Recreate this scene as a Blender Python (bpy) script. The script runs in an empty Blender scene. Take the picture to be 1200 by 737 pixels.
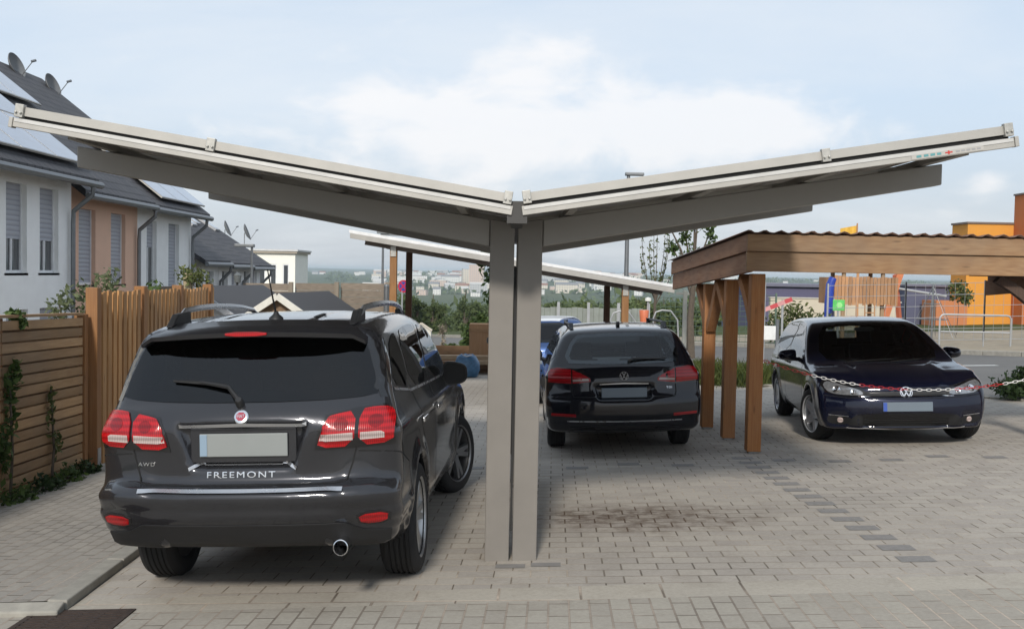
import bpy, bmesh, math, random
import numpy as np
from mathutils import Vector, Matrix, Euler
from mathutils.geometry import delaunay_2d_cdt
random.seed(7); RNG = np.random.default_rng(11)
R = math.radians
scn = bpy.context.scene
COL = scn.collection

# ------------------------------------------------------------------ site
SX, SY = .0387, -.0252           # the whole site falls gently away and to one side
CAM_H = 1.8026
FPX = 1230.0                      # focal length in units of a 1200 wide picture
def gz(x, y):
    return SX * x + SY * y
GN = Vector((-SX, -SY, 1)).normalized()

def on_ground(o, x, y, heading=0.0, dz=0.0):
    """stand an object on the sloping site: z axis = ground normal, y axis = heading (degrees towards +x)"""
    f = Vector((math.sin(R(heading)), math.cos(R(heading)), 0))
    f = (f - GN * f.dot(GN)).normalized()
    r = f.cross(GN).normalized()
    m = Matrix((r, f, GN)).transposed().to_4x4()
    o.matrix_world = Matrix.Translation((x, y, gz(x, y) + dz)) @ m

def tag(o, label=None, cat=None, group=None, kind=None):
    if label: o['label'] = label
    if cat: o['category'] = cat
    if group: o['group'] = group
    if kind: o['kind'] = kind
    return o

def thing(name, label, cat, loc=(0, 0, 0), rz=0.0, group=None):
    o = bpy.data.objects.new(name, None)
    COL.objects.link(o)
    o.empty_display_size = .1
    o.location = loc
    o.rotation_euler = (0, 0, R(rz))
    return tag(o, label, cat, group)

def copy_tree(o, parent=None):
    c = o.copy()
    COL.objects.link(c)
    if parent is not None:
        c.parent = parent
        c.matrix_parent_inverse = o.matrix_parent_inverse.copy()
    for ch in list(o.children):
        copy_tree(ch, c)
    return c

# ------------------------------------------------------------------ mesh builder
class MB:
    def __init__(s):
        s.v = []; s.f = []
    def add(s, vs, fs):
        n = len(s.v)
        s.v.extend(tuple(map(float, p)) for p in vs)
        s.f.extend(tuple(i + n for i in f) for f in fs)
        return s
    def hexa(s, p):      # 4 bottom (ccw from above), 4 top
        return s.add(p, [(3, 2, 1, 0), (4, 5, 6, 7), (0, 1, 5, 4), (1, 2, 6, 5), (2, 3, 7, 6), (3, 0, 4, 7)])
    def box(s, x0, x1, y0, y1, z0, z1, M=None):
        p = [(x0, y0, z0), (x1, y0, z0), (x1, y1, z0), (x0, y1, z0), (x0, y0, z1), (x1, y0, z1), (x1, y1, z1), (x0, y1, z1)]
        if M is not None: p = [tuple(M @ Vector(q)) for q in p]
        return s.hexa(p)
    def beam(s, a, b, w, h, up=(0, 0, 1)):
        """box along a->b, width w sideways, height h along up"""
        a = Vector(a); b = Vector(b); d = (b - a).normalized(); u = Vector(up)
        r = d.cross(u).normalized(); u = r.cross(d).normalized()
        p = []
        for q in (-1, 1):
            for (e, k) in ((a, -1), (a, 1), (b, 1), (b, -1)):
                p.append(e + r * (k * w / 2) + u * (q * h / 2))
        return s.add(p, [(0, 1, 2, 3)[::-1], (4, 5, 6, 7), (0, 1, 5, 4), (1, 2, 6, 5), (2, 3, 7, 6), (3, 0, 4, 7)])
    def tube(s, path, r, n=8, cap=True):
        path = [Vector(p) for p in path]
        rs = r if isinstance(r, (list, tuple)) else [r] * len(path)
        vs = []; fs = []
        d0 = (path[1] - path[0]).normalized()
        ref = Vector((0, 0, 1)) if abs(d0.z) < .9 else Vector((1, 0, 0))
        for i, p in enumerate(path):
            a = path[max(i - 1, 0)]; b = path[min(i + 1, len(path) - 1)]
            d = (b - a)
            d = d.normalized() if d.length > 1e-9 else d0
            u = (ref - d * ref.dot(d))
            u = u.normalized() if u.length > 1e-6 else d.orthogonal().normalized()
            ref = u
            w = d.cross(u)
            for k in range(n):
                t = 2 * math.pi * k / n
                vs.append(p + (u * math.cos(t) + w * math.sin(t)) * rs[i])
        for i in range(len(path) - 1):
            for k in range(n):
                k2 = (k + 1) % n
                fs.append((i * n + k, i * n + k2, (i + 1) * n + k2, (i + 1) * n + k))
        if cap:
            fs.append(tuple(range(n))[::-1])
            fs.append(tuple((len(path) - 1) * n + k for k in range(n)))
        return s.add(vs, fs)
    def lathe(s, prof, n=24, M=None, closed=False):
        """prof: (r, h) pairs, axis z"""
        vs = []; fs = []
        for (r, h) in prof:
            for k in range(n):
                t = 2 * math.pi * k / n
                q = Vector((r * math.cos(t), r * math.sin(t), h))
                vs.append(M @ q if M is not None else q)
        m = len(prof)
        for i in range(m if closed else m - 1):
            j = (i + 1) % m
            for k in range(n):
                k2 = (k + 1) % n
                fs.append((i * n + k, i * n + k2, j * n + k2, j * n + k))
        return s.add(vs, fs)
    def prism(s, poly, a, b, fn):
        """2D polygon poly extruded from a to b; fn(u, v, w) -> point"""
        n = len(poly)
        vs = [fn(u, v, a) for u, v in poly] + [fn(u, v, b) for u, v in poly]
        fs = [tuple(range(n))[::-1], tuple(range(n, 2 * n))]
        fs += [(i, (i + 1) % n, n + (i + 1) % n, n + i) for i in range(n)]
        return s.add(vs, fs)
    def build(s, name, mat, parent=None, bevel=0, smooth=False, segs=2, fix=True):
        me = bpy.data.meshes.new(name)
        me.from_pydata(s.v, [], s.f)
        if fix:
            bm = bmesh.new(); bm.from_mesh(me)
            bmesh.ops.recalc_face_normals(bm, faces=bm.faces)
            bm.to_mesh(me); bm.free()
        me.update()
        if smooth:
            me.polygons.foreach_set('use_smooth', [True] * len(me.polygons))
            if smooth != 'all':
                try: me.set_sharp_from_angle(angle=R(38))
                except Exception: pass
        o = bpy.data.objects.new(name, me)
        COL.objects.link(o)
        if mat is not None: me.materials.append(mat)
        if parent is not None: o.parent = parent
        if bevel:
            m = o.modifiers.new('edge', 'BEVEL'); m.width = bevel; m.segments = segs; m.limit_method = 'ANGLE'; m.angle_limit = R(40)
        return o

def sheet(name, pts_grid, mat, kind='structure', label=None):
    """grid of points (rows of equal length) as a smooth sheet"""
    ny = len(pts_grid); nx = len(pts_grid[0])
    b = MB()
    vs = [p for row in pts_grid for p in row]
    fs = [(j * nx + i, j * nx + i + 1, (j + 1) * nx + i + 1, (j + 1) * nx + i) for j in range(ny - 1) for i in range(nx - 1)]
    b.add(vs, fs)
    o = b.build(name, mat, smooth='all')
    return tag(o, label, None, None, kind)

def chaikin(p, it=2, closed=True):
    p = [np.array(q, float) for q in p]
    for _ in range(it):
        n = len(p); o = []
        rng = range(n) if closed else range(n - 1)
        if not closed: o.append(p[0])
        for i in rng:
            a = p[i]; b = p[(i + 1) % n]
            o.append(a * .75 + b * .25); o.append(a * .25 + b * .75)
        if not closed: o.append(p[-1])
        p = o
    return p

# ------------------------------------------------------------------ materials
class NT:
    def __init__(s, name):
        m = bpy.data.materials.new(name); m.use_nodes = True
        s.m = m; s.t = m.node_tree; s.n = s.t.nodes; s.l = s.t.links
        s.b = s.n['Principled BSDF']; s.out = s.n['Material Output']
    def node(s, kind, **kw):
        n = s.n.new('ShaderNode' + kind)
        for k, v in kw.items(): setattr(n, k, v)
        return n
    def link(s, a, b): s.l.new(a, b)
    def set(s, **kw):
        for k, v in kw.items():
            k = {'base': 'Base Color', 'rough': 'Roughness', 'metal': 'Metallic', 'coat': 'Coat Weight', 'coatr': 'Coat Roughness', 'spec': 'Specular IOR Level', 'sss': 'Subsurface Weight'}.get(k, k)
            s.b.inputs[k].default_value = (*v, 1) if isinstance(v, tuple) and len(v) == 3 else v
        return s
    def coord(s, which='Object', scale=(1, 1, 1), rot=(0, 0, 0)):
        c = s.node('TexCoord'); mp = s.node('Mapping')
        mp.inputs['Scale'].default_value = scale; mp.inputs['Rotation'].default_value = rot
        s.link(c.outputs[which], mp.inputs['Vector'])
        return mp.outputs['Vector']
    def noise(s, vec, scale=5, detail=4, rough=.55):
        n = s.node('TexNoise'); n.inputs['Scale'].default_value = scale; n.inputs['Detail'].default_value = detail; n.inputs['Roughness'].default_value = rough
        s.link(vec, n.inputs['Vector'])
        return n.outputs['Fac']
    def ramp(s, fac, stops):
        r = s.node('ValToRGB'); e = r.color_ramp.elements
        while len(e) < len(stops): e.new(.5)
        for k, (p, c) in enumerate(stops):
            e[k].position = p; e[k].color = (*c, 1) if len(c) == 3 else c
        s.link(fac, r.inputs['Fac'])
        return r.outputs['Color']
    def mix(s, fac, a, b, mode='MIX'):
        n = s.node('Mix', data_type='RGBA', blend_type=mode)
        for sock, v in ((n.inputs['Factor'], fac), (n.inputs[6], a), (n.inputs[7], b)):
            if hasattr(v, 'is_output'): s.link(v, sock)
            elif isinstance(v, tuple): sock.default_value = (*v, 1) if len(v) == 3 else v
            else: sock.default_value = v
        return n.outputs[2]
    def math(s, op, a, b=None, clamp=False):
        n = s.node('Math', operation=op); n.use_clamp = clamp
        for sock, v in ((n.inputs[0], a), (n.inputs[1], b)):
            if v is None: continue
            if hasattr(v, 'is_output'): s.link(v, sock)
            else: sock.default_value = v
        return n.outputs[0]
    def bump(s, h, strength=.3, dist=.01):
        n = s.node('Bump'); n.inputs['Strength'].default_value = strength; n.inputs['Distance'].default_value = dist
        s.link(h, n.inputs['Height']); s.link(n.outputs['Normal'], s.b.inputs['Normal'])
    def base(s, c): s.link(c, s.b.inputs['Base Color'])
    def rough(s, c): s.link(c, s.b.inputs['Roughness'])

def plain(name, c, rough=.5, metal=0, var=.12, scale=6, bump=0, coat=0, spec=.5):
    """a surface with slight mottling in colour and gloss"""
    t = NT(name); t.set(rough=rough, metal=metal, coat=coat, spec=spec)
    v = t.coord(); n = t.noise(v, scale, 5, .6)
    t.base(t.ramp(n, [(.25, tuple(k * (1 - var) for k in c)), (.75, tuple(min(1, k * (1 + var)) for k in c))]))
    t.rough(t.ramp(n, [(.2, (max(.02, rough * .85),) * 3), (.8, (min(1, rough * 1.15),) * 3)]))
    if bump: t.bump(t.noise(v, scale * 12, 3), bump, .004)
    return t.m

def lens(name, c, rough=.18):
    """moulded lamp plastic: fine vertical ribs, uneven depth of colour"""
    t = NT(name); t.set(rough=rough, coat=.4, coatr=.05, spec=.4)
    v = t.coord(); w = t.node('TexWave'); w.bands_direction = 'X'; w.inputs['Scale'].default_value = 26; w.inputs['Distortion'].default_value = .2; t.link(v, w.inputs['Vector'])
    h = t.node('TexWave'); h.bands_direction = 'Z'; h.inputs['Scale'].default_value = 9; t.link(v, h.inputs['Vector'])
    f = t.math('ADD', t.math('MULTIPLY', w.outputs['Fac'], .45), t.math('MULTIPLY', h.outputs['Fac'], .55))
    t.base(t.ramp(f, [(.15, tuple(k * .55 for k in c)), (.85, tuple(min(1, k * 1.25) for k in c))]))
    t.bump(w.outputs['Fac'], .25, .003)
    return t.m

def paint(name, c, flake=.3, rough=.35, dirt=.05):
    t = NT(name); t.set(metal=flake, rough=rough, coat=1.0, coatr=.04, spec=.05)
    v = t.coord(); n = t.noise(v, 2.2, 6, .65)
    t.base(t.mix(t.ramp(n, [(.35, (0, 0, 0)), (.8, (dirt * 4,) * 3)]), c, (.12, .11, .10)))
    z = t.noise(v, 9, 4)
    t.link(t.ramp(z, [(.3, (.03,) * 3), (.8, (.10,) * 3)]), t.b.inputs['Coat Roughness'])
    return t.m

def glass(name, tint, rough=.0, refl=1.45):
    t = NT(name); t.n.remove(t.b)
    tr = t.node('BsdfTransparent'); tr.inputs['Color'].default_value = (*tint, 1)
    gl = t.node('BsdfGlossy'); gl.inputs['Roughness'].default_value = max(rough, .01); gl.inputs['Color'].default_value = (.95, .97, 1, 1)
    fr = t.node('Fresnel'); fr.inputs['IOR'].default_value = refl
    mx = t.node('MixShader')
    t.link(fr.outputs[0], mx.inputs[0]); t.link(tr.outputs[0], mx.inputs[1]); t.link(gl.outputs[0], mx.inputs[2])
    t.link(mx.outputs[0], t.out.inputs['Surface'])
    return t.m

def wood(name, c1, c2, axis='X', rough=.75, grey=.0):
    """boards: grain stretched along one axis, each separate board its own tone"""
    t = NT(name); t.set(rough=rough, spec=.3)
    sc = {'X': (1.2, 14, 14), 'Y': (14, 1.2, 14), 'Z': (14, 14, 1.2)}[axis]
    v = t.coord('Object', sc)
    n = t.noise(v, 2.4, 6, .65)
    g = t.node('NewGeometry')
    w = t.node('TexWave'); w.inputs['Scale'].default_value = .9; w.inputs['Distortion'].default_value = 9; w.inputs['Detail'].default_value = 3
    t.link(v, w.inputs['Vector'])
    f = t.math('ADD', t.math('MULTIPLY', n, .85), t.math('MULTIPLY', w.outputs['Fac'], .15))
    col = t.ramp(f, [(.25, c1), (.75, c2)])
    # knots
    vk = t.node('TexVoronoi'); vk.inputs['Scale'].default_value = 1.0
    sk = {'X': (2.2, 9, 9), 'Y': (9, 2.2, 9), 'Z': (9, 9, 2.2)}[axis]
    t.link(t.coord('Object', sk), vk.inputs['Vector'])
    col = t.mix(t.ramp(vk.outputs['Distance'], [(.06, (.55,) * 3), (.15, (0, 0, 0))]), col, tuple(k * .35 for k in c1))
    hs = t.node('HueSaturation'); t.link(col, hs.inputs['Color'])
    ri = g.outputs['Random Per Island']
    t.link(t.math('ADD', t.math('MULTIPLY', ri, .5), .75), hs.inputs['Value'])
    big = t.noise(t.coord('Object'), 1.1, 4)
    col = t.mix(t.ramp(big, [(.4, (0, 0, 0)), (.75, (.35 + grey,) * 3)]), hs.outputs['Color'], (.17, .145, .12))
    t.base(col); t.bump(f, .25, .004)
    return t.m

def foliage(name, dark, light, rough=.6):
    t = NT(name); t.set(rough=rough, spec=.25)
    g = t.node('NewGeometry')
    n = t.noise(t.coord('Object'), 1.3, 3)
    f = t.math('ADD', t.math('MULTIPLY', g.outputs['Random Per Island'], .55), t.math('MULTIPLY', n, .5))
    col = t.ramp(f, [(.2, dark), (.85, light)])
    t.base(col)
    tl = t.node('BsdfTranslucent'); t.link(col, tl.inputs['Color'])
    mx = t.node('MixShader'); mx.inputs[0].default_value = .3
    t.link(t.b.outputs[0], mx.inputs[1]); t.link(tl.outputs[0], mx.inputs[2]); t.link(mx.outputs[0], t.out.inputs['Surface'])
    return t.m

def pavers(name, bw, bh, c1, c2, joint, rot=0.0, joint_w=.010, stain=None, moss=.0):
    t = NT(name); t.set(rough=.85, spec=.3)
    v = t.coord('Object', (1, 1, 1), (0, 0, R(rot)))
    br = t.node('TexBrick'); br.offset = .5; br.squash = 1
    br.inputs['Scale'].default_value = 1; br.inputs['Brick Width'].default_value = bw; br.inputs['Row Height'].default_value = bh
    br.inputs['Mortar Size'].default_value = joint_w; br.inputs['Mortar Smooth'].default_value = .25; br.inputs['Bias'].default_value = 0
    br.inputs['Color1'].default_value = (*c1, 1); br.inputs['Color2'].default_value = (*c2, 1)
    t.link(v, br.inputs['Vector'])
    o = t.coord('Object')
    sp_ = t.node('SeparateXYZ'); t.link(v, sp_.inputs[0])
    row = t.math('FLOOR', t.math('DIVIDE', sp_.outputs[1], bh)); odd = t.math('MODULO', t.math('ABSOLUTE', row), 2)
    ff = t.math('FRACT', t.math('ADD', t.math('DIVIDE', sp_.outputs[0], bw), t.math('MULTIPLY', t.math('SUBTRACT', 1, odd), .5)))
    ff = t.math('ADD', ff, 1.0); ff = t.math('FRACT', ff)
    cross = t.math('GREATER_THAN', t.math('ABSOLUTE', t.math('SUBTRACT', ff, .5)), .5 - .6 * joint_w / bw)
    n1 = t.noise(o, .55, 6, .62); n2 = t.noise(o, 38, 3, .7); n3 = t.noise(o, 3.1, 5, .7)
    # joints are filled with pale sand in places and dark soil elsewhere
    jc = t.ramp(n1, [(.38, joint), (.62, tuple(min(1, k * 2.6) for k in joint))])
    col = t.mix(br.outputs['Fac'], br.outputs['Color'], jc)
    # cross joints have lost their sand here and there and read as dark dashes
    nd = t.ramp(t.noise(o, 2.6, 3, .6), [(.40, (0, 0, 0)), (.58, (.85,) * 3)])
    col = t.mix(t.math('MULTIPLY', cross, nd), col, tuple(k * .38 for k in joint))
    col = t.mix(t.ramp(n1, [(.3, (.16,) * 3), (.5, (0, 0, 0))]), col, tuple(k * .6 for k in c1))
    col = t.mix(t.ramp(n3, [(.5, (0, 0, 0)), (.8, (.35,) * 3)]), col, (.20, .165, .125))
    col = t.mix(.5, col, t.ramp(n2, [(.2, (.55,) * 3), (.8, (1, 1, 1))]), 'MULTIPLY')
    for st in (stain or []):
        (cx, cy, rx, ry, amt, sc) = st
        mp = t.node('Mapping'); tc = t.node('TexCoord'); mp.vector_type = 'POINT'
        t.link(tc.outputs['Object'], mp.inputs['Vector'])
        mp.inputs['Scale'].default_value = (1 / rx, 1 / ry, 0); mp.inputs['Location'].default_value = (-cx / rx, -cy / ry, 0)
        ln = t.node('VectorMath', operation='LENGTH'); t.link(mp.outputs['Vector'], ln.inputs[0])
        e = t.math('SUBTRACT', t.math('SUBTRACT', 1.42, ln.outputs['Value']), t.math('MULTIPLY', t.noise(o, 2.6, 5, .7), 1.1))
        e = t.math('MULTIPLY', t.math('MULTIPLY', e, 2.5, True), amt, True)
        # the damp dirt keeps mostly to the joints
        j = t.math('ADD', t.math('MULTIPLY', t.math('MAXIMUM', br.outputs['Fac'], cross), .8), t.ramp(t.noise(o, 7, 4, .7), [(.42, (.12,) * 3), (.62, (.62,) * 3)]), True)
        col = t.mix(t.math('MULTIPLY', e, j), col, sc)
    t.base(col)
    h = t.math('SUBTRACT', t.math('MULTIPLY', n2, .25), br.outputs['Fac'])
    t.bump(h, .5, .006)
    return t.m
# ================================================================== car bodies
# A body is an implicit solid: its side silhouette rolled round its plan shape; trim pieces are cut to outline and laid on it.
def smax(a, b, k):
    h = np.maximum(k - np.abs(a - b), 0) / k
    return np.maximum(a, b) + h * h * k * .25

class Body:
    def __init__(s, sil, W, hw, rear=(.10, 2.6), front=(.22, 2.4), crown=.045, k=.09, wheels=(), arch=.40, ymid=1.4, feats=(), taper=(.0, .0), its=2):
        poly = np.array(chaikin(sil, its))
        s.W = W; s.hw = hw; s.rc = rear; s.fc = front; s.crown = crown; s.k = k; s.wheels = wheels; s.arch = arch
        s.ymid = ymid; s.feats = list(feats); s.taper = taper
        s.y0, s.z0 = poly.min(0) - .35; s.y1, s.z1 = poly.max(0) + .35
        s.ymin, s.zmin = poly.min(0); s.ymax, s.zmax = poly.max(0)
        h = s.h = .0125
        ys = np.arange(s.y0, s.y1, h); zs = np.arange(s.z0, s.z1, h)
        Y, Z = np.meshgrid(ys, zs, indexing='ij')
        d2 = np.full(Y.shape, 1e9); ins = np.zeros(Y.shape, bool)
        n = len(poly)
        for i in range(n):
            a = poly[i]; b = poly[(i + 1) % n]; e = b - a
            t = np.clip(((Y - a[0]) * e[0] + (Z - a[1]) * e[1]) / max(e @ e, 1e-12), 0, 1)
            d2 = np.minimum(d2, (Y - a[0] - t * e[0]) ** 2 + (Z - a[1] - t * e[1]) ** 2)
            c = ((a[1] > Z) != (b[1] > Z))
            if abs(e[1]) > 1e-12:
                ins ^= c & (Y < a[0] + (Z - a[1]) / e[1] * e[0])
        s.S = np.where(ins, -np.sqrt(d2), np.sqrt(d2))
        wz = np.array([p[0] for p in W]); ww = np.array([p[1] for p in W])
        zz = np.linspace(wz[0], wz[-1], 200); wv = np.interp(zz, wz, ww)
        ker = np.hanning(15); ker /= ker.sum()
        wv = np.convolve(np.pad(wv, 7, 'edge'), ker, 'valid')
        s.wz, s.wv = zz, wv
    def sil(s, y, z):
        u = np.clip((y - s.y0) / s.h, 0, s.S.shape[0] - 1.001); v = np.clip((z - s.z0) / s.h, 0, s.S.shape[1] - 1.001)
        i = u.astype(int); j = v.astype(int); u = u - i; v = v - j
        return (s.S[i, j] * (1 - u) * (1 - v) + s.S[i + 1, j] * u * (1 - v) + s.S[i, j + 1] * (1 - u) * v + s.S[i + 1, j + 1] * u * v)
    def __call__(s, x, y, z, arches=True):
        ax = np.abs(x); t = np.clip(ax / s.hw, 0, 1.15)
        wr = np.clip((s.ymid - y) / (s.ymid - s.ymin), 0, 1.1); wf = np.clip((y - s.ymid) / (s.ymax - s.ymid), 0, 1.1)
        ye = y - s.rc[0] * t ** s.rc[1] * wr + s.fc[0] * t ** s.fc[1] * wf
        cz = np.clip((z - .75) / .4, 0, 1)
        ze = z + s.crown * t * t * cz
        side = ax - np.interp(z, s.wz, s.wv) * (1 - s.taper[0] * wr ** 3 - s.taper[1] * wf ** 3)
        f = smax(side, s.sil(ye, ze), s.k)
        for fe in s.feats: f = f + fe(x, y, z)
        if arches:
            for (yw, zw) in s.wheels:
                d = np.hypot(y - yw, z - zw)
                f = np.maximum(f, np.minimum(s.arch - d, ax - .5))
        return f
    def grad(s, P, arches=False, e=.004):
        g = np.zeros_like(P)
        for a in range(3):
            D = np.zeros(3); D[a] = e
            A = P + D; B = P - D
            g[:, a] = (s(*A.T, arches) - s(*B.T, arches)) / (2 * e)
        return g
    def normals(s, P):
        g = s.grad(P); return g / np.maximum(np.linalg.norm(g, axis=1), 1e-9)[:, None]
    def mesh(s, cell=.024):
        lim = s.hw + .06
        nx = int(2 * lim / cell) // 2 * 2 + 1
        xs = np.linspace(-lim, lim, nx); ys = np.arange(s.ymin - .06, s.ymax + .08, cell); zs = np.arange(s.zmin - .06, s.zmax + .08, cell)
        X, Y, Z = np.meshgrid(xs, ys, zs, indexing='ij')
        F = s(X.ravel(), Y.ravel(), Z.ravel()).reshape(X.shape)
        I = F < 0
        c = [I[:-1, :-1, :-1], I[1:, :-1, :-1], I[:-1, 1:, :-1], I[1:, 1:, :-1], I[:-1, :-1, 1:], I[1:, :-1, 1:], I[:-1, 1:, 1:], I[1:, 1:, 1:]]
        cnt = sum(q.astype(np.int8) for q in c)
        act = (cnt > 0) & (cnt < 8)
        idx = np.argwhere(act); nid = np.full(act.shape, -1, int); nid[act] = np.arange(len(idx))
        acc = np.zeros((len(idx), 3)); num = np.zeros(len(idx))
        offs = [(0, 0, 0), (1, 0, 0), (0, 1, 0), (1, 1, 0), (0, 0, 1), (1, 0, 1), (0, 1, 1), (1, 1, 1)]
        val = [F[idx[:, 0] + o[0], idx[:, 1] + o[1], idx[:, 2] + o[2]] for o in offs]
        for (a, b) in [(0, 1), (2, 3), (4, 5), (6, 7), (0, 2), (1, 3), (4, 6), (5, 7), (0, 4), (1, 5), (2, 6), (3, 7)]:
            m = (val[a] < 0) != (val[b] < 0)
            t = val[a] / np.where(m, val[a] - val[b], 1)
            oa = np.array(offs[a]); ob = np.array(offs[b])
            p = oa + (ob - oa) * t[:, None]
            acc[m] += p[m]; num[m] += 1
        step = np.array([xs[1] - xs[0], cell, cell])
        P = np.array([xs[0], ys[0], zs[0]]) + (idx + acc / num[:, None]) * step
        for _ in range(3):
            f = s(*P.T); g = s.grad(P, True)
            d = -(f / np.maximum((g * g).sum(1), .2))[:, None] * g
            l = np.linalg.norm(d, axis=1); d *= np.minimum(1, .006 / np.maximum(l, 1e-9))[:, None]
            P = P + d
        Q = []
        for ax in range(3):
            sl0 = [slice(None)] * 3; sl1 = [slice(None)] * 3
            sl0[ax] = slice(0, -1); sl1[ax] = slice(1, None)
            d = I[tuple(sl0)] != I[tuple(sl1)]
            e = np.argwhere(d)
            b, c2 = [(1, 2), (2, 0), (0, 1)][ax]
            ok = (e[:, b] > 0) & (e[:, c2] > 0) & (e[:, b] < act.shape[b]) & (e[:, c2] < act.shape[c2])
            e = e[ok]
            def at(db, dc):
                k = e.copy(); k[:, b] += db; k[:, c2] += dc
                return nid[k[:, 0], k[:, 1], k[:, 2]]
            q = np.stack([at(-1, -1), at(0, -1), at(0, 0), at(-1, 0)], 1)
            flip = ~I[e[:, 0], e[:, 1], e[:, 2]]
            q[flip] = q[flip][:, ::-1]
            Q.append(q)
        return P, np.concatenate(Q)
    def hit(s, view, uv):
        """first surface point seen from a side: rear/front uv=(x,z), right/left uv=(y,z), top uv=(x,y)"""
        uv = np.asarray(uv, float); n = len(uv)
        lo, hi = {'rear': (s.ymin - .1, 1.4), 'front': (s.ymax + .1, 1.0), 'right': (s.hw + .1, 0), 'left': (-s.hw - .1, 0), 'top': (s.zmax + .1, .2)}[view]
        def pt(w):
            if view in ('rear', 'front'): return np.stack([uv[:, 0], w, uv[:, 1]], 1)
            if view in ('right', 'left'): return np.stack([w, uv[:, 0], uv[:, 1]], 1)
            return np.stack([uv[:, 0], uv[:, 1], w], 1)
        N = 160
        a = np.full(n, lo); b = np.full(n, hi); done = np.zeros(n, bool)
        for i in range(1, N + 1):
            w = np.full(n, lo + (hi - lo) * i / N)
            ins = (s(*pt(w).T, False) < 0) & ~done
            b[ins] = w[ins]; done |= ins
            a[~done] = w[~done]
        for _ in range(22):
            m = (a + b) / 2; ins = s(*pt(m).T, False) < 0
            b = np.where(ins, m, b); a = np.where(ins, a, m)
        P = pt((a + b) / 2)
        if not done.all() and done.any():      # over the edge: nearest good neighbour's depth
            bad = np.where(~done)[0]; good = np.where(done)[0]
            for i in bad:
                j = good[np.argmin(((uv[good] - uv[i]) ** 2).sum(1))]
                P[i] = P[j]
        return P

def fill2d(poly, cell):
    """triangulated interior of a 2D outline, with inner points; returns points, tris, outline order"""
    poly = [np.array(p, float) for p in poly]
    out = []
    n = len(poly)
    for i in range(n):
        a = poly[i]; b = poly[(i + 1) % n]; k = max(1, int(np.linalg.norm(b - a) / cell + .5))
        for j in range(k): out.append(a + (b - a) * j / k)
    out = np.array(out); m = len(out)
    lo = out.min(0); hi = out.max(0)
    gx, gy = np.meshgrid(np.arange(lo[0] + cell * .5, hi[0], cell), np.arange(lo[1] + cell * .5, hi[1], cell), indexing='ij')
    g = np.stack([gx.ravel(), gy.ravel()], 1)
    keep = np.ones(len(g), bool)
    if len(g):
        ins = np.zeros(len(g), bool); d2 = np.full(len(g), 1e9)
        for i in range(m):
            a = out[i]; b = out[(i + 1) % m]; e = b - a
            c = (a[1] > g[:, 1]) != (b[1] > g[:, 1])
            if abs(e[1]) > 1e-12: ins ^= c & (g[:, 0] < a[0] + (g[:, 1] - a[1]) / e[1] * e[0])
            t = np.clip(((g - a) @ e) / max(e @ e, 1e-12), 0, 1)
            d2 = np.minimum(d2, ((g - a - t[:, None] * e) ** 2).sum(1))
        keep = ins & (d2 > (cell * .45) ** 2)
        g = g[keep]
    pts = np.concatenate([out, g]) if len(g) else out
    vv, ee, ff, ov, oe, of = delaunay_2d_cdt([Vector(p) for p in pts], [(i, (i + 1) % m) for i in range(m)], [], 1, 1e-6)
    V = np.array([tuple(v) for v in vv])
    ring = [None] * m
    for k, o_ in enumerate(ov):
        for q in o_:
            if q < m: ring[q] = k
    ring = [r for r in ring if r is not None]
    return V, [tuple(f) for f in ff], ring

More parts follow.
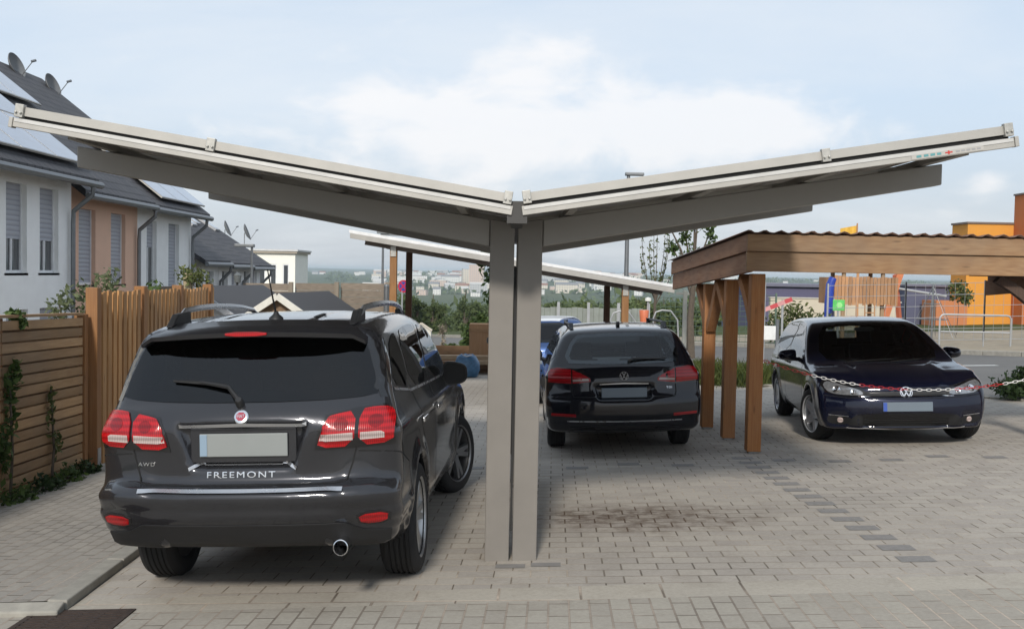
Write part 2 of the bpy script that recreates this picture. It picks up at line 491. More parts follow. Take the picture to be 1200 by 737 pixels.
class Car:
    def __init__(s, name, label, cat, body, group=None):
        s.b = body
        s.o = thing(name, label, cat, group=group)
    def shell(s, mat, holes=(), name='body', cell=.024):
        P, Q = s.b.mesh(cell)
        C = P[Q].mean(1); keep = np.ones(len(Q), bool)
        for (view, poly, cond) in holes:
            poly = np.array(poly, float)
            u = C[:, [0, 2]] if view in ('rear', 'front') else C[:, [1, 2]]
            ins = np.zeros(len(C), bool)
            for i in range(len(poly)):
                a = poly[i]; b = poly[(i + 1) % len(poly)]
                c = (a[1] > u[:, 1]) != (b[1] > u[:, 1])
                if abs(b[1] - a[1]) > 1e-12: ins ^= c & (u[:, 0] < a[0] + (u[:, 1] - a[1]) / (b[1] - a[1]) * (b[0] - a[0]))
            keep &= ~(ins & cond(C[:, 0], C[:, 1], C[:, 2]))
        me = bpy.data.meshes.new(name)
        Q = Q[keep]
        me.from_pydata(P.tolist(), [], Q.tolist())
        me.polygons.foreach_set('use_smooth', [True] * len(me.polygons))
        me.set_sharp_from_angle(angle=R(50))
        me.materials.append(mat); me.update()
        o = bpy.data.objects.new(name, me); COL.objects.link(o); o.parent = s.o
        s.body = o
        return o
    def patch(s, name, view, poly, mat, off=.004, depth=.008, cell=.03, round_=0, parent=None, mb=None, flip=1):
        """a trim piece cut to the outline and laid on the body"""
        if round_: poly = chaikin(poly, round_)
        V, F, ring = fill2d(poly, cell)
        P = s.b.hit(view, V); N = s.b.normals(P)
        A = P + N * off; B = P - N * depth
        n = len(A)
        vs = A.tolist() + B[ring].tolist()
        m = len(ring)
        fs = list(F) + [(ring[i], ring[(i + 1) % m], n + (i + 1) % m, n + i) for i in range(m)]
        b = mb or MB()
        b.add(vs, fs)
        if mb is None:
            return b.build(name, mat, parent or s.o, smooth=True)
    def ribbon(s, mb, view, pts, w=.008, off=.0015, closed=False):
        """a narrow strip along a polyline on the body (panel gaps, trims)"""
        p = [np.array(q, float) for q in pts]
        if closed: p.append(p[0])
        fine = []
        for i in range(len(p) - 1):
            k = max(1, int(np.linalg.norm(p[i + 1] - p[i]) / .03))
            fine += [p[i] + (p[i + 1] - p[i]) * j / k for j in range(k)]
        fine.append(p[-1]); fine = np.array(fine)
        P = s.b.hit(view, fine); N = s.b.normals(P)
        T = np.gradient(P, axis=0); T /= np.maximum(np.linalg.norm(T, axis=1), 1e-9)[:, None]
        Bn = np.cross(N, T)
        L = P + Bn * w / 2 + N * off; Rr = P - Bn * w / 2 + N * off
        n = len(P)
        mb.add(L.tolist() + Rr.tolist(), [(i, i + 1, n + i + 1, n + i) for i in range(n - 1)])
    def onto(s, view, u, v, off=0.0):
        P = s.b.hit(view, [(u, v)]); N = s.b.normals(P)
        return Vector((P + N * off)[0]), Vector(N[0])
    def text(s, name, view, word, u, v, h, mat, mirror=1, off=.004, font_w=1.0):
        cu = bpy.data.curves.new(name, 'FONT'); cu.body = word; cu.size = h * 1.4; cu.align_x = 'CENTER'; cu.align_y = 'CENTER'; cu.extrude = .0; cu.space_character = 1.25
        t = bpy.data.objects.new(name, cu); COL.objects.link(t)
        me = bpy.data.meshes.new_from_object(t.evaluated_get(bpy.context.evaluated_depsgraph_get()))
        bpy.data.objects.remove(t)
        n = len(me.vertices); co = np.zeros(n * 3); me.vertices.foreach_get('co', co); co = co.reshape(-1, 3)
        uv = np.stack([u + co[:, 0] * font_w, v + co[:, 1]], 1)
        if view == 'front': uv[:, 0] = u - co[:, 0] * font_w
        P = s.b.hit(view, uv); N = s.b.normals(P)
        me.vertices.foreach_set('co', (P + N * off).ravel()); me.update()
        me.materials.clear(); me.materials.append(mat)
        o = bpy.data.objects.new(name, me); COL.objects.link(o); o.parent = s.o
        m = o.modifiers.new('t', 'SOLIDIFY'); m.thickness = .004
        return o
    def disc_frame(s, view, u, v, off=.004):
        p, n = s.onto(view, u, v, off)
        up = Vector((0, 0, 1)); up = (up - n * up.dot(n)).normalized(); r = up.cross(n)
        return Matrix((r, up, n)).transposed().to_4x4(), p

def text_mesh(name, word, h, mat, parent, M, spread=1.1, extrude=.002, wide=1.0):
    """flat lettering: M maps (x right, y up, z out) to the parent's space"""
    cu = bpy.data.curves.new(name, 'FONT'); cu.body = word; cu.size = h * 1.4; cu.align_x = 'CENTER'; cu.align_y = 'CENTER'; cu.space_character = spread; cu.extrude = extrude
    t = bpy.data.objects.new(name, cu); COL.objects.link(t)
    me = bpy.data.meshes.new_from_object(t.evaluated_get(bpy.context.evaluated_depsgraph_get()))
    bpy.data.objects.remove(t)
    me.transform(Matrix.Diagonal((wide, 1, 1, 1))); me.transform(M)
    me.materials.clear(); me.materials.append(mat)
    o = bpy.data.objects.new(name, me); COL.objects.link(o)
    if parent is not None: o.parent = parent
    return o

RUBBER = plain('tyre rubber', (.018, .018, .019), .8, var=.3, scale=14, spec=.3)
ALLOY = plain('alloy', (.42, .43, .44), .32, .85, var=.08)
ALLOY_DK = plain('grey alloy', (.22, .225, .235), .35, .8, var=.1)
HUB = plain('brake and hub', (.03, .03, .032), .6, .4, var=.3)
CHROME = plain('chrome', (.75, .76, .78), .12, 1, var=.04)
SATIN = plain('satin aluminium', (.55, .56, .58), .28, .9, var=.06)
TRIM = plain('black trim', (.014, .014, .015), .5, var=.25, scale=9)
GLOSSBLK = plain('gloss black', (.008, .008, .009), .12, coat=.5, var=.1)
RED_LENS = lens('red lens', (.36, .004, .007))
RED_DARK = lens('dark red lens', (.34, .004, .008))
CLEAR_LENS = lens('clear lens', (.42, .34, .32))
PLATE = plain('plate sheet', (.23, .245, .24), .45, var=.03)
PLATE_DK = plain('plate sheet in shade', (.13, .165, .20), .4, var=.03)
EUBLUE = plain('plate blue field', (.03, .08, .35), .4, var=.03)
PLATE_BLUE = plain('pale blue plate field', (.22, .30, .38), .4, var=.03)
SEAT = plain('seat cloth', (.035, .035, .04), .9, var=.2, scale=20)
MIRROR = plain('mirror glass', (.012, .012, .014), .25, spec=.2, var=.02)

def make_wheel(car, name, loc, r, w, mat_rim, spokes=5, side=1, steer=0, twin=True, inset=.0):
    """wheel: hub and brake, with tyre and rim as pieces of their own. side=+1: outer face towards +x"""
    root = MB()
    M = Matrix.Rotation(R(90) * side, 4, 'Y')     # lathe axis z -> +x/-x
    rr = r * .69
    root.lathe([(0, w * .16), (rr * .62, w * .16), (rr * .62, w * .02), (rr * .97, w * .02), (rr * .97, -w * .4), (0, -w * .4)], 28, M)
    hub = root.build(name, HUB, car, smooth=True)
    hub.location = loc; hub.rotation_euler = (0, 0, -R(steer))
    b = MB()
    hw = w / 2
    prof = [(rr * .96, -hw * .8), (rr * 1.05, -hw * .98), (r * .86, -hw * 1.02), (r * .95, -hw * .9), (r * .993, -hw * .66)]
    for k in range(-2, 3):          # tread grooves
        c = k * hw * .28
        prof += [(r, c - hw * .10), (r, c + hw * .07), (r * .978, c + hw * .075), (r * .978, c + hw * .13)]
    prof += [(r * .993, hw * .66), (r * .95, hw * .9), (r * .86, hw * 1.02), (rr * 1.05, hw * .98), (rr * .96, hw * .8)]
    b.lathe(prof, 56, M)
    b.build('tyre', RUBBER, hub, smooth=True)
    b = MB()
    b.lathe([(rr * .93, hw * .1), (rr * .95, hw * .6), (rr * 1.0, hw * .92), (rr * 1.045, hw * .97), (rr * 1.045, hw * .9), (rr * .99, hw * .5), (rr * .97, hw * .1)], 48, M)
    face = lambda rad: hw * (.80 - .18 * (1 - rad) ** 1.5 - inset)
    for i in range(spokes):
        a0 = 2 * math.pi * i / spokes + .3
        for da in ((-.13, .13) if twin else (0,)):
            for sgn in (1,):
                st = []
                for rad in (.12, .4, .7, .97):
                    wid = (.055 - .018 * rad) * rr / .25 * .25 * (1.0 if twin else 2.1)
                    ang = a0 + da * (1.6 if rad < .3 else 1.0) * (1.25 - .25 * rad) * (.8 + .5 * rad if twin else 1)
                    c = Vector((math.cos(ang), math.sin(ang), 0)); t = Vector((-math.sin(ang), math.cos(ang), 0))
                    wid = max(.012, (.030 if twin else .055) * (1.15 - .35 * rad)) * r / .34
                    z = face(rad)
                    st.append([c * rad * rr - t * wid + Vector((0, 0, z - .035)), c * rad * rr + t * wid + Vector((0, 0, z - .035)),
                               c * rad * rr + t * wid * .72 + Vector((0, 0, z)), c * rad * rr - t * wid * .72 + Vector((0, 0, z))])
                vs = [M @ p for q in st for p in q]; fs = []
                for k in range(len(st) - 1):
                    for j in range(4):
                        fs.append((k * 4 + j, k * 4 + (j + 1) % 4, k * 4 + 4 + (j + 1) % 4, k * 4 + 4 + j))
                fs += [(0, 1, 2, 3)[::-1], tuple((len(st) - 1) * 4 + j for j in range(4))]
                b.add(vs, fs)
    b.lathe([(0, hw * .66), (rr * .13, hw * .66), (rr * .18, hw * .60), (rr * .24, hw * .52), (rr * .24, hw * .2)], 24, M)
    for i in range(5):
        a = 2 * math.pi * i / 5
        T = M @ Matrix.Translation((math.cos(a) * rr * .17, math.sin(a) * rr * .17, hw * .6))
        b.lathe([(0, .012), (.009, .012), (.009, 0)], 8, T)
    b.build('rim', mat_rim, hub, smooth=True)
    return hub

def make_mirror(car, name, side, x, y, z, mat, sx=.20, sy=.12, sz=.15, arm=.12):
    b = MB()
    # rounded housing, blunt at the back, tapered forward
    ny = 8; n = 16
    vs = []; fs = []
    for i in range(ny + 1):
        t = i / ny
        k = math.sqrt(max(0, 1 - (max(0, t - .15) / .85) ** 2)) if t > .15 else 1
        k = max(k, .05)
        for j in range(n):
            a = 2 * math.pi * j / n
            cx = math.copysign(abs(math.cos(a)) ** .6, math.cos(a)); cz = math.copysign(abs(math.sin(a)) ** .6, math.sin(a))
            vs.append((x + side * (sx / 2 + arm * .4) + cx * sx / 2 * k, y + t * sy, z + cz * sz / 2 * k * (1 - .18 * side * cx * (1 if side > 0 else 1))))
    for i in range(ny):
        for j in range(n):
            fs.append((i * n + j, i * n + (j + 1) % n, (i + 1) * n + (j + 1) % n, (i + 1) * n + j))
    fs.append(tuple(range(n))[::-1]); fs.append(tuple(ny * n + j for j in range(n)))
    b.add(vs, fs)
    b.tube([(x - side * .05, y + sy * .55, z - sz * .42), (x + side * arm * .5, y + sy * .5, z - sz * .36), (x + side * (arm * .4 + sx * .3), y + sy * .5, z - sz * .30)], [.035, .026, .03], 8)
    m = b.build(name, mat, car.o, smooth=True)
    g = MB()
    vs = [v for v in vs[:n]]
    cx = sum(v[0] for v in vs) / n; cz = sum(v[2] for v in vs) / n
    q = [(cx + (v[0] - cx) * .88, y - .004, cz + (v[2] - cz) * .86) for v in vs]
    g.add(q, [tuple(range(n))])
    g.build('mirror_glass', MIRROR, m, fix=False)
    return m

def car_seat(car, x, y, z=.42, w=.5, h=.62, head=True):
    b = MB()
    b.prism(chaikin([(-.24, 0), (.24, 0), (.26, .14), (-.22, .16)], 2), -w / 2, w / 2, lambda u, v, q: (x + q, y + u, z + v))
    b.prism(chaikin([(-.22, .1), (-.10, .1), (-.22, h + .1), (-.33, h + .1)], 2), -w / 2, w / 2, lambda u, v, q: (x + q, y + u, z + v))
    if head:
        b.prism(chaikin([(-.26, h + .13), (-.18, h + .13), (-.22, h + .32), (-.29, h + .32)], 2), -.14, .14, lambda u, v, q: (x + q, y + u, z + v))
        for dx in (-.06, .06):
            b.tube([(x + dx, y - .25, z + h + .05), (x + dx, y - .24, z + h + .2)], .008, 6)
    return b.build('car_seat', SEAT, car.o, bevel=.02, smooth=True)

def steering_and_dash(car, y, z, w, side=-1):
    b = MB()
    b.prism(chaikin([(-.25, -.30), (.45, -.30), (.45, .0), (-.05, .04), (-.28, -.06)], 2), -w, w, lambda u, v, q: (q, y + u, z + v))
    b.build('dashboard', TRIM, car.o, smooth=True)
    b = MB()
    pts = [(side * .36 + .18 * math.cos(a), y - .32 - .06 * math.sin(a), z - .03 + .17 * math.sin(a)) for a in np.linspace(0, 2 * math.pi, 21)]
    b.tube(pts, .016, 6, cap=False)
    b.beam((side * .36 - .17, y - .32, z - .03), (side * .36 + .17, y - .32, z - .03), .05, .02)
    b.build('steering_wheel', TRIM, car.o)

def vw_emblem(car, view, u, v, r, mat):
    """round emblem: a ring with a V over a W"""
    M, p = car.disc_frame(view, u, v, .006)
    T = Matrix.Translation(p) @ M
    b = MB()
    b.lathe([(0, -.004), (r, -.004), (r, .002), (0, .002)], 32, T)
    base = b.build('emblem', GLOSSBLK, car.o, smooth=True)
    b = MB()
    b.lathe([(r * .86, .002), (r * .88, .008), (r * .98, .008), (r * 1.03, 0), (r * 1.03, -.006), (r * .86, -.006)], 36, T, closed=True)
    def stroke(a, c, w):
        a = T @ Vector((a[0] * r, a[1] * r, .004)); c = T @ Vector((c[0] * r, c[1] * r, .004))
        b.beam(a, c, w * r, .005, up=M.to_3x3() @ Vector((0, 0, 1)))
    for s_ in (-1, 1):
        stroke((s_ * .36, .80), (0, .10), .17)          # V
        stroke((s_ * .80, .36), (s_ * .42, -.74), .17)   # W outer
        stroke((s_ * .42, -.74), (0, .02), .17)          # W inner
    b.build('ring_and_letters', CHROME, base)
    return base
# ================================================================== grey people carrier under the near carport
def bumpz(lo, hi, amt, y_lim, soft=.02, xw=None):
    """a step pressed into (+) or standing out of (-) the tail between two heights"""
    def fe(x, y, z):
        m = 1 / (1 + np.exp(-(z - lo) / soft * 4)) * 1 / (1 + np.exp((z - hi) / soft * 4))
        m = m / (1 + np.exp((y - y_lim) * 40))
        if xw: m = m / (1 + np.exp((np.abs(x) - xw) / .012))
        return amt * m
    return fe
def trapez(x0b, x0t, z0, z1, amt, y_lim, soft=.008, front=False, cx=0.):
    def fe(x, y, z):
        t = np.clip((z - z0) / (z1 - z0), 0, 1); wx = x0b + (x0t - x0b) * t
        m = 1 / (1 + np.exp((np.abs(x - cx) - wx) / soft)) / (1 + np.exp(-(z - z0) / soft)) / (1 + np.exp((z - z1) / soft))
        m = m / (1 + np.exp((y - y_lim) * (-40 if front else 40)))
        return amt * m
    return fe
def shoulder(z0, amt, w=.03):
    def fe(x, y, z):
        return -amt * np.exp(-((z - z0 - .012 * y) / w) ** 2) * (np.abs(x) > .5)
    return fe
def flare(yw, zw, r0, amt):
    def fe(x, y, z):
        d = np.hypot(y - yw, z - zw)
        return -amt * np.exp(-((d - r0) / .07) ** 2) * (np.abs(x) > .5) * (z < .98)
    return fe

def scale_poly(p, m):
    """outline drawn in by m metres"""
    p = [np.array(q, float) for q in p]; c = sum(p) / len(p); o = []
    n = len(p); area = sum(p[i][0] * p[(i + 1) % n][1] - p[(i + 1) % n][0] * p[i][1] for i in range(n))
    sg = 1 if area > 0 else -1
    for i in range(n):
        a = p[i - 1]; b = p[i]; d = p[(i + 1) % n]
        e1 = (b - a) / max(np.linalg.norm(b - a), 1e-9); e2 = (d - b) / max(np.linalg.norm(d - b), 1e-9)
        n1 = np.array([-e1[1], e1[0]]) * sg; n2 = np.array([-e2[1], e2[0]]) * sg
        k = n1 + n2; k = k / max(np.linalg.norm(k), 1e-6)
        o.append(b + k * m / max(.4, k @ n1))
    return o

def windows(car, spec, glassmat, seal=.035):
    """spec: (name, view, outline, rounding). Cuts are returned for the shell; panes and black seals are laid on."""
    holes = []
    for (name, view, poly, rd) in spec:
        pp = chaikin(poly, rd) if rd else [np.array(q, float) for q in poly]
        g = car.patch(name, view, pp, glassmat, .004, .006, .05)
        b = MB(); car.ribbon(b, view, scale_poly(pp, seal * .42), seal, .0015, True)
        b.build('window_seal', GLOSSBLK, g, fix=False)
        cond = {'rear': lambda x, y, z, c=car: y < .9, 'front': lambda x, y, z, c=car: y > 1.2, 'right': lambda x, y, z: x > .3, 'left': lambda x, y, z: x < -.3}[view]
        holes.append((view, scale_poly(pp, seal * .75), cond))
    return holes

GLASS_DK = glass('privacy glass', (.04, .042, .05), refl=1.52)
GLASS_MID = glass('tinted glass', (.42, .46, .46), refl=1.5)
GLASS_LT = glass('window glass', (.62, .66, .65), refl=1.5)

suv_sil = [(-.86, .35), (-.96, .38), (-1.005, .49), (-1.055, .60), (-1.09, .675), (-1.08, .715), (-1.02, .745), (-.975, .765), (-.98, .90), (-.995, 1.04), (-.985, 1.11), (-.94, 1.185),
           (-.895, 1.225), (-.82, 1.36), (-.72, 1.52), (-.66, 1.615), (-.58, 1.655), (-.2, 1.69), (.4, 1.715), (1.1, 1.70), (1.6, 1.635), (1.85, 1.56),
           (2.35, 1.30), (2.68, 1.135), (2.9, 1.10), (3.3, 1.06), (3.62, .98), (3.78, .86), (3.84, .70), (3.86, .5), (3.83, .33), (3.7, .24), (3.2, .24), (1.4, .26), (-.3, .28)]
suv_W = [(.2, .84), (.34, .90), (.5, .935), (.7, .945), (.9, .942), (1.02, .935), (1.14, .90), (1.22, .875), (1.4, .835), (1.56, .785), (1.66, .735), (1.75, .68)]
WB = 2.89
suv_body = Body(suv_sil, suv_W, .945, rear=(.17, 3.0), front=(.30, 2.4), crown=.05, k=.10, wheels=[(0, .36), (WB, .36)], arch=.415, ymid=1.4,
                feats=[trapez(.30, .39, .845, 1.075, .055, -.6), bumpz(.535, .60, -.012, -.4, .02), bumpz(.30, .47, .02, -.4, .03),
                       shoulder(1.03, .016, .045), lambda x, y, z: -.03 / (1 + np.exp(-(np.abs(x) - .58) / .022)) * np.clip((.93 - z) / .22, 0, 1) / (1 + np.exp(-(z - .62) / .02)) / (1 + np.exp((y + .84) * 40)) / (1 + np.exp((np.abs(x) - .83) / .02)), shoulder(.42, .012, .05), flare(0, .36, .44, .016), flare(WB, .36, .44, .016),
                       lambda x, y, z: .010 * np.exp(-((np.abs(x) - .34) / .02) ** 2) * (z > 1.6) * (y < 1.6)])
suv = Car('people_carrier', 'dark metallic grey seven-seat car with roof rails parked beside the slatted fence', 'car', suv_body)
PAINT_GREY = paint('graphite paint', (.031, .032, .037), .5, .26, .012)
side_front = [(1.02, 1.185), (1.05, 1.585), (1.42, 1.58), (1.66, 1.53), (2.05, 1.36), (2.32, 1.20), (2.30, 1.17)]
side_rear = [(.10, 1.20), (.06, 1.56), (.60, 1.60), (.965, 1.59), (.94, 1.185)]
side_quarter = [(-.62, 1.27), (-.42, 1.49), (-.2, 1.55), (-.02, 1.565), (.02, 1.205)]
suv_rearwin = [(-.80, 1.225), (-.80, 1.27), (-.70, 1.56), (-.40, 1.595), (.40, 1.595), (.70, 1.56), (.80, 1.27), (.80, 1.225), (.40, 1.205), (-.40, 1.205)]
spec = [('rear_window', 'rear', suv_rearwin, 1)]
holes = windows(suv, spec, GLASS_DK, .07)
for sd in ('right', 'left'):
    holes += windows(suv, [('quarter_window', sd, side_quarter, 1)], GLASS_DK, .03)
    holes += windows(suv, [('door_window', sd, side_rear, 1), ('door_window', sd, side_front, 1)], GLASS_DK if sd == 'left' else glass('side glass', (.10, .105, .115), refl=1.6), .03)
windscreen = [(-.72, 1.17), (-.56, 1.56), (0, 1.595), (.56, 1.56), (.72, 1.17), (0, 1.145)]
holes += windows(suv, [('windscreen', 'front', windscreen, 1)], GLASS_MID, .05)
suv.shell(PAINT_GREY, holes, cell=.022)
for (x, y) in ((-.37, 1.55), (.37, 1.55), (-.45, .7), (.45, .7), (0, .7), (-.42, -.05), (.42, -.05)):
    car_seat(suv, x, y, .42, .44 if y < .8 and abs(x) > .1 and y > .2 else .5 if y > 1 else .46, .60)
steering_and_dash(suv, 2.35, 1.08, .70)
# black glass pillar by the tailgate on both sides
for s_ in (1, -1):
    q = [(.815, 1.215), (.895, 1.205), (.885, 1.27), (.80, 1.57), (.70, 1.60), (.69, 1.575)]
    suv.patch('pillar_cover', 'rear', [(x * s_, z) for x, z in (q if s_ > 0 else q[::-1])], GLOSSBLK, .0028, .01, .04, 0)
for sd in ('right', 'left'):
    suv.patch('pillar_cover', sd, [(-.70, 1.30), (-.50, 1.55), (-.44, 1.53), (-.64, 1.27)], GLOSSBLK, .003, .004, .04, 1)
# spoiler
b = MB()
ny, nx = 5, 18
prof = [(-.52, 1.668), (-.66, 1.640), (-.82, 1.615), (-.845, 1.60), (-.84, 1.575), (-.80, 1.570), (-.62, 1.585), (-.50, 1.60)]
vs = []; fs = []
for i in range(nx + 1):
    x = -.715 + 1.43 * i / nx; t = abs(x) / .715
    dy = .13 * t ** 3; dz = -.03 * t * t - .04 * max(0, t - .9) * 10
    sq = 1 - .25 * max(0, t - .85) / .15
    for (y, z) in prof:
        vs.append((x, y + dy, 1.60 + (z - 1.60) * sq + dz * .9))
m = len(prof)
for i in range(nx):
    for j in range(m):
        fs.append((i * m + j, i * m + (j + 1) % m, (i + 1) * m + (j + 1) % m, (i + 1) * m + j))
fs += [tuple(range(m)), tuple(nx * m + j for j in range(m))[::-1]]
b.add(vs, fs)
spoiler = b.build('spoiler', plain('spoiler black', (.012, .012, .014), .3, coat=.3, var=.1), suv.o, smooth=True)
b = MB()
b.prism(chaikin([(-.13, 1.578), (.13, 1.578), (.13, 1.606), (-.13, 1.606)], 1), -.858, -.80, lambda u, v, q: (u, q, v))
b.build('brake_light', RED_DARK, spoiler, bevel=.004)
# tail lights
for s_ in (1, -1):
    inner = [(.455, .950), (.475, 1.02), (.52, 1.115), (.55, 1.125), (.685, 1.148), (.675, .958)]
    outer = [(.698, .960), (.708, 1.150), (.80, 1.160), (.872, 1.155), (.898, 1.12), (.905, 1.06), (.898, .972)]
    base_ = [(.440, .935), (.462, 1.03), (.51, 1.13), (.69, 1.163), (.83, 1.176), (.90, 1.165), (.915, 1.05), (.91, .955)]
    mir = lambda p: [(x * s_, z) for x, z in (p if s_ > 0 else p[::-1])]
    t = suv.patch('tail_light', 'rear', mir(base_), GLOSSBLK, .004, .02, .03)
    for pl in (inner, outer):
        suv.patch('red_lens', 'rear', mir(pl), RED_LENS, .014, .012, .025, 1, t)
    for (cx, cz, rr_) in ((.600, 1.075, .042), (.80, 1.085, .045)):
        ring_ = [(cx + rr_ * math.cos(a), cz + rr_ * .8 * math.sin(a)) for a in np.linspace(0, 2 * math.pi, 13)[:-1]]
        suv.patch('lamp_core', 'rear', mir(ring_), lens('lamp core', (.20, .002, .004), .12) if 'lamp core' not in bpy.data.materials else bpy.data.materials['lamp core'], .0155, .004, .02, 0, t)
    st1 = [(.470, .990), (.480, 1.024), (.668, 1.030), (.668, .995)]
    st2 = [(.710, .995), (.713, 1.030), (.83, 1.032), (.85, 1.024), (.85, 1.000)]
    for pl in (st1, st2):
        suv.patch('clear_lens', 'rear', mir(pl), CLEAR_LENS, .017, .006, .02, 0, t)
    suv.patch('reflector', 'rear', mir([(.70, .575), (.715, .52), (.86, .525), (.875, .585)]), RED_LENS, .008, .012, .02, 1)
    suv.patch('reflector_recess', 'rear', mir([(.685, .588), (.70, .508), (.88, .512), (.892, .598)]), TRIM, .003, .012, .02, 1)
# plate, housing, chrome
P0, N0 = suv.onto('rear', 0, .965)
def rear_panel(name, x0, x1, z0, z1, mat, th, back=0, parent=None, tilt=.03):
    b = MB(); yb = P0.y - back
    b.hexa([(x0, yb - th, z0), (x1, yb - th, z0), (x1, yb, z0), (x0, yb, z0), (x0, yb - th + tilt * (z1 - z0), z1), (x1, yb - th + tilt * (z1 - z0), z1), (x1, yb + tilt * (z1 - z0), z1), (x0, yb + tilt * (z1 - z0), z1)])
    return b.build(name, mat, parent or suv.o, bevel=.004)
hs = rear_panel('plate_surround', -.325, .325, .870, 1.065, PAINT_GREY, .012, .006, tilt=.02)
pl = rear_panel('number_plate', -.265, .275, .905, 1.035, PLATE, .012, .024, tilt=.02)
rear_panel('plate_blue_field', -.262, -.218, .909, 1.031, PLATE_BLUE, .0035, .0362, pl, tilt=.02)
hb = MB(); suv.ribbon(hb, 'rear', [(-.385, 1.088), (0, 1.092), (.40, 1.088)], .022, .016)
hb.build('tailgate_handle', SATIN, suv.o, fix=False)
hb = MB(); suv.ribbon(hb, 'rear', [(-.33, .838), (-.24, .868)], .022, .012); suv.ribbon(hb, 'rear', [(.33, .838), (.24, .868)], .022, .012); suv.ribbon(hb, 'rear', [(-.24, .850), (.24, .850)], .012, .010)
hb.build('plate_recess_edge', SATIN, suv.o, fix=False)
M, p = suv.disc_frame('rear', 0, 1.128, .004)
T = Matrix.Translation(p) @ M
b = MB(); b.lathe([(0, .008), (.036, .008), (.042, .006), (.046, 0), (.046, -.01)], 32, T)
em = b.build('emblem', CHROME, suv.o, smooth=True)
b = MB(); b.prism(chaikin([(-.027, -.024), (.027, -.024), (.027, .024), (-.027, .024)], 1), .0085, .0115, lambda u, v, q: T @ Vector((u, v, q)))
b.build('red_shield', plain('badge red', (.30, .015, .04), .2, coat=1), em)
text_mesh('letters', 'FIAT', .021, CHROME, em, T @ Matrix.Translation((0, 0, .0125)), .95, .001, .8)
suv.text('model_lettering', 'rear', 'FREEMONT', -.01, .803, .034, CHROME, off=.006, font_w=1.5)
suv.text('small_lettering', 'rear', 'AWD', -.60, .865, .022, CHROME, off=.006, font_w=1.3)
hb = MB(); suv.ribbon(hb, 'rear', [(-.62, .726), (-.3, .722), (0, .721), (.3, .722), (.62, .726)], .030, .010)
hb.build('loading_sill', SATIN, suv.o, fix=False)
# dark lower apron and gaps
suv.patch('lower_apron', 'rear', [(-.86, .37), (-.88, .47), (-.72, .485), (-.62, .53), (.62, .53), (.72, .485), (.88, .47), (.86, .37)], plain('apron plastic', (.010, .010, .011), .6), .006, .02, .04)
g = MB()
suv.ribbon(g, 'rear', [(-.69, .955), (-.665, .86), (-.63, .765), (-.56, .752), (0, .747), (.56, .752), (.63, .765), (.665, .86), (.69, .955)], .010)
suv.ribbon(g, 'rear', [(-.66, .50), (0, .512), (.66, .50)], .008)
for sd in ('right', 'left'):
    suv.ribbon(g, sd, [(.98, 1.60), (.98, 1.18), (.96, .9), (.93, .40)], .009)
    suv.ribbon(g, sd, [(2.30, 1.16), (2.33, .95), (2.27, .5), (2.2, .40)], .009)
    suv.ribbon(g, sd, [(.04, 1.22), (.15, 1.0), (.40, .72), (.46, .42)], .009)
    suv.ribbon(g, sd, [(-.95, .93), (-.80, .90), (-.50, .80), (-.42, .62)], .008)
g.build('seam', plain('gap', (.004, .004, .004), .8), suv.o, fix=False)
for sd, s_ in (('right', 1), ('left', -1)):
    for y, z in ((.20, .985), (1.12, .975)):
        p, n = suv.onto(sd, y, z, .022)
        b = MB(); b.beam(p + Vector((0, -.11, 0)), p + Vector((0, .11, 0)), .022, .034)
        b.build('door_handle', CHROME if s_ > 0 else PAINT_GREY, suv.o, bevel=.008)
    hb = MB(); suv.ribbon(hb, sd, [(-.60, 1.245), (.02, 1.185), (1.0, 1.165), (2.30, 1.15)], .016, .005)
    hb.build('waist_trim', SATIN, suv.o, fix=False)
    # roof rail: silver bar on black feet
    pth = [(s_ * (.60 + .04 * math.sin(q * math.pi)), -.45 + 2.0 * q, 0) for q in np.linspace(0, 1, 9)]
    pts = []
    for i, q in enumerate(pth):
        zz = suv_body.hit('top', [(q[0], q[1])])[0][2]
        lift = .062 * min(1, 4 * min(i, 8 - i) / 4)
        pts.append((q[0], q[1], zz + lift + .004))
    b = MB(); b.tube(pts, [.014, .019, .02, .02, .02, .02, .02, .019, .014], 8)
    rail = b.build('roof_rail', SATIN, suv.o, smooth=True)
    for i in (0, 8):
        j = 1 if i == 0 else 7
        b = MB(); y0, y1 = sorted((pts[i][1] - (.10 if i == 0 else -.10), pts[j][1]))
        x = pts[i][0]; zt = suv_body.hit('top', [(x, (y0 + y1) / 2)])[0][2]
        if i == 0: q = [(y0, zt - .02), (y1, zt - .02), (y1, zt + .075), (y0 + .12, zt + .06)]
        else: q = [(y0, zt - .02), (y1, zt - .02), (y1 - .12, zt + .06), (y0, zt + .075)]
        b.prism(q, x - .022, x + .022, lambda u, v, w: (w, u, v))
        b.build('rail_foot', TRIM, rail, bevel=.008)
    make_mirror(suv, 'door_mirror', s_, s_ * .86, 1.86, 1.16, TRIM, .22, .15, .19, .10)
# aerial
zz = suv_body.hit('top', [(.07, -.42)])[0][2]
b = MB(); b.lathe([(.0, .05), (.012, .048), (.02, .03), (.045, .01), (.05, -.01)], 16, Matrix.Translation((.07, -.42, zz)))
b.tube([(.07, -.42, zz + .03), (.066, -.47, zz + .12), (.06, -.56, zz + .30)], [.008, .006, .004], 8)
b.build('aerial', TRIM, suv.o, smooth=True)
# cross marks of the roof rack track (dark slots) on the roof
for x in (-.3, .3):
    g = MB(); suv.ribbon(g, 'top', [(x, -.30), (x, .0)], .03, .002)
    g.build('roof_groove', TRIM, suv.o, fix=False)
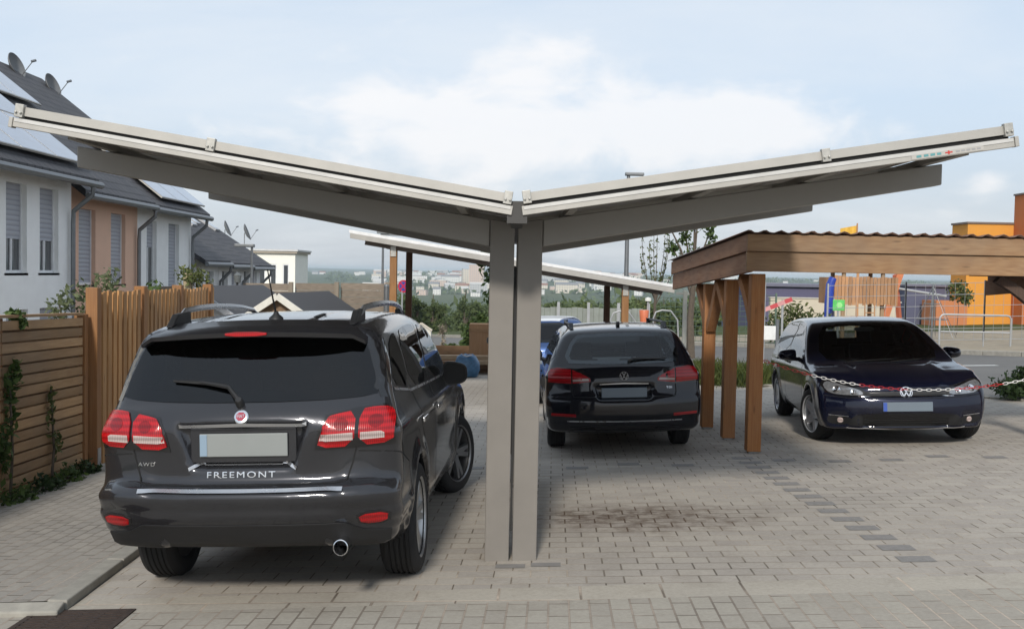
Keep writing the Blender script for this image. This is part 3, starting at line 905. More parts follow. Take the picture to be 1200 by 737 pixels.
# rear wiper
p, n = suv.onto('rear', -.02, 1.195, .02); p2, n2 = suv.onto('rear', -.10, 1.275, .035); p3, n3 = suv.onto('rear', -.28, 1.305, .035); p4, _ = suv.onto('rear', -.46, 1.318, .022); p5, _ = suv.onto('rear', -.12, 1.29, .022)
b = MB(); b.lathe([(0, .03), (.018, .03), (.024, .02), (.026, -.02)], 16, Matrix.Translation(p) @ Vector((0, 0, 1)).rotation_difference(n).to_matrix().to_4x4())
b.tube([p + n * .012, p2, p3], [.016, .013, .009], 6); b.tube([p5, p3 - n3 * .008, p4], [.010, .012, .008], 6)
b.build('rear_wiper', TRIM, suv.o, smooth=True)
# exhaust
b = MB(); Mx = Matrix.Translation((.60, -.98, .385)) @ Matrix.Rotation(R(-90), 4, 'X')
Mx = Matrix.Translation((.60, -1.035, .400)) @ Matrix.Rotation(R(-90), 4, 'X')
b.lathe([(.038, .3), (.038, .004), (.041, -.003), (.046, 0), (.047, .02), (.045, .3)], 28, Mx)
b.build('exhaust_pipe', CHROME, suv.o, smooth=True)
for s_ in (1, -1):
    make_wheel(suv.o, 'wheel', (s_ * .825, 0, .36), .36, .25, ALLOY, 5, s_)
    make_wheel(suv.o, 'wheel', (s_ * .825, WB, .36), .36, .24, ALLOY_DK, 5, s_, steer=23)
    for (y) in (0, WB):                     # dark liners inside the arches
        b = MB(); b.lathe([(.405, -.16), (.405, .16)], 32, Matrix.Translation((s_ * .74, y, .36)) @ Matrix.Rotation(R(90), 4, 'Y'))
        b.v = [(v[0], v[1], max(v[2], .37)) for v in b.v]
        b.build('arch_liner', TRIM, suv.o)
# headlights, out of sight from here but part of the car
for s_ in (1, -1):
    q = [(.52, .80), (.55, .93), (.80, .97), (.85, .90), (.80, .82)]
    suv.patch('headlight', 'front', [(x * s_, z) for x, z in q], CLEAR_LENS, .006, .012, .04, 1)
suv.patch('grille', 'front', [(-.42, .70), (-.46, .86), (.46, .86), (.42, .70)], TRIM, .006, .012, .05, 1)
on_ground(suv.o, -1.46, 6.95, 2.3)
suv.o.scale = (.95, 1, 1.02)
# ================================================================== dark estate car, tail towards us
est_sil = [(-1.00, .28), (-1.08, .36), (-1.115, .46), (-1.12, .60), (-1.11, .68), (-1.07, .715), (-1.055, .80), (-1.04, .93), (-1.01, 1.02), (-.97, 1.06),
           (-.86, 1.20), (-.74, 1.35), (-.67, 1.43), (-.55, 1.465), (-.1, 1.49), (.6, 1.505), (1.2, 1.49), (1.6, 1.43), (2.0, 1.27), (2.45, 1.04), (2.7, .965),
           (3.1, .93), (3.4, .86), (3.58, .75), (3.63, .6), (3.64, .42), (3.58, .24), (3.2, .18), (1.4, .20), (-.4, .22)]
est_W = [(.14, .80), (.3, .87), (.45, .90), (.62, .91), (.80, .905), (.92, .895), (1.0, .865), (1.06, .845), (1.2, .785), (1.36, .70), (1.46, .63), (1.55, .58)]
est_body = Body(est_sil, est_W, .91, rear=(.20, 2.8), front=(.30, 2.3), crown=.05, k=.09, wheels=[(0, .32), (2.71, .32)], arch=.365, ymid=1.3,
                feats=[trapez(.30, .34, .665, .815, .04, -.7), shoulder(.93, .014, .03), flare(0, .32, .39, .014), flare(2.71, .32, .39, .014), bumpz(.40, .46, .012, -.5, .015)])
PAINT_NAVY = paint('midnight paint', (.005, .006, .011), .3, .3, .008)
est = Car('estate_car', 'black estate car with roof rails seen from behind, parked beyond the grey posts', 'car', est_body)
est_rearwin = [(-.70, 1.075), (-.57, 1.37), (-.40, 1.405), (.40, 1.405), (.57, 1.37), (.70, 1.075), (.40, 1.06), (-.40, 1.06)]
holes = windows(est, [('rear_window', 'rear', est_rearwin, 1)], glass('estate rear glass', (.80, .88, .93), refl=1.5), .05)
for sd in ('right', 'left'):
    holes += windows(est, [('quarter_window', sd, [(-.80, 1.10), (-.52, 1.33), (-.05, 1.37), (.02, 1.03), (-.4, 1.05)], 1),
                           ('door_window', sd, [(.09, 1.03), (.05, 1.375), (.86, 1.40), (.84, 1.0)], 1),
                           ('door_window', sd, [(.92, 1.0), (.94, 1.40), (1.3, 1.375), (1.55, 1.30), (2.15, .985)], 1)], GLASS_LT, .03)
holes += windows(est, [('windscreen', 'front', [(-.68, 1.01), (-.52, 1.37), (0, 1.405), (.52, 1.37), (.68, 1.01), (0, .985)], 1)], GLASS_LT, .05)
est.shell(PAINT_NAVY, holes, cell=.026)
for (x, y) in ((-.38, 1.35), (.38, 1.35), (-.42, .45), (.42, .45), (0, .45)):
    car_seat(est, x, y, .34 if y > 1 else .28, .46, .56 if y > 1 else .50, y > 1 or abs(x) > .1)
steering_and_dash(est, 2.15, .93, .64)
for s_ in (1, -1):
    mir = lambda p: [(x * s_, z) for x, z in (p if s_ > 0 else p[::-1])]
    t = est.patch('tail_light', 'rear', mir([(.37, .865), (.40, .93), (.46, 1.0), (.76, 1.035), (.83, 1.02), (.875, .96), (.875, .85), (.60, .83)]), GLOSSBLK, .003, .02, .03)
    est.patch('red_lens', 'rear', mir([(.385, .868), (.39, .905), (.46, .945), (.588, .998), (.588, .848)]), RED_DARK, .010, .01, .025, 0, t)
    est.patch('red_lens', 'rear', mir([(.604, .848), (.604, 1.004), (.755, 1.020), (.83, 1.008), (.862, .965), (.866, .862)]), RED_DARK, .010, .01, .025, 0, t)
    est.patch('clear_lens', 'rear', mir([(.40, .878), (.41, .905), (.585, .895), (.585, .868)]), CLEAR_LENS, .012, .006, .02, 0, t)
    est.patch('reflector', 'rear', mir([(.56, .475), (.56, .505), (.84, .515), (.84, .485)]), RED_DARK, .006, .01, .03)
    # roof rails
    pts = []
    for i, q in enumerate(np.linspace(0, 1, 8)):
        x = s_ * (.565 + .03 * math.sin(q * math.pi)); y = -.45 + 1.85 * q
        z = est_body.hit('top', [(x, y)])[0][2]
        pts.append((x, y, z + (.045 if 0 < i < 7 else -.005)))
    b = MB(); b.tube(pts, .017, 8); rl = b.build('roof_rail', TRIM, est.o, smooth=True)
    for i in (0, 7):
        b = MB(); p = pts[i]; q = pts[1 if i == 0 else 6]
        b.prism([(min(p[1], q[1]) - .0, p[2] - .01), (max(p[1], q[1]), p[2] - .01), ((p[1] + q[1]) / 2 + (.08 if i == 0 else -.08), q[2] + .02), ((p[1] + q[1]) / 2, q[2] + .02)], p[0] - .025, p[0] + .025, lambda u, v, w: (w, u, v))
        b.build('rail_foot', TRIM, rl, bevel=.008)
    make_mirror(est, 'door_mirror', s_, s_ * .85, 1.72, 1.03, PAINT_NAVY, .22, .15, .15, .10)
P0, _ = est.onto('rear', 0, .74)
b = MB(); yb = P0.y - .004
b.hexa([(-.26, yb - .03, .685), (.26, yb - .03, .685), (.26, yb + .02, .685), (-.26, yb + .02, .685), (-.26, yb - .02, .795), (.26, yb - .02, .795), (.26, yb + .02, .795), (-.26, yb + .02, .795)])
b.build('number_plate', PLATE_DK, est.o, bevel=.003)
hb = MB(); est.ribbon(hb, 'rear', [(-.28, .838), (0, .845), (.28, .838)], .010, .006)
hb.build('chrome_strip', SATIN, est.o, fix=False)
hb = MB(); est.ribbon(hb, 'rear', [(-.66, .425), (0, .42), (.66, .425)], .014, .006)
hb.build('bumper_trim', SATIN, est.o, fix=False)
vw_emblem(est, 'rear', 0, .925, .052, CHROME)
est.text('small_lettering', 'rear', 'TDI', .52, .79, .022, CHROME, font_w=1.2)
g = MB()
est.ribbon(g, 'rear', [(-.595, .84), (-.60, .74), (-.58, .695), (0, .69), (.58, .695), (.60, .74), (.595, .84)], .012)
for sd in ('right', 'left'):
    est.ribbon(g, sd, [(.88, 1.39), (.88, 1.0), (.86, .7), (.84, .3)], .010)
    est.ribbon(g, sd, [(2.2, .98), (2.25, .8), (2.18, .3)], .010)
    est.ribbon(g, sd, [(.03, 1.03), (.10, .9), (.34, .6), (.4, .3)], .010)
g.build('seam', plain('gap', (.003, .003, .003), .8), est.o, fix=False)
p, n = est.onto('rear', .06, 1.085, .015); p2, _ = est.onto('rear', .12, 1.10, .03); p3, _ = est.onto('rear', .50, 1.10, .022)
b = MB(); b.tube([p, p2, p3], [.02, .014, .008], 6); b.build('rear_wiper', TRIM, est.o)
z = est_body.hit('top', [(0, -.35)])[0][2]
b = MB(); b.prism(chaikin([(-.43, z - .01), (-.25, z - .01), (-.36, z + .055), (-.41, z + .055)], 1), -.02, .02, lambda u, v, q: (q, u, v)); b.build('aerial_fin', TRIM, est.o, bevel=.006)
est.patch('rear_skirt', 'rear', [(-.66, .27), (-.62, .37), (.62, .37), (.66, .27)], TRIM, .006, .015, .05, 1)
for sd, s_ in (('right', 1), ('left', -1)):
    for y in (.22, 1.1):
        p, n = est.onto(sd, y, .86, .018); b = MB(); b.beam(p - Vector((0, .1, 0)), p + Vector((0, .1, 0)), .02, .03); b.build('door_handle', PAINT_NAVY, est.o, bevel=.007)
    for y in (0, 2.71):
        make_wheel(est.o, 'wheel', (s_ * .765, y, .32), .32, .215, ALLOY, 5, s_, twin=False)
        b = MB(); b.lathe([(.355, -.15), (.355, .15)], 24, Matrix.Translation((s_ * .72, y, .32)) @ Matrix.Rotation(R(90), 4, 'Y'))
        b.v = [(v[0], v[1], max(v[2], .3)) for v in b.v]; b.build('arch_liner', TRIM, est.o)
    est.patch('headlight', 'front', [(x * s_, zz) for x, zz in [(.42, .68), (.44, .78), (.75, .83), (.80, .74), (.72, .67)]], CLEAR_LENS, .006, .012, .05, 1)
on_ground(est.o, 1.31, 12.70, 0.6)
est.o.scale = (.97, 1, .985)

# ================================================================== dark hatchback under the wooden carport, nose towards us
hat_sil = [(-.62, .26), (-.74, .36), (-.77, .50), (-.76, .68), (-.73, .85), (-.69, .98), (-.62, 1.06), (-.50, 1.24), (-.40, 1.37), (-.28, 1.425), (.2, 1.455), (.75, 1.455),
           (1.2, 1.42), (1.5, 1.345), (1.9, 1.17), (2.28, 1.00), (2.46, .935), (2.8, .895), (3.12, .835), (3.32, .765), (3.42, .70), (3.475, .60), (3.50, .48), (3.495, .36), (3.47, .25), (3.38, .20), (3.1, .18), (1.4, .18), (-.3, .2)]
hat_W = [(.14, .78), (.28, .85), (.42, .885), (.58, .895), (.76, .89), (.88, .875), (.96, .845), (1.04, .82), (1.2, .755), (1.34, .68), (1.44, .61), (1.52, .56)]
HB = 2.637
def golf_nose(x, y, z):
    f = 1 / (1 + np.exp(-(y - 3.0) * 30))
    band = lambda a, b_, s_=.012: 1 / (1 + np.exp(-(z - a) / s_)) / (1 + np.exp((z - b_) / s_))
    lower = .04 * band(.235, .375) / (1 + np.exp((np.abs(x) - .50 + (.375 - z) * .3) / .012))
    grill = .022 * band(.585, .655, .008) / (1 + np.exp((np.abs(x) - .42) / .01))
    side = .035 * band(.25, .40) * np.exp(-((np.abs(x) - .70) / .10) ** 4)
    lip = -.012 * np.exp(-((z - .225) / .018) ** 2)
    hood = -.010 * np.exp(-((np.abs(x) - .42 - (3.3 - y) * .10) / .05) ** 2) * (z > .7) * (y > 2.3)
    return f * (lower + grill + side + lip) + hood
hat_body = Body(hat_sil, hat_W, .895, rear=(.22, 2.6), front=(.27, 3.0), crown=.05, k=.07, wheels=[(0, .316), (HB, .316)], arch=.352, ymid=1.3,
                feats=[golf_nose, shoulder(.80, .013, .025), flare(0, .316, .385, .016), flare(HB, .316, .385, .016)])
PAINT_BLUE = paint('deep blue paint', (.004, .006, .020), .35, .3, .008)
hat = Car('hatchback', 'dark blue hatchback facing us under the wooden carport behind the red and white chain', 'car', hat_body)
holes = windows(hat, [('windscreen', 'front', [(-.71, .955), (-.56, 1.345), (-.30, 1.385), (.30, 1.385), (.56, 1.345), (.71, .955), (.35, .93), (-.35, .93)], 1)], glass('hatch windscreen', (.40, .43, .43), refl=1.42), .05)
holes += windows(hat, [('rear_window', 'rear', [(-.60, 1.06), (-.52, 1.34), (.52, 1.34), (.60, 1.06)], 1)], GLASS_LT, .05)
for sd in ('right', 'left'):
    holes += windows(hat, [('door_window', sd, [(-.34, 1.12), (-.12, 1.33), (.20, 1.37), (.78, 1.375), (.76, .985), (-.2, 1.02)], 1),
                           ('door_window', sd, [(.85, .985), (.87, 1.375), (1.15, 1.36), (1.45, 1.28), (2.02, 1.01), (2.02, .97)], 1)], glass('hatch side glass', (.5, .52, .55), refl=2.2), .03)
hat.shell(PAINT_BLUE, holes, cell=.024)
for (x, y) in ((-.36, 1.05), (.36, 1.05), (-.36, .2), (.36, .2)):
    car_seat(hat, x, y, .36, .48, .58)
steering_and_dash(hat, 2.0, .90, .62)
PLASTIC = plain('dark grille', (.005, .005, .006), .6, var=.3, scale=30)
hat.patch('grille', 'front', [(-.46, .595), (-.455, .645), (.455, .645), (.46, .595)], PLASTIC, .004, .012, .03)
hb = MB(); hat.ribbon(hb, 'front', [(-.50, .592), (0, .585), (.50, .592)], .010, .009)
hb.build('grille_chrome_strip', CHROME, hat.o, fix=False)
hb = MB()
for z in (.612, .630): hat.ribbon(hb, 'front', [(-.44, z), (.44, z)], .006, .009)
hb.build('grille_bars', GLOSSBLK, hat.o, fix=False)
hat.patch('lower_grille', 'front', [(-.58, .240), (-.62, .30), (-.50, .405), (.50, .405), (.62, .30), (.58, .240)], PLASTIC, .004, .012, .04, 1)
hb = MB()
for z in (.268, .295, .322, .349): hat.ribbon(hb, 'front', [(-.45, z), (.45, z)], .010, .012)
hb.build('lower_grille_bars', GLOSSBLK, hat.o, fix=False)
hb = MB(); hat.ribbon(hb, 'front', [(-.62, .232), (0, .215), (.62, .232)], .012, .012)
hb.build('lower_chrome_strip', SATIN, hat.o, fix=False)
for s_ in (1, -1):
    mir = lambda p: [(x * s_, z) for x, z in (p if s_ > 0 else p[::-1])]
    hl = hat.patch('headlight', 'front', mir([(.42, .590), (.43, .660), (.50, .695), (.74, .765), (.82, .775), (.862, .73), (.858, .65), (.76, .605), (.60, .588)]), GLOSSBLK, .003, .02, .03, 1)
    hat.patch('lens', 'front', mir([(.45, .607), (.46, .652), (.55, .685), (.74, .745), (.81, .752), (.842, .70), (.78, .622), (.60, .605)]), plain('headlight glass', (.30, .31, .33), .12, .6, coat=1, var=.35, scale=40), .008, .01, .025, 1, hl)
    for (x, z, r) in ((.55, .640, .030), (.71, .668, .040)):
        M, p = hat.disc_frame('front', s_ * x, z, .008); T = Matrix.Translation(p) @ M
        b = MB(); b.lathe([(0, .006), (r * .55, .010), (r * .7, .004), (r, .008), (r * 1.1, .0)], 20, T); b.build('lamp_bowl', CHROME, hl, smooth=True)
    hat.patch('fog_light_recess', 'front', mir([(.59, .27), (.58, .36), (.80, .375), (.82, .30), (.74, .26)]), PLASTIC, .004, .012, .03, 1)
    M, p = hat.disc_frame('front', s_ * .68, .315, .004); T = Matrix.Translation(p) @ M
    b = MB(); b.lathe([(0, .010), (.028, .010), (.034, .0)], 20, T); b.build('fog_light', CLEAR_LENS, hat.o, smooth=True)
    hb = MB(); hat.ribbon(hb, 'front', mir([(.60, .362), (.80, .378)]), .008, .008); hb.build('fog_light_trim', SATIN, hat.o, fix=False)
    make_mirror(hat, 'door_mirror', s_, s_ * .84, 1.66, .985, PAINT_BLUE, .22, .14, .15, .10)
    sd = 'right' if s_ > 0 else 'left'
    for y in (.10, .98):
        p, n = hat.onto(sd, y, .86, .018); b = MB(); b.beam(p - Vector((0, .1, 0)), p + Vector((0, .1, 0)), .02, .03); b.build('door_handle', PAINT_BLUE, hat.o, bevel=.007)
    for y in (0, HB):
        make_wheel(hat.o, 'wheel', (s_ * .790, y, .316), .316, .205, plain('bright alloy', (.62, .63, .65), .3, .6, var=.06) if s_ > 0 and y == 0 else bpy.data.materials['bright alloy'], 5, s_, steer=-14 if y else 0, twin=False)
        b = MB(); b.lathe([(.345, -.15), (.345, .15)], 24, Matrix.Translation((s_ * .71, y, .316)) @ Matrix.Rotation(R(90), 4, 'Y'))
        b.v = [(v[0], v[1], max(v[2], .26)) for v in b.v]; b.build('arch_liner', TRIM, hat.o)
    hat.patch('tail_light', 'rear', mir([(.45, .86), (.45, .98), (.72, .99), (.72, .86)]), RED_DARK, .006, .012, .05, 1)
P0, _ = hat.onto('front', 0, .46)
b = MB(); yb = P0.y
b.hexa([(-.26, yb - .02, .425), (.26, yb - .02, .425), (.26, yb + .018, .425), (-.26, yb + .018, .425), (-.26, yb - .02, .53), (.26, yb - .02, .53), (.26, yb + .012, .53), (-.26, yb + .012, .53)])
pl = b.build('number_plate', PLATE_DK, hat.o, bevel=.003)
b = MB(); b.hexa([(.218, yb + .010, .428), (.258, yb + .010, .428), (.258, yb + .0205, .428), (.218, yb + .0205, .428), (.218, yb + .01, .527), (.258, yb + .01, .527), (.258, yb + .0145, .527), (.218, yb + .0145, .527)])
b.build('plate_blue_field', EUBLUE, pl)
vw_emblem(hat, 'front', 0, .632, .068, CHROME)
g = MB()
hat.ribbon(g, 'front', [(-.80, .77), (-.45, .69), (0, .672), (.45, .69), (.80, .77)], .010)
hat.ribbon(g, 'front', [(-.84, .60), (-.60, .575), (0, .565), (.60, .575), (.84, .60)], .007)
for sd in ('right', 'left'):
    hat.ribbon(g, sd, [(.81, 1.37), (.81, .98), (.79, .6), (.77, .25)], .010)
    hat.ribbon(g, sd, [(2.10, .96), (2.14, .7), (2.06, .25)], .010)
    hat.ribbon(g, sd, [(-.1, 1.02), (.02, .9), (.30, .55), (.36, .25)], .010)
g.build('seam', plain('gap', (.003, .003, .003), .8), hat.o, fix=False)
# windscreen wipers
for (x0, x1) in ((.45, -.15), (-.05, -.62)):
    a, n = hat.onto('front', x0, .925, .008); c, _ = hat.onto('front', x1, .955, .008)
    b = MB(); b.tube([a, (a + c) / 2 + n * .004, c], [.006, .005, .004], 6); b.build('wiper', RUBBER, hat.o)
# interior mirror and a paper on the dash, both visible through the screen
b = MB(); b.prism(chaikin([(-.12, 1.27), (.12, 1.27), (.12, 1.335), (-.12, 1.335)], 2), 1.42, 1.45, lambda u, v, q: (u, q, v)); b.build('interior_mirror', plain('inner mirror', (.45, .47, .48), .1, .6), hat.o)
on_ground(hat.o, 4.90, 15.42, 180 + 5.5)
hat.o.scale = (1.06, 1, 1)

# ================================================================== blue car beyond, mostly hidden
sm_sil = [(-.60, .26), (-.72, .40), (-.74, .60), (-.72, .80), (-.68, .98), (-.60, 1.08), (-.48, 1.30), (-.40, 1.42), (-.2, 1.475), (.4, 1.49), (1.0, 1.46), (1.4, 1.36), (1.9, 1.10), (2.2, .98), (2.7, .92), (3.05, .82), (3.2, .66), (3.22, .4), (3.1, .22), (1.4, .2), (-.3, .22)]
sm_W = [(.14, .76), (.3, .83), (.5, .86), (.75, .86), (.95, .83), (1.05, .80), (1.2, .74), (1.36, .66), (1.46, .60), (1.55, .55)]
sm_body = Body(sm_sil, sm_W, .86, rear=(.18, 2.6), front=(.3, 2.4), crown=.05, k=.09, wheels=[(0, .30), (2.49, .30)], arch=.335, ymid=1.3)
sm = Car('small_car', 'bright blue small car with pale roof, glimpsed behind the black estate under the far canopy', 'car', sm_body)
PAINT_SKY = paint('bright blue paint', (.02, .06, .18), .25, .3)
hl = windows(sm, [('rear_window', 'rear', [(-.62, 1.06), (-.54, 1.385), (.54, 1.385), (.62, 1.06)], 1), ('windscreen', 'front', [(-.62, 1.02), (-.5, 1.35), (.5, 1.35), (.62, 1.02)], 1)], GLASS_MID, .05)
for sd in ('right', 'left'):
    hl += windows(sm, [('door_window', sd, [(-.3, 1.12), (-.1, 1.36), (.7, 1.38), (.7, 1.02)], 1), ('door_window', sd, [(.78, 1.02), (.78, 1.38), (1.25, 1.32), (1.8, 1.03)], 1)], GLASS_MID, .03)
sm.shell(PAINT_SKY, hl, cell=.034)
sm.patch('roof_panel', 'top', [(-.52, -.38), (.52, -.38), (.52, 1.1), (-.52, 1.1)], plain('white roof paint', (.62, .64, .66), .3, coat=.5), .004, .006, .08, 1)
for s_ in (1, -1):
    mir = lambda p: [(x * s_, z) for x, z in (p if s_ > 0 else p[::-1])]
    sm.patch('tail_light', 'rear', mir([(.56, .80), (.56, 1.0), (.70, 1.06), (.80, 1.0), (.82, .82)]), RED_LENS, .008, .012, .04, 1)
    make_mirror(sm, 'door_mirror', s_, s_ * .80, 1.55, 1.03, TRIM, .22, .14, .16, .10)
    for y in (0, 2.49):
        make_wheel(sm.o, 'wheel', (s_ * .74, y, .30), .30, .19, ALLOY, 5, s_, twin=False)
for (x, y) in ((-.34, 1.0), (.34, 1.0), (-.34, .2), (.34, .2)): car_seat(sm, x, y, .36, .46, .56)
sm.patch('number_plate', 'rear', [(-.26, .72), (-.26, .83), (.26, .83), (.26, .72)], PLATE_DK, .008, .012, .06)
sm.patch('bumper', 'rear', [(-.80, .32), (-.82, .55), (.82, .55), (.80, .32)], TRIM, .012, .012, .05, 1)
on_ground(sm.o, .60, 18.0, 1.0)
# ================================================================== ground
def smooth01(t):
    t = max(0., min(1., t)); return t * t * (3 - 2 * t)
def terrain(x, y):
    xs = max(-45, min(45, x))
    z = gz(xs, max(-30, min(y, 60)))
    if y > 60:
        z += -.09 * (min(y, 160) - 60) if y < 160 else -9.0
        if y > 160: z += -24 * smooth01((y - 160) / 500)
        if y > 900: z += 26 * smooth01((y - 900) / 1700)
        if y > 2600: z += 10 * smooth01((y - 2600) / 5000)
        z += math.sin(x * .004 + 1) * 3 * smooth01((y - 500) / 1500) + math.sin(x * .0011 + y * .0004) * 5 * smooth01((y - 2600) / 5000)
    return z
ys = [-40, -20, -8, -2] + list(np.arange(0, 62, 3.0)) + list(np.arange(64, 170, 8.0)) + [190, 220, 260, 320, 400, 500, 620, 760, 900, 1050, 1200, 1400, 1600, 1800, 2000, 2300, 2600, 3000, 3500, 4000, 4700, 5400, 6200, 7000, 8200]
xs = [-6000, -4000, -2500, -1600, -1000, -600, -350, -200, -120, -80, -60, -45] + list(np.arange(-40, 41, 4.0)) + [45, 60, 80, 120, 200, 350, 600, 1000, 1600, 2500, 4000, 6000]
t = NT('meadow'); t.set(rough=.9, spec=.15)
o_ = t.coord('Object')
n1 = t.noise(o_, .25, 6, .65); n2 = t.noise(o_, .004, 5, .6); n3 = t.noise(o_, 9, 4, .7)
c = t.ramp(n1, [(.3, (.045, .065, .02)), (.55, (.085, .10, .035)), (.75, (.17, .15, .085))])
c = t.mix(t.ramp(n2, [(.4, (0, 0, 0)), (.6, (.8,) * 3)]), c, (.05, .075, .03))
t.base(t.mix(.5, c, t.ramp(n3, [(.3, (.5,) * 3), (.7, (1, 1, 1))]), 'MULTIPLY')); t.bump(n3, .6, .05)
sheet('ground', [[(x, y, terrain(x, y) - .012) for x in xs] for y in ys], t.m)

def flat_sheet(name, outline, mat, dz, cell=1.0):
    V, F, ring = fill2d(outline, cell)
    b = MB(); b.add([(p[0], p[1], gz(p[0], p[1]) + dz) for p in V], F)
    return tag(b.build(name, mat, smooth='all'), kind='structure')

stain = [(1.10, 8.45, 1.35, .85, 1.0, (.105, .070, .045)), (.80, 8.55, .85, .42, 1.0, (.085, .055, .035)), (.75, 6.35, .13, .04, .5, (.30, .17, .08))]
M_LOT = pavers('grey pavers', .24, .16, (.475, .435, .38), (.405, .37, .33), (.22, .19, .155), 2.3, .0068, stain)
M_LANE = pavers('lane pavers', .24, .12, (.41, .38, .325), (.365, .335, .29), (.20, .17, .14), 92.3, .007)
M_WALK = pavers('walk pavers', .20, .10, (.37, .345, .305), (.32, .30, .27), (.16, .14, .12), 92.3, .009)
M_BAND = pavers('edging slabs', .50, .62, (.47, .43, .365), (.43, .395, .34), (.26, .22, .18), 1.8, .010)
EDGE = lambda x: 6.17 + .030 * x            # where the lane meets the bays
flat_sheet('parking_lot', [(-2.62, EDGE(-2.62) + .30), (22, EDGE(22) + .30), (22, 4.6), (14, 10.6), (8.6, 16.4), (4.9, 20.4), (0, 25.7), (-3.2, 27.2), (-9, 27.2), (-9, 16.6), (-3.05, 16.6)], M_LOT, .0, 2.0)
flat_sheet('edging_band', [(-2.62, EDGE(-2.62)), (22, EDGE(22)), (22, EDGE(22) + .30), (-2.62, EDGE(-2.62) + .30)], M_BAND, .0, 1.0)
flat_sheet('lane', [(-20, -14), (26, -14), (26, EDGE(26)), (-2.62, EDGE(-2.62)), (-20, EDGE(-20))], M_LANE, .0, 2.0)
# footway on the fence side, a step higher behind a kerb
flat_sheet('footway', [(-4.62, EDGE(-4.6) + .10), (-2.74, EDGE(-2.7) + .10), (-3.06, 16.6), (-4.86, 16.6)], M_WALK, .055, 1.0)
M_KERB = plain('kerb concrete', (.30, .285, .25), .85, var=.2, scale=9, bump=.4)
b = MB()
for i in range(11):
    y0 = EDGE(-2.7) + .10 + i * 1.0; y1 = y0 + .988
    x0 = -2.74 - (y0 - 6.1) * .0305; x1 = -2.74 - (y1 - 6.1) * .0305
    b.hexa([(x0 - .002, y0, gz(x0, y0) - .06), (x0 + .12, y0, gz(x0, y0) - .06), (x1 + .12, y1, gz(x1, y1) - .06), (x1 - .002, y1, gz(x1, y1) - .06),
            (x0 - .002, y0, gz(x0, y0) + .062), (x0 + .12, y0, gz(x0, y0) + .062), (x1 + .12, y1, gz(x1, y1) + .062), (x1 - .002, y1, gz(x1, y1) + .062)])
tag(b.build('kerb', M_KERB, bevel=.010), kind='structure')
b = MB()
for i in range(14):
    x0 = -2.62 - (i + 1) * .5; x1 = x0 + .494
    y0 = EDGE(x0) - .02
    b.hexa([(x0, y0, gz(x0, y0) - .06), (x1, y0, gz(x1, y0) - .06), (x1, y0 + .11, gz(x1, y0) - .06), (x0, y0 + .11, gz(x0, y0) - .06),
            (x0, y0, gz(x0, y0) + .03), (x1, y0, gz(x1, y0) + .03), (x1, y0 + .11, gz(x1, y0) + .058), (x0, y0 + .11, gz(x0, y0) + .058)])
tag(b.build('cross_kerb', M_KERB, bevel=.010), kind='structure')
# dark marker stones: the bay dividing line and a scatter row at the bay heads
M_DARK = plain('anthracite pavers', (.235, .225, .215), .8, var=.2, scale=30, bump=.3)
b = MB()
def stone(x, y, w=.235, d=.155, dz=.003):
    a = R(-2.3); ca, sa = math.cos(a), math.sin(a)
    q = [(x + u * ca - v * sa, y + u * sa + v * ca) for u, v in ((-w / 2, -d / 2), (w / 2, -d / 2), (w / 2, d / 2), (-w / 2, d / 2))]
    b.add([(px, py, gz(px, py) + dz) for px, py in q], [(0, 1, 2, 3)])
k = 0
for i in range(15):
    y = 6.98 + i * .32
    xc = 2.74 - (y - 7.0) * .040
    stone(xc, y)
    stone(xc + (.12 if i % 2 else -.12), y + .16) if False else None
for i in range(24):
    x = -.4 + i * .56
    if i % 7 == 5: continue
    stone(x, 11.0 + (x) * .035 + (.16 if i % 3 == 0 else 0))
for i in range(7):
    stone(5.6 + i * .5, 10.4 + (i % 2) * .32)
tag(b.build('marker_pavers', M_DARK, fix=False), kind='structure')
# a few odd-toned replacement stones near the post
b = MB(); stone(.02, 7.0, .2, .1); stone(.26, 7.02, .2, .1)
tag(b.build('patch_pavers', plain('patch pavers', (.22, .21, .20), .85, var=.2), fix=False), kind='structure')

# street beyond the bays, running off to the valley
t = NT('asphalt'); t.set(rough=.85, spec=.3)
o_ = t.coord('Object'); n1 = t.noise(o_, .4, 6, .6); n2 = t.noise(o_, 60, 2, .7)
t.base(t.mix(.4, t.ramp(n1, [(.3, (.13, .125, .12)), (.7, (.18, .175, .165))]), t.ramp(n2, [(.3, (.5,) * 3), (.7, (1, 1, 1))]), 'MULTIPLY')); t.bump(n2, .4, .004)
M_ASPH = t.m
flat_sheet('street', [(30, -2), (14.1, 10.7), (8.7, 16.5), (5.0, 20.5), (.1, 25.8), (-3.1, 27.3), (-9, 34), (-18, 44), (-40, 64), (-22, 70), (-6, 54.5), (3, 42.5), (8.6, 34.8), (13.6, 27.8), (26, 14), (40, 4)], M_ASPH, -.006, 3.0)
def kerb_run(name, pts, w, h, mat, dz=0):
    b = MB()
    for (a, c) in zip(pts[:-1], pts[1:]):
        a = Vector((*a, 0)); c = Vector((*c, 0)); L = (c - a).length; n = max(1, int(L / 1.0))
        d = (c - a) / n; s_ = Vector((d.y, -d.x, 0)).normalized() * w / 2
        for i in range(n):
            p = a + d * i; q = a + d * (i + .985)
            pr = [p - s_, p + s_, q + s_, q - s_]
            b.hexa([(v.x, v.y, gz(v.x, v.y) - .08 + dz) for v in pr] + [(v.x, v.y, gz(v.x, v.y) + h + dz) for v in pr])
    return tag(b.build(name, mat, bevel=.012), kind='structure')
kerb_run('street_kerb', [(22, 4.5), (14.05, 10.65), (8.65, 16.45), (4.95, 20.45), (.05, 25.75)], .14, .035, M_KERB)
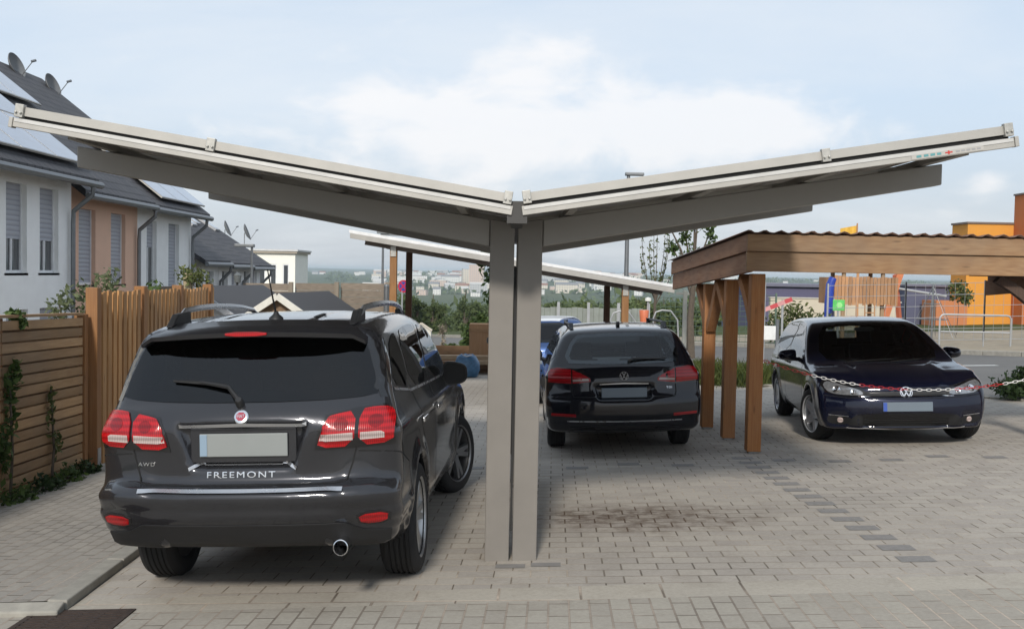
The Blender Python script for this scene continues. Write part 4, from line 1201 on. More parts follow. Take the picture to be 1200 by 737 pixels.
kerb_run('far_kerb', [(30, 10.5), (13.6, 27.9), (8.6, 34.9), (3.0, 42.6), (-6, 54.6)], .16, .12, M_KERB)
# pale crossing marks on the street
b = MB()
for (x, y, l) in ((12.6, 22.5, 2.4), (15.5, 20.6, 1.8), (10.0, 25.0, 1.5)):
    d = Vector((1.0, -.15, 0)) * l; s_ = Vector((0, .14, 0))
    a = Vector((x, y, 0))
    b.add([(q.x, q.y, gz(q.x, q.y) - .001) for q in (a - s_, a + d - s_, a + d + s_, a + s_)], [(0, 1, 2, 3)])
tag(b.build('road_marking', plain('road paint', (.55, .55, .53), .7, var=.2, scale=20), fix=False), kind='structure')
# sandy strip behind the far kerb
flat_sheet('sand_strip', [(13.8, 28.2), (30, 11), (60, 20), (40, 44), (9, 46), (4, 43.2), (8.9, 35.1)], plain('sandy earth', (.28, .235, .17), .9, var=.25, scale=2.5, bump=.5), .02, 3.0)
# grass verge between the bays and the street (small blades, one patch)
GRASS = foliage('verge grass', (.035, .055, .012), (.12, .14, .04))
def blades(name, region, n, hmin, hmax, mat, seed=3):
    rg = np.random.default_rng(seed); b = MB(); k = 0
    vs = []; fs = []
    while k < n:
        x, y = region(rg)
        h = hmin + (hmax - hmin) * rg.uniform(0, 1) ** 2; a = rg.uniform(0, 6.283); w = rg.uniform(.004, .009); l = rg.normal(0, .35, 2) * h
        z = terrain(x, y) if y > 30 else gz(x, y)
        i = len(vs)
        vs += [(x - w * math.cos(a), y - w * math.sin(a), z), (x + w * math.cos(a), y + w * math.sin(a), z), (x + l[0] * .4 + w * .6 * math.cos(a), y + l[1] * .4 + w * .6 * math.sin(a), z + h * .6), (x + l[0], y + l[1], z + h)]
        fs += [(i, i + 1, i + 2), (i, i + 2, i + 3)]
        k += 1
    b.add(vs, fs)
    return tag(b.build(name, mat, fix=False), kind='stuff')
def verge(rg):
    t = rg.uniform(0, 1); s_ = rg.normal(0, .42)
    a = np.array([6.6, 18.9]) if False else np.array([2.6, 23.3]); c = np.array([5.2, 20.6])
    p = a + (c - a) * t + np.array([.72, .69]) * s_
    return p[0], p[1]
flat_sheet('verge_soil', [(2.1, 22.9), (4.7, 20.0), (5.7, 20.9), (3.1, 23.9)], plain('verge soil', (.10, .085, .05), .95, var=.3, scale=5), .012, .8)
blades('verge_grass', verge, 9000, .08, .5, GRASS, 4)


# iron drain grate let into the lane by the kerb end
dg = thing('drain_grate', 'rusty iron drain grate in the paving at the end of the kerb', 'drain', (-2.52, 5.90, gz(-2.52, 5.90)))
on_ground(dg, -2.50, 5.90, 0)
M_IRON = plain('rusty iron', (.060, .042, .034), .75, .4, var=.4, scale=30, bump=.4)
b = MB(); b.box(-.30, .30, -.26, .26, -.004, .001); b.build('pit', plain('pit', (.008, .007, .006), .9), dg)
b = MB()
b.box(-.30, .30, -.26, -.225, .0012, .008); b.box(-.30, .30, .225, .26, .0012, .008); b.box(-.30, -.265, -.224, .224, .0012, .008); b.box(.265, .30, -.224, .224, .0012, .008)
b.build('frame', M_IRON, dg)
b = MB()
for i in range(9): b.box(-.264, .264, -.205 + i * .049, -.175 + i * .049, .0012, .007)
for x in (-.13, 0, .13): b.box(x - .012, x + .012, -.224, .224, .0011, .0062)
b.build('grate', M_IRON, dg)
# ================================================================== solar carports
M_POST = plain('grey painted steel', (.195, .180, .162), .6, var=.10, scale=3, bump=.05)
M_ARM = plain('grey painted beam', (.28, .265, .245), .55, var=.06, scale=3)
M_ALU = plain('anodised aluminium', (.42, .405, .375), .42, .3, var=.06, scale=5)
M_UNDER = plain('module back sheet', (.22, .21, .20), .6, var=.06, scale=4)
M_BRACKET = plain('cast bracket', (.44, .43, .40), .4, .5, var=.15, scale=30)
def cells(name, base=(.012, .018, .040), cell=.16):
    t = NT(name); t.set(rough=.12, coat=.7, spec=.6)
    br = t.node('TexBrick'); br.offset = 0; br.inputs['Scale'].default_value = 1; br.inputs['Brick Width'].default_value = cell; br.inputs['Row Height'].default_value = cell
    br.inputs['Mortar Size'].default_value = .005
    br.inputs['Color1'].default_value = (*base, 1); br.inputs['Color2'].default_value = (*[k * 1.25 for k in base], 1); br.inputs['Mortar'].default_value = (.10, .11, .13, 1)
    t.link(t.coord('Object'), br.inputs['Vector'])
    t.base(br.outputs['Color']); return t.m
M_CELL = cells('solar cells')

cp = thing('solar_carport', 'butterfly-shaped solar carport on paired beige-grey posts, sheltering the dark grey car', 'carport', (0.02, 7.23, gz(.02, 7.23)))
OX, OY, OZ = .02, 7.23, gz(.02, 7.23)
ZC = 2.135; SLOPE = .158                       # underside at the valley, rise of each wing
Y0, Y1 = 6.40, 11.25
def zu(x): return ZC + SLOPE * abs(x)
def L3(x, y, z): return (x - OX, y - OY, z - OZ)
for yp in (7.23, 10.30):
    for s_ in (-1, 1):
        xi, xo = OX + s_ * .012, OX + s_ * .178
        x0, x1 = min(xi, xo), max(xi, xo)
        b = MB(); zb = gz((x0 + x1) / 2, yp) - .03
        b.hexa([L3(x, y, zb) for x, y in ((x0, yp - .09), (x1, yp - .09), (x1, yp + .09), (x0, yp + .09))] + [L3(x, y, zu(x) + .0) for x, y in ((x0, yp - .09), (x1, yp - .09), (x1, yp + .09), (x0, yp + .09))])
        b.build('post', M_POST, cp, bevel=.006)
        # cantilever arm: deeper at the post than at the tip
        b = MB(); xa, xb = OX + s_ * .181, OX + s_ * (2.99 if s_ < 0 else 2.88)
        q = []
        for x, d in ((xa, .185), (xb, .145)):
            q.append((x, zu(x) - d)); q.append((x, zu(x) - .003))
        poly = [q[0], q[2], q[3], q[1]]
        b.prism(poly, yp - .078, yp + .078, lambda u, v, w: L3(u, w, v))
        b.build('cantilever_arm', M_ARM, cp, bevel=.008)
    b = MB(); b.box(-.008, .008, yp - .05 - OY, yp + .05 - OY, .2, 2.02); b.build('joint_strip', plain('dark joint', (.03, .03, .03), .8), cp)
# purlins, rails and modules
for s_ in (-1, 1):
    XE = 3.075 if s_ < 0 else 3.015
    cols = [(.055, 1.868), (1.872, XE - .03)]
    for xp in (.35, 1.2, 1.95, 2.75):
        b = MB(); x = OX + s_ * xp
        b.beam(L3(x, Y0 + .10, zu(x) + .022), L3(x, Y1 - .10, zu(x) + .022), .05, .04)
        b.build('purlin', M_ARM, cp)
    for yr in (Y0 + .02, 7.98, 9.60, Y1 - .02):
        b = MB(); b.beam(L3(OX + s_ * .03, yr, zu(.03) + .036), L3(OX + s_ * (XE - .01), yr, zu(XE - .01) + .036), .045, .056)
        rl_ = b.build('rail', M_ALU, cp, bevel=.003)
        if yr < 7: b = MB(); b.beam(L3(OX + s_ * .04, yr - .024, zu(.04) + .052), L3(OX + s_ * (XE - .02), yr - .024, zu(XE - .02) + .052), .006, .022); b.build('bright_lip', plain('bright lip', (.56, .55, .53), .35, .2), rl_)
    b = MB(); b.beam(L3(OX + s_ * .05, Y0 + .022, zu(.05) + .075), L3(OX + s_ * (XE - .04), Y0 + .022, zu(XE - .04) + .075), .008, .03); b.build('gap_shade_strip', plain('gap shade', (.012, .012, .012), .9) if s_ < 0 else bpy.data.materials['gap shade'], cp)  # near-black strip: shade of the open gap under the panels, put in as colour
    for (c0, c1) in cols:
        for k in range(3):
            ya = Y0 + .005 + k * 1.617; yb = ya + 1.60
            xa, xb = OX + s_ * c0, OX + s_ * c1
            off = .098
            def P(x, y, dz): return L3(x, y, zu(x) + off + dz)
            b = MB(); b.hexa([P(min(xa, xb), ya, -.003), P(max(xa, xb), ya, -.003), P(max(xa, xb), yb, -.003), P(min(xa, xb), yb, -.003), P(min(xa, xb), ya, .032), P(max(xa, xb), ya, .032), P(max(xa, xb), yb, .032), P(min(xa, xb), yb, .032)])
            pn = b.build('solar_panel', M_UNDER, cp)
            fr = MB()
            f_ = .022
            for (u0, u1, v0, v1) in ((xa, xb, ya - .004, ya + f_), (xa, xb, yb - f_, yb + .004), (xa - s_ * .003, xa + s_ * f_, ya + f_ + .001, yb - f_ - .001), (xb - s_ * f_, xb + s_ * .003, ya + f_ + .001, yb - f_ - .001)):
                lo, hi = min(u0, u1), max(u0, u1)
                fr.hexa([P(lo, v0, -.012), P(hi, v0, -.012), P(hi, v1, -.012), P(lo, v1, -.012), P(lo, v0, .042), P(hi, v0, .042), P(hi, v1, .042), P(lo, v1, .042)])
            fr.build('panel_frame', M_ALU, pn)
            gl = MB(); lo, hi = min(xa, xb) + .03, max(xa, xb) - .03
            gl.hexa([P(lo, ya + .026, .033), P(hi, ya + .026, .033), P(hi, yb - .026, .033), P(lo, yb - .026, .033), P(lo, ya + .026, .036), P(hi, ya + .026, .036), P(hi, yb - .026, .036), P(lo, yb - .026, .036)])
            gl.build('cell_glass', M_CELL, pn)
    # end caps and clamps on the front and rear rails
    for yr in (Y0, Y1):
        for xc in (.065, 1.872, XE - .045):
            x = OX + s_ * xc; sl = s_ * SLOPE
            M = Matrix.Translation(L3(x, yr, zu(x) + .060)) @ Matrix.Rotation(-math.atan(sl), 4, 'Y')
            b = MB(); b.box(-.026, .026, -.020, .022, .012, .092, M)
            for q in (-.014, .014): b.lathe([(.0, -.012), (.008, -.012), (.008, .0)], 8, M @ Matrix.Translation((q, -.022, .04)) @ Matrix.Rotation(R(-90), 4, 'X'))
            b.build('clamp', M_BRACKET, cp, bevel=.004)
        x = OX + s_ * (XE + .002)
        M = Matrix.Translation(L3(x, yr + (.02 if yr == Y0 else -.02), zu(x) + .037)) @ Matrix.Rotation(-math.atan(s_ * SLOPE), 4, 'Y')
        b = MB(); b.box(-.012, .012, -.03, .03, -.033, .03, M); b.build('end_cap', M_ALU, cp, bevel=.003)
b = MB(); b.box(-.062, .062, Y0 + .012 - OY, Y0 + .04 - OY, 2.10 - OZ, 2.235 - OZ); b.build('valley_end_plate', plain('dark end plate', (.05, .048, .046), .6), cp)
b = MB(); b.box(-.075, .075, Y0 + .06 - OY, Y1 - .06 - OY, 2.226 - OZ, 2.232 - OZ); b.build('valley_light_block', plain('light block strip', (.1, .1, .1), .6), cp)  # added strip closing the open valley, keeps sun from leaking onto arms and posts
# gutter in the valley and a sticker with coloured marks
b = MB(); b.prism([(-.05, 2.17), (-.035, 2.10), (.035, 2.10), (.05, 2.17), (.042, 2.17), (.028, 2.108), (-.028, 2.108), (-.042, 2.17)], Y0 + .05 - OY, Y1 - .05 - OY, lambda u, v, w: (u, w, v - OZ))
b.build('valley_gutter', plain('gutter sheet', (.07, .07, .072), .5, .3), cp)
x = OX + 2.60
M = Matrix.Translation(L3(x, Y0 - .0045, zu(x) + .026)) @ Matrix.Rotation(-math.atan(SLOPE), 4, 'Y')
b = MB(); b.box(-.22, .22, -.0015, 0, -.015, .014, M)
st = b.build('sticker', plain('sticker', (.44, .425, .395), .5, var=.02), cp)
b = MB()
for i, (u, wd) in enumerate(((-.19, .03), (-.145, .028), (-.105, .028), (-.065, .026))): b.box(u, u + wd, -.0028, -.0017, -.007, .007, M)
b.build('teal_print', plain('teal print', (.10, .30, .32), .5), st)
b = MB(); b.box(-.015, .03, -.0028, -.0017, -.004, .004, M); b.box(.002, .012, -.0029, -.0018, -.011, .011, M)
b.build('red_print', plain('red print', (.5, .04, .03), .5), st)
b = MB()
for i in range(5): b.box(.05 + i * .032, .074 + i * .032, -.0028, -.0017, -.005, .005, M)
b.build('grey_print', plain('grey print', (.32, .32, .33), .5), st)

# ---- the far single-pitch canopy on timber posts
M_TIMB = wood('honey timber', (.22, .105, .04), (.38, .20, .085), 'Z')
M_TIMB_DK = wood('brown timber', (.07, .032, .018), (.13, .065, .036), 'Z')
YA, YB = 19.3, 23.6
XL, XR = -3.0, 2.98
fc = thing('solar_carport', 'low lean-to solar carport on timber posts behind the grey posts, white front edge', 'carport', (0, YA, gz(0, YA)))
zo = gz(0, YA)
def zt(x): return 2.50 + (x - XL) * (-.895 / (XR - XL)) + (.10 if False else 0)
def Q(x, y, z): return (x, y - YA, z - zo)
b = MB(); b.hexa([Q(XL, YA + .06, zt(XL) - .10), Q(XR, YA + .06, zt(XR) - .10), Q(XR, YB, zt(XR) - .10), Q(XL, YB, zt(XL) - .10), Q(XL, YA + .06, zt(XL) - .06), Q(XR, YA + .06, zt(XR) - .06), Q(XR, YB, zt(XR) - .06), Q(XL, YB, zt(XL) - .06)])
b.build('roof_deck', plain('deck underside', (.17, .14, .115), .7, var=.1), fc)
b = MB(); b.hexa([Q(XL, YA, zt(XL) - .13), Q(XR, YA, zt(XR) - .13), Q(XR, YA + .055, zt(XR) - .13), Q(XL, YA + .055, zt(XL) - .13), Q(XL, YA, zt(XL) - .035), Q(XR, YA, zt(XR) - .035), Q(XR, YA + .055, zt(XR) - .035), Q(XL, YA + .055, zt(XL) - .035)])
b.build('front_rail', plain('grey rail', (.36, .345, .32), .5), fc, bevel=.004)
b = MB(); b.hexa([Q(XL - .02, YA + .01, zt(XL) - .032), Q(XR + .02, YA + .01, zt(XR) - .032), Q(XR + .02, YA + .05, zt(XR) - .032), Q(XL - .02, YA + .05, zt(XL) - .032), Q(XL - .02, YA + .01, zt(XL) + .022), Q(XR + .02, YA + .01, zt(XR) + .022), Q(XR + .02, YA + .05, zt(XR) + .022), Q(XL - .02, YA + .05, zt(XL) + .022)])
b.build('white_edge', plain('white frame', (.72, .72, .72), .4, .2), fc, bevel=.003)
for i in range(3):
    for j in range(2):
        xa = XL + .02 + i * 1.99; xb = xa + 1.96; ya = YA + .06 + j * 2.12; yb = ya + 2.09
        b = MB(); b.hexa([Q(xa, ya, zt(xa) - .055), Q(xb, ya, zt(xb) - .055), Q(xb, yb, zt(xb) - .055), Q(xa, yb, zt(xa) - .055), Q(xa, ya, zt(xa)), Q(xb, ya, zt(xb)), Q(xb, yb, zt(xb)), Q(xa, yb, zt(xa))])
        b.build('solar_panel', M_CELL, fc)
for (x, y, m) in ((-2.22, 19.55, M_TIMB), (-2.22, 22.5, M_TIMB_DK), (2.10, 19.55, M_TIMB), (2.10, 23.3, M_TIMB_DK)):
    b = MB(); b.box(x - .065, x + .065, y - .065 - YA, y + .065 - YA, gz(x, y) - zo - .05, zt(x) - .20 - zo); b.build('post', m, fc, bevel=.006)
for y in (19.55, 22.9):
    b = MB(); b.beam(Q(XL + .25, y, zt(XL + .25) - .155), Q(XR - .2, y, zt(XR - .2) - .155), .10, .10); b.build('cross_beam', plain('beam brown', (.15, .12, .10), .7), fc)
for x in (-2.22, 2.10):
    b = MB(); b.box(x - .05, x + .05, 19.46 - YA, 19.482 - YA, zt(x) - .33 - zo, zt(x) - .14 - zo); b.build('post_bracket', M_BRACKET, fc)

# ================================================================== timber carport with a corrugated roof
M_BEAM = wood('glazed beam', (.27, .145, .07), (.40, .25, .13), 'X', grey=.2)
M_BEAMY = wood('glazed side beam', (.25, .12, .065), (.38, .21, .12), 'Y')
M_CPOST = wood('glazed post', (.33, .125, .04), (.46, .215, .08), 'Z')
wc = thing('wooden_carport', 'brown timber carport with braced posts and corrugated roof over the dark blue hatchback', 'carport', (2.68, 11.74, gz(2.68, 11.74)))
wx, wy, wz_ = 2.68, 11.74, gz(2.68, 11.74)
def Wp(x, y, z): return (x - wx, y - wy, z - wz_)
X0, X1 = 2.60, 7.50
yaw_ = -.040
def sx(y, x): return x + (y - 11.74) * yaw_
yF, yBk = 11.72, 16.1
def zr(y): return 2.285 - (y - yF) * .062
for (za, zb_, ty) in ((2.085, 2.275, 0), (1.862, 2.080, .028)):      # two stacked fascia boards in front
    b = MB(); b.box(X0 - wx + .0, X1 - wx, yF - .05 + ty - wy, yF + ty - wy, za - wz_, zb_ - wz_); b.build('fascia_board', M_BEAM, wc, bevel=.005)
for (d0, d1, t_) in ((.0, .19, 0), (.195, .42, .028)):                  # and down the sides
    for xs_, s_ in ((X0, 1), (X1, -1)):
        b = MB(); a = sx(yF, xs_) + s_ * t_; c = sx(yBk, xs_) + s_ * t_
        b.hexa([Wp(a, yF + .003, zr(yF) - d1 - .01), Wp(a + s_ * .05, yF + .003, zr(yF) - d1 - .01), Wp(c + s_ * .05, yBk, zr(yBk) - d1 - .01), Wp(c, yBk, zr(yBk) - d1 - .01),
                Wp(a, yF + .003, zr(yF) - d0 - .01), Wp(a + s_ * .05, yF + .003, zr(yF) - d0 - .01), Wp(c + s_ * .05, yBk, zr(yBk) - d0 - .01), Wp(c, yBk, zr(yBk) - d0 - .01)])
        b.build('fascia_board', M_BEAMY, wc, bevel=.005)
b = MB(); b.box(sx(yBk, X0) + .06 - wx, sx(yBk, X1) - .06 - wx, yBk - wy - .05, yBk - wy - .01, 1.92 - wz_, 2.0 - wz_); b.build('fascia_board', M_BEAM, wc, bevel=.005)
# corrugated sheet
n = 150; vs = []; fs = []
rows = (yF - .085, yBk + .10)
for y in rows:
    for i in range(n + 1):
        x = X0 - .04 + (X1 - X0 + .08) * i / n
        ph = (i * (X1 - X0 + .08) / n) / .176 * 2 * math.pi
        w_ = .016 * max(-.35, math.sin(ph)) * 1.3
        vs.append(Wp(sx(y, x), y, zr(y) + .012 + w_))
m = n + 1
fs = [(i, i + 1, m + i + 1, m + i) for i in range(n)]
b = MB(); b.add(vs, fs); ro = b.build('corrugated_roof', plain('brown corrugated sheet', (.15, .085, .06), .5, var=.2), wc, smooth='all')
mo = ro.modifiers.new('thick', 'SOLIDIFY'); mo.thickness = .006
for y in (12.6, 13.8, 15.0):
    b = MB(); b.beam(Wp(sx(y, X0 + .085), y, zr(y) - .065), Wp(sx(y, X1 - .085), y, zr(y) - .065), .06, .09); b.build('rafter', wood('dark rafter', (.07, .035, .02), (.12, .065, .04), 'X') if y == 12.6 else bpy.data.materials['dark rafter'], wc)
posts = [(2.76, 11.86), (2.715, 13.02), (2.66, 14.14)]
for (x, y) in posts + [(6.32, 11.95), (7.36, 14.3), (2.60, 15.85)]:
    if (x, y) == (2.60, 15.85): continue
    b = MB(); b.box(x - .078 - wx, x + .078 - wx, y - .078 - wy, y + .078 - wy, gz(x, y) - wz_ + .02, zr(y) - .44 - wz_ + (.0)); b.build('post', M_CPOST, wc, bevel=.008)
    b = MB(); b.box(x - .05 - wx, x + .05 - wx, y - .05 - wy, y + .05 - wy, gz(x, y) - wz_ - .03, gz(x, y) - wz_ + .022); b.build('post_shoe', plain('galvanised shoe', (.35, .36, .37), .4, .8), wc)
def curved_brace(a, c, bulge, w=.09, h=.10, mat=None):
    """bowed knee brace from a post up to a beam"""
    a = Vector(a); c = Vector(c); k = 7
    d = (c - a); perp = Vector((d.x, d.y, 0)).normalized()
    pts = [a + d * t + (Vector((0, 0, -1)) * .0 + (Vector((0, 0, 1)) - perp * (d.z / max(1e-6, math.hypot(d.x, d.y)))) .normalized() * 0) for t in np.linspace(0, 1, k)]
    side = perp.cross(Vector((0, 0, 1))).normalized()
    nrm = d.normalized().cross(side).normalized()
    b = MB(); vs = []
    for i, t in enumerate(np.linspace(0, 1, k)):
        p = a + d * t + nrm * (bulge * 4 * t * (1 - t))
        for (u, v) in ((-1, -1), (1, -1), (1, 1), (-1, 1)): vs.append(p + side * (u * w / 2) + nrm * (v * h / 2))
    fs = []
    for i in range(k - 1):
        for j in range(4): fs.append((i * 4 + j, i * 4 + (j + 1) % 4, i * 4 + 4 + (j + 1) % 4, i * 4 + 4 + j))
    fs += [(0, 1, 2, 3)[::-1], tuple((k - 1) * 4 + j for j in range(4))]
    b.add(vs, fs); return b.build('knee_brace', mat or M_CPOST, wc, bevel=.006)
for (x, y) in posts:
    curved_brace(Wp(x - .01, y + .08, zr(y) - .95), Wp(x - .02, y + .62, zr(y + .6) - .45), -.035, .12, .12)
curved_brace(Wp(2.66, 14.06, zr(14.1) - 1.05), Wp(2.69, 13.62, zr(13.6) - .45), .03, .12, .12)
curved_brace(Wp(6.25, 11.95, 1.18), Wp(5.50, 11.93, 1.835), -.06, .09, .11, wood('dark brace', (.05, .026, .018), (.09, .05, .035), 'Z'))
b = MB(); b.beam(Wp(5.2, 11.93, 1.90), Wp(6.38, 11.95, 1.90), .09, .09); b.build('inner_beam', bpy.data.materials['dark brace'], wc)

# red and white plastic chain hung across in front of the hatchback
ch = thing('plastic_chain', 'red and white plastic chain sagging across the front of the dark blue hatchback', 'chain', (2.84, 11.90, .85))
a = Vector((2.85, 11.80, .86)); c = Vector((6.24, 11.88, .80))
M_CR = plain('red plastic', (.42, .025, .03), .4); M_CW = plain('white plastic', (.72, .71, .69), .4)
Lk = .060; N_l = 62
segs_ = []
def chain_pt(t):
    p = a + (c - a) * t; sag = .27 * 4 * t * (1 - t); return p + Vector((0, 0, -sag))
for i in range(N_l):
    t0 = i / N_l; t1 = (i + 1) / N_l
    p = chain_pt((t0 + t1) / 2) - ch.location; d = (chain_pt(t1) - chain_pt(t0)); ln = d.length * .5 * 1.32; d.normalize()
    sd = d.cross(Vector((0, 1, 0))).normalized() if i % 2 == 0 else Vector((0, 1, 0))
    pts = []
    for k in range(11):
        q = 2 * math.pi * k / 10
        pts.append(p + d * (ln * math.cos(q)) + sd * (.014 * math.sin(q)))
    if i % 10 == 0:
        seg = MB(); segs_.append(seg)
    seg.tube(pts, .0036, 5, cap=False)
for i, sg_ in enumerate(segs_): sg_.build('red_chain_links' if i % 2 == 0 else 'white_chain_links', M_CR if i % 2 == 0 else M_CW, ch)
# ================================================================== fences on the footway side
M_SLAT = wood('larch slats', (.31, .175, .078), (.45, .28, .145), 'Y', grey=.12)
M_UPR = wood('larch uprights', (.34, .165, .06), (.48, .27, .115), 'Z', grey=.05)
M_FP = wood('larch post', (.27, .115, .04), (.38, .19, .075), 'Z')
def fx(y): return -4.60 - (y - 9.4) * .012
f1 = thing('slatted_fence', 'brown timber fence of horizontal overlapping slats with creeper at its foot', 'fence', (fx(11.3), 11.3, gz(fx(11.3), 11.3)))
b = MB(); rg = np.random.default_rng(5); fz = gz(fx(11.3), 11.3)
n = 16; H = 1.66
def slat_row(b, x0, x1, z0, h_, ya, yb, t_):
    vs = []
    for y in (ya, yb):
        g = gz(fx(y), y) - fz
        for (dx, dz) in ((x1, 0), (x1, h_), (x0, h_), (x0, 0)): vs.append((fx(y) + dx + t_ - fx(11.3), y - 11.3, z0 + dz + g + t_ * .5))
    b.add(vs, [(0, 1, 2, 3)[::-1], (4, 5, 6, 7), (0, 1, 5, 4), (1, 2, 6, 5), (2, 3, 7, 6), (3, 0, 4, 7)])
bk = MB()
for k in range(n):
    for (ya, yb) in ((5.2, 7.28), (7.30, 9.38), (9.40, 11.22)):
        z0 = .05 + k * H / n
        slat_row(b, .006, .028, z0, .084, ya, yb, rg.uniform(-.003, .003))
        if k < n - 1: slat_row(bk, -.034, -.014, z0 + .060, .078, ya, yb, rg.uniform(-.003, .003))
bk.build('back_slats', M_SLAT, f1)
b.build('horizontal_slats', M_SLAT, f1)
for y in (7.29, 9.39, 11.29):
    x = fx(y); b = MB(); b.box(x - .075 - fx(11.3), x + (.02 if y < 11 else .045) - fx(11.3), y - .045 - 11.3, y + .045 - 11.3, gz(x, y) - fz - .05, gz(x, y) - fz + (1.715 if y < 11 else 1.73)); b.build('post', M_FP, f1, bevel=.005)
b = MB(); b.hexa([(fx(y) + dx - fx(11.3), y - 11.3, gz(fx(y), y) - fz + dz) for dz in (1.72, 1.745) for (y, dx) in ((5.2, -.05), (5.2, .04), (11.22, .04), (11.22, -.05))]); b.build('cap_rail', M_SLAT, f1)

f2 = thing('picket_fence', 'taller orange-brown timber fence of upright slats on both faces', 'fence', (fx(11.5), 11.5, gz(fx(11.5), 11.5)))
fx2 = lambda y: fx(y) + .05 - .010 * (y - 11.5); fz2 = gz(fx(11.5), 11.5); topz = lambda y: 1.50 - .004 * (y - 11.4)
bf = MB(); bb = MB(); y = 11.62; i = 0
while y < 16.2:
    near = min(abs(y + .05 - q) for q in (11.45, 13.0, 14.55, 16.1)) < .10
    if not near:
        dz = rg.uniform(-.012, .012)
        bf.box(fx2(y) + .028 - fx(11.5), fx2(y) + .050 - fx(11.5), y - 11.5, y + .098 - 11.5, gz(fx2(y), y) + .06 - fz2, topz(y) + dz - fz2)
        if y + .17 < 16.2: bb.box(fx2(y) - .045 - fx(11.5), fx2(y) - .023 - fx(11.5), y + .085 - 11.5, y + .172 - 11.5, gz(fx2(y), y) + .06 - fz2, topz(y) + dz - .01 - fz2)
    y += .163; i += 1
bf.build('front_slats', M_UPR, f2); bb.build('back_slats', M_UPR, f2)
for y in (11.45, 13.0, 14.55, 16.1):
    x = fx2(y); b = MB(); b.box(x - .06 - fx(11.5), x + .07 - fx(11.5), y - .06 - 11.5, y + .06 - 11.5, gz(x, y) - .05 - fz2, topz(y) + .05 - fz2); b.build('post', M_FP, f2, bevel=.006)
    b = MB(); b.box(x + .0705 - fx(11.5), x + .076 - fx(11.5), y - .045 - 11.5, y + .045 - 11.5, gz(x, y) - .02 - fz2, gz(x, y) + .26 - fz2); b.build('post_shoe', plain('galvanised shoe', (.35, .36, .37), .4, .8), f2)
for z in (.35, 1.65):
    b = MB(); b.hexa([(fx2(y) + dx - fx(11.5), y - 11.5, gz(fx2(y), y) + z + dz - fz2) for dz in (-.04, .04) for (y, dx) in ((11.5, -.021), (11.5, .026), (16.1, .026), (16.1, -.021))]); b.build('fence_rail', M_UPR, f2)

# ================================================================== foliage helper
def leaf_cloud(n, blobs, size, rg, b=None, flat=.5, shell=.55):
    """n small leaves spread through a set of ellipsoids (cx,cy,cz,rx,ry,rz)"""
    b = b or MB()
    bl = np.array(blobs); vol = np.prod(bl[:, 3:], axis=1) ** .67; pick = rg.choice(len(bl), n, p=vol / vol.sum())
    d = rg.normal(size=(n, 3)); d /= np.linalg.norm(d, axis=1)[:, None]
    r = (shell + (1 - shell) * rg.random(n)) * rg.random(n) ** .18
    c = bl[pick, :3] + d * r[:, None] * bl[pick, 3:]
    u = rg.normal(size=(n, 3)); u /= np.linalg.norm(u, axis=1)[:, None]
    nn = d * .6 + rg.normal(size=(n, 3)) * .6 + np.array([0, 0, .4]); v = np.cross(nn, u); v /= np.maximum(np.linalg.norm(v, axis=1), 1e-6)[:, None]
    s = size * rg.uniform(.6, 1.35, n)[:, None]
    k = len(b.v)
    q = np.stack([c - u * s, c - v * s * flat, c + u * s, c + v * s * flat], 1).reshape(-1, 3)
    b.v.extend(map(tuple, q.tolist())); b.f.extend((k + 4 * i, k + 4 * i + 1, k + 4 * i + 2, k + 4 * i + 3) for i in range(n))
    return b
BARK = plain('bark', (.10, .08, .06), .9, var=.3, scale=12, bump=.5)
L_GREEN = foliage('garden leaves', (.030, .060, .014), (.11, .16, .045))
L_DARK = foliage('dark leaves', (.014, .030, .010), (.05, .085, .025))
L_OLIVE = foliage('olive leaves', (.05, .07, .02), (.16, .18, .06))
L_PALE = foliage('pale leaves', (.07, .09, .045), (.17, .20, .10))

def plant(name, label, cat, x, y, blobs, n, size, mat, stems=(), group=None, z=None, seed=1, shell=.4):
    zz = z if z is not None else gz(x, y)
    o = thing(name, label, cat, (x, y, zz), 0, group)
    rg = np.random.default_rng(seed)
    leaf_cloud(n, blobs, size, rg, shell=shell).build('foliage', mat, o, fix=False)
    b = MB()
    for st in stems: b.tube(st, [.016 * (1 - .6 * i / len(st)) for i in range(len(st))], 5)
    if stems: b.build('stem', BARK, o)
    return o
# creeper on the slatted fence, weeds at its foot, tuft over the top
plant('creeper', 'green creeper climbing the horizontal slats beside the picture edge', 'plant', -4.54, 9.48, [(0, 0, .9, .06, .12, .55), (.02, .1, 1.2, .05, .1, .2), (0, -.1, .5, .06, .12, .3)], 210, .042, L_GREEN, [[(0, 0, 0), (.01, .03, .5), (0, 0, 1.1)]], seed=2)
plant('creeper', 'thin wilting creeper hanging half way along the horizontal slats', 'plant', -4.55, 10.35, [(0, 0, .8, .05, .10, .35), (.02, .1, .45, .05, .10, .22)], 110, .036, L_OLIVE, [[(0, 0, 0), (.01, .05, .4), (0, 0, 1.0)]], seed=3)
plant('ivy_tuft', 'bright green tuft of ivy spilling over the top of the horizontal slats', 'plant', -4.62, 9.75, [(0, 0, 1.74, .10, .13, .07), (.05, .03, 1.66, .05, .08, .07)], 150, .035, L_GREEN, [[(-.1, 0, 0), (-.1, 0, 1.0), (-.02, 0, 1.75)]], seed=4)
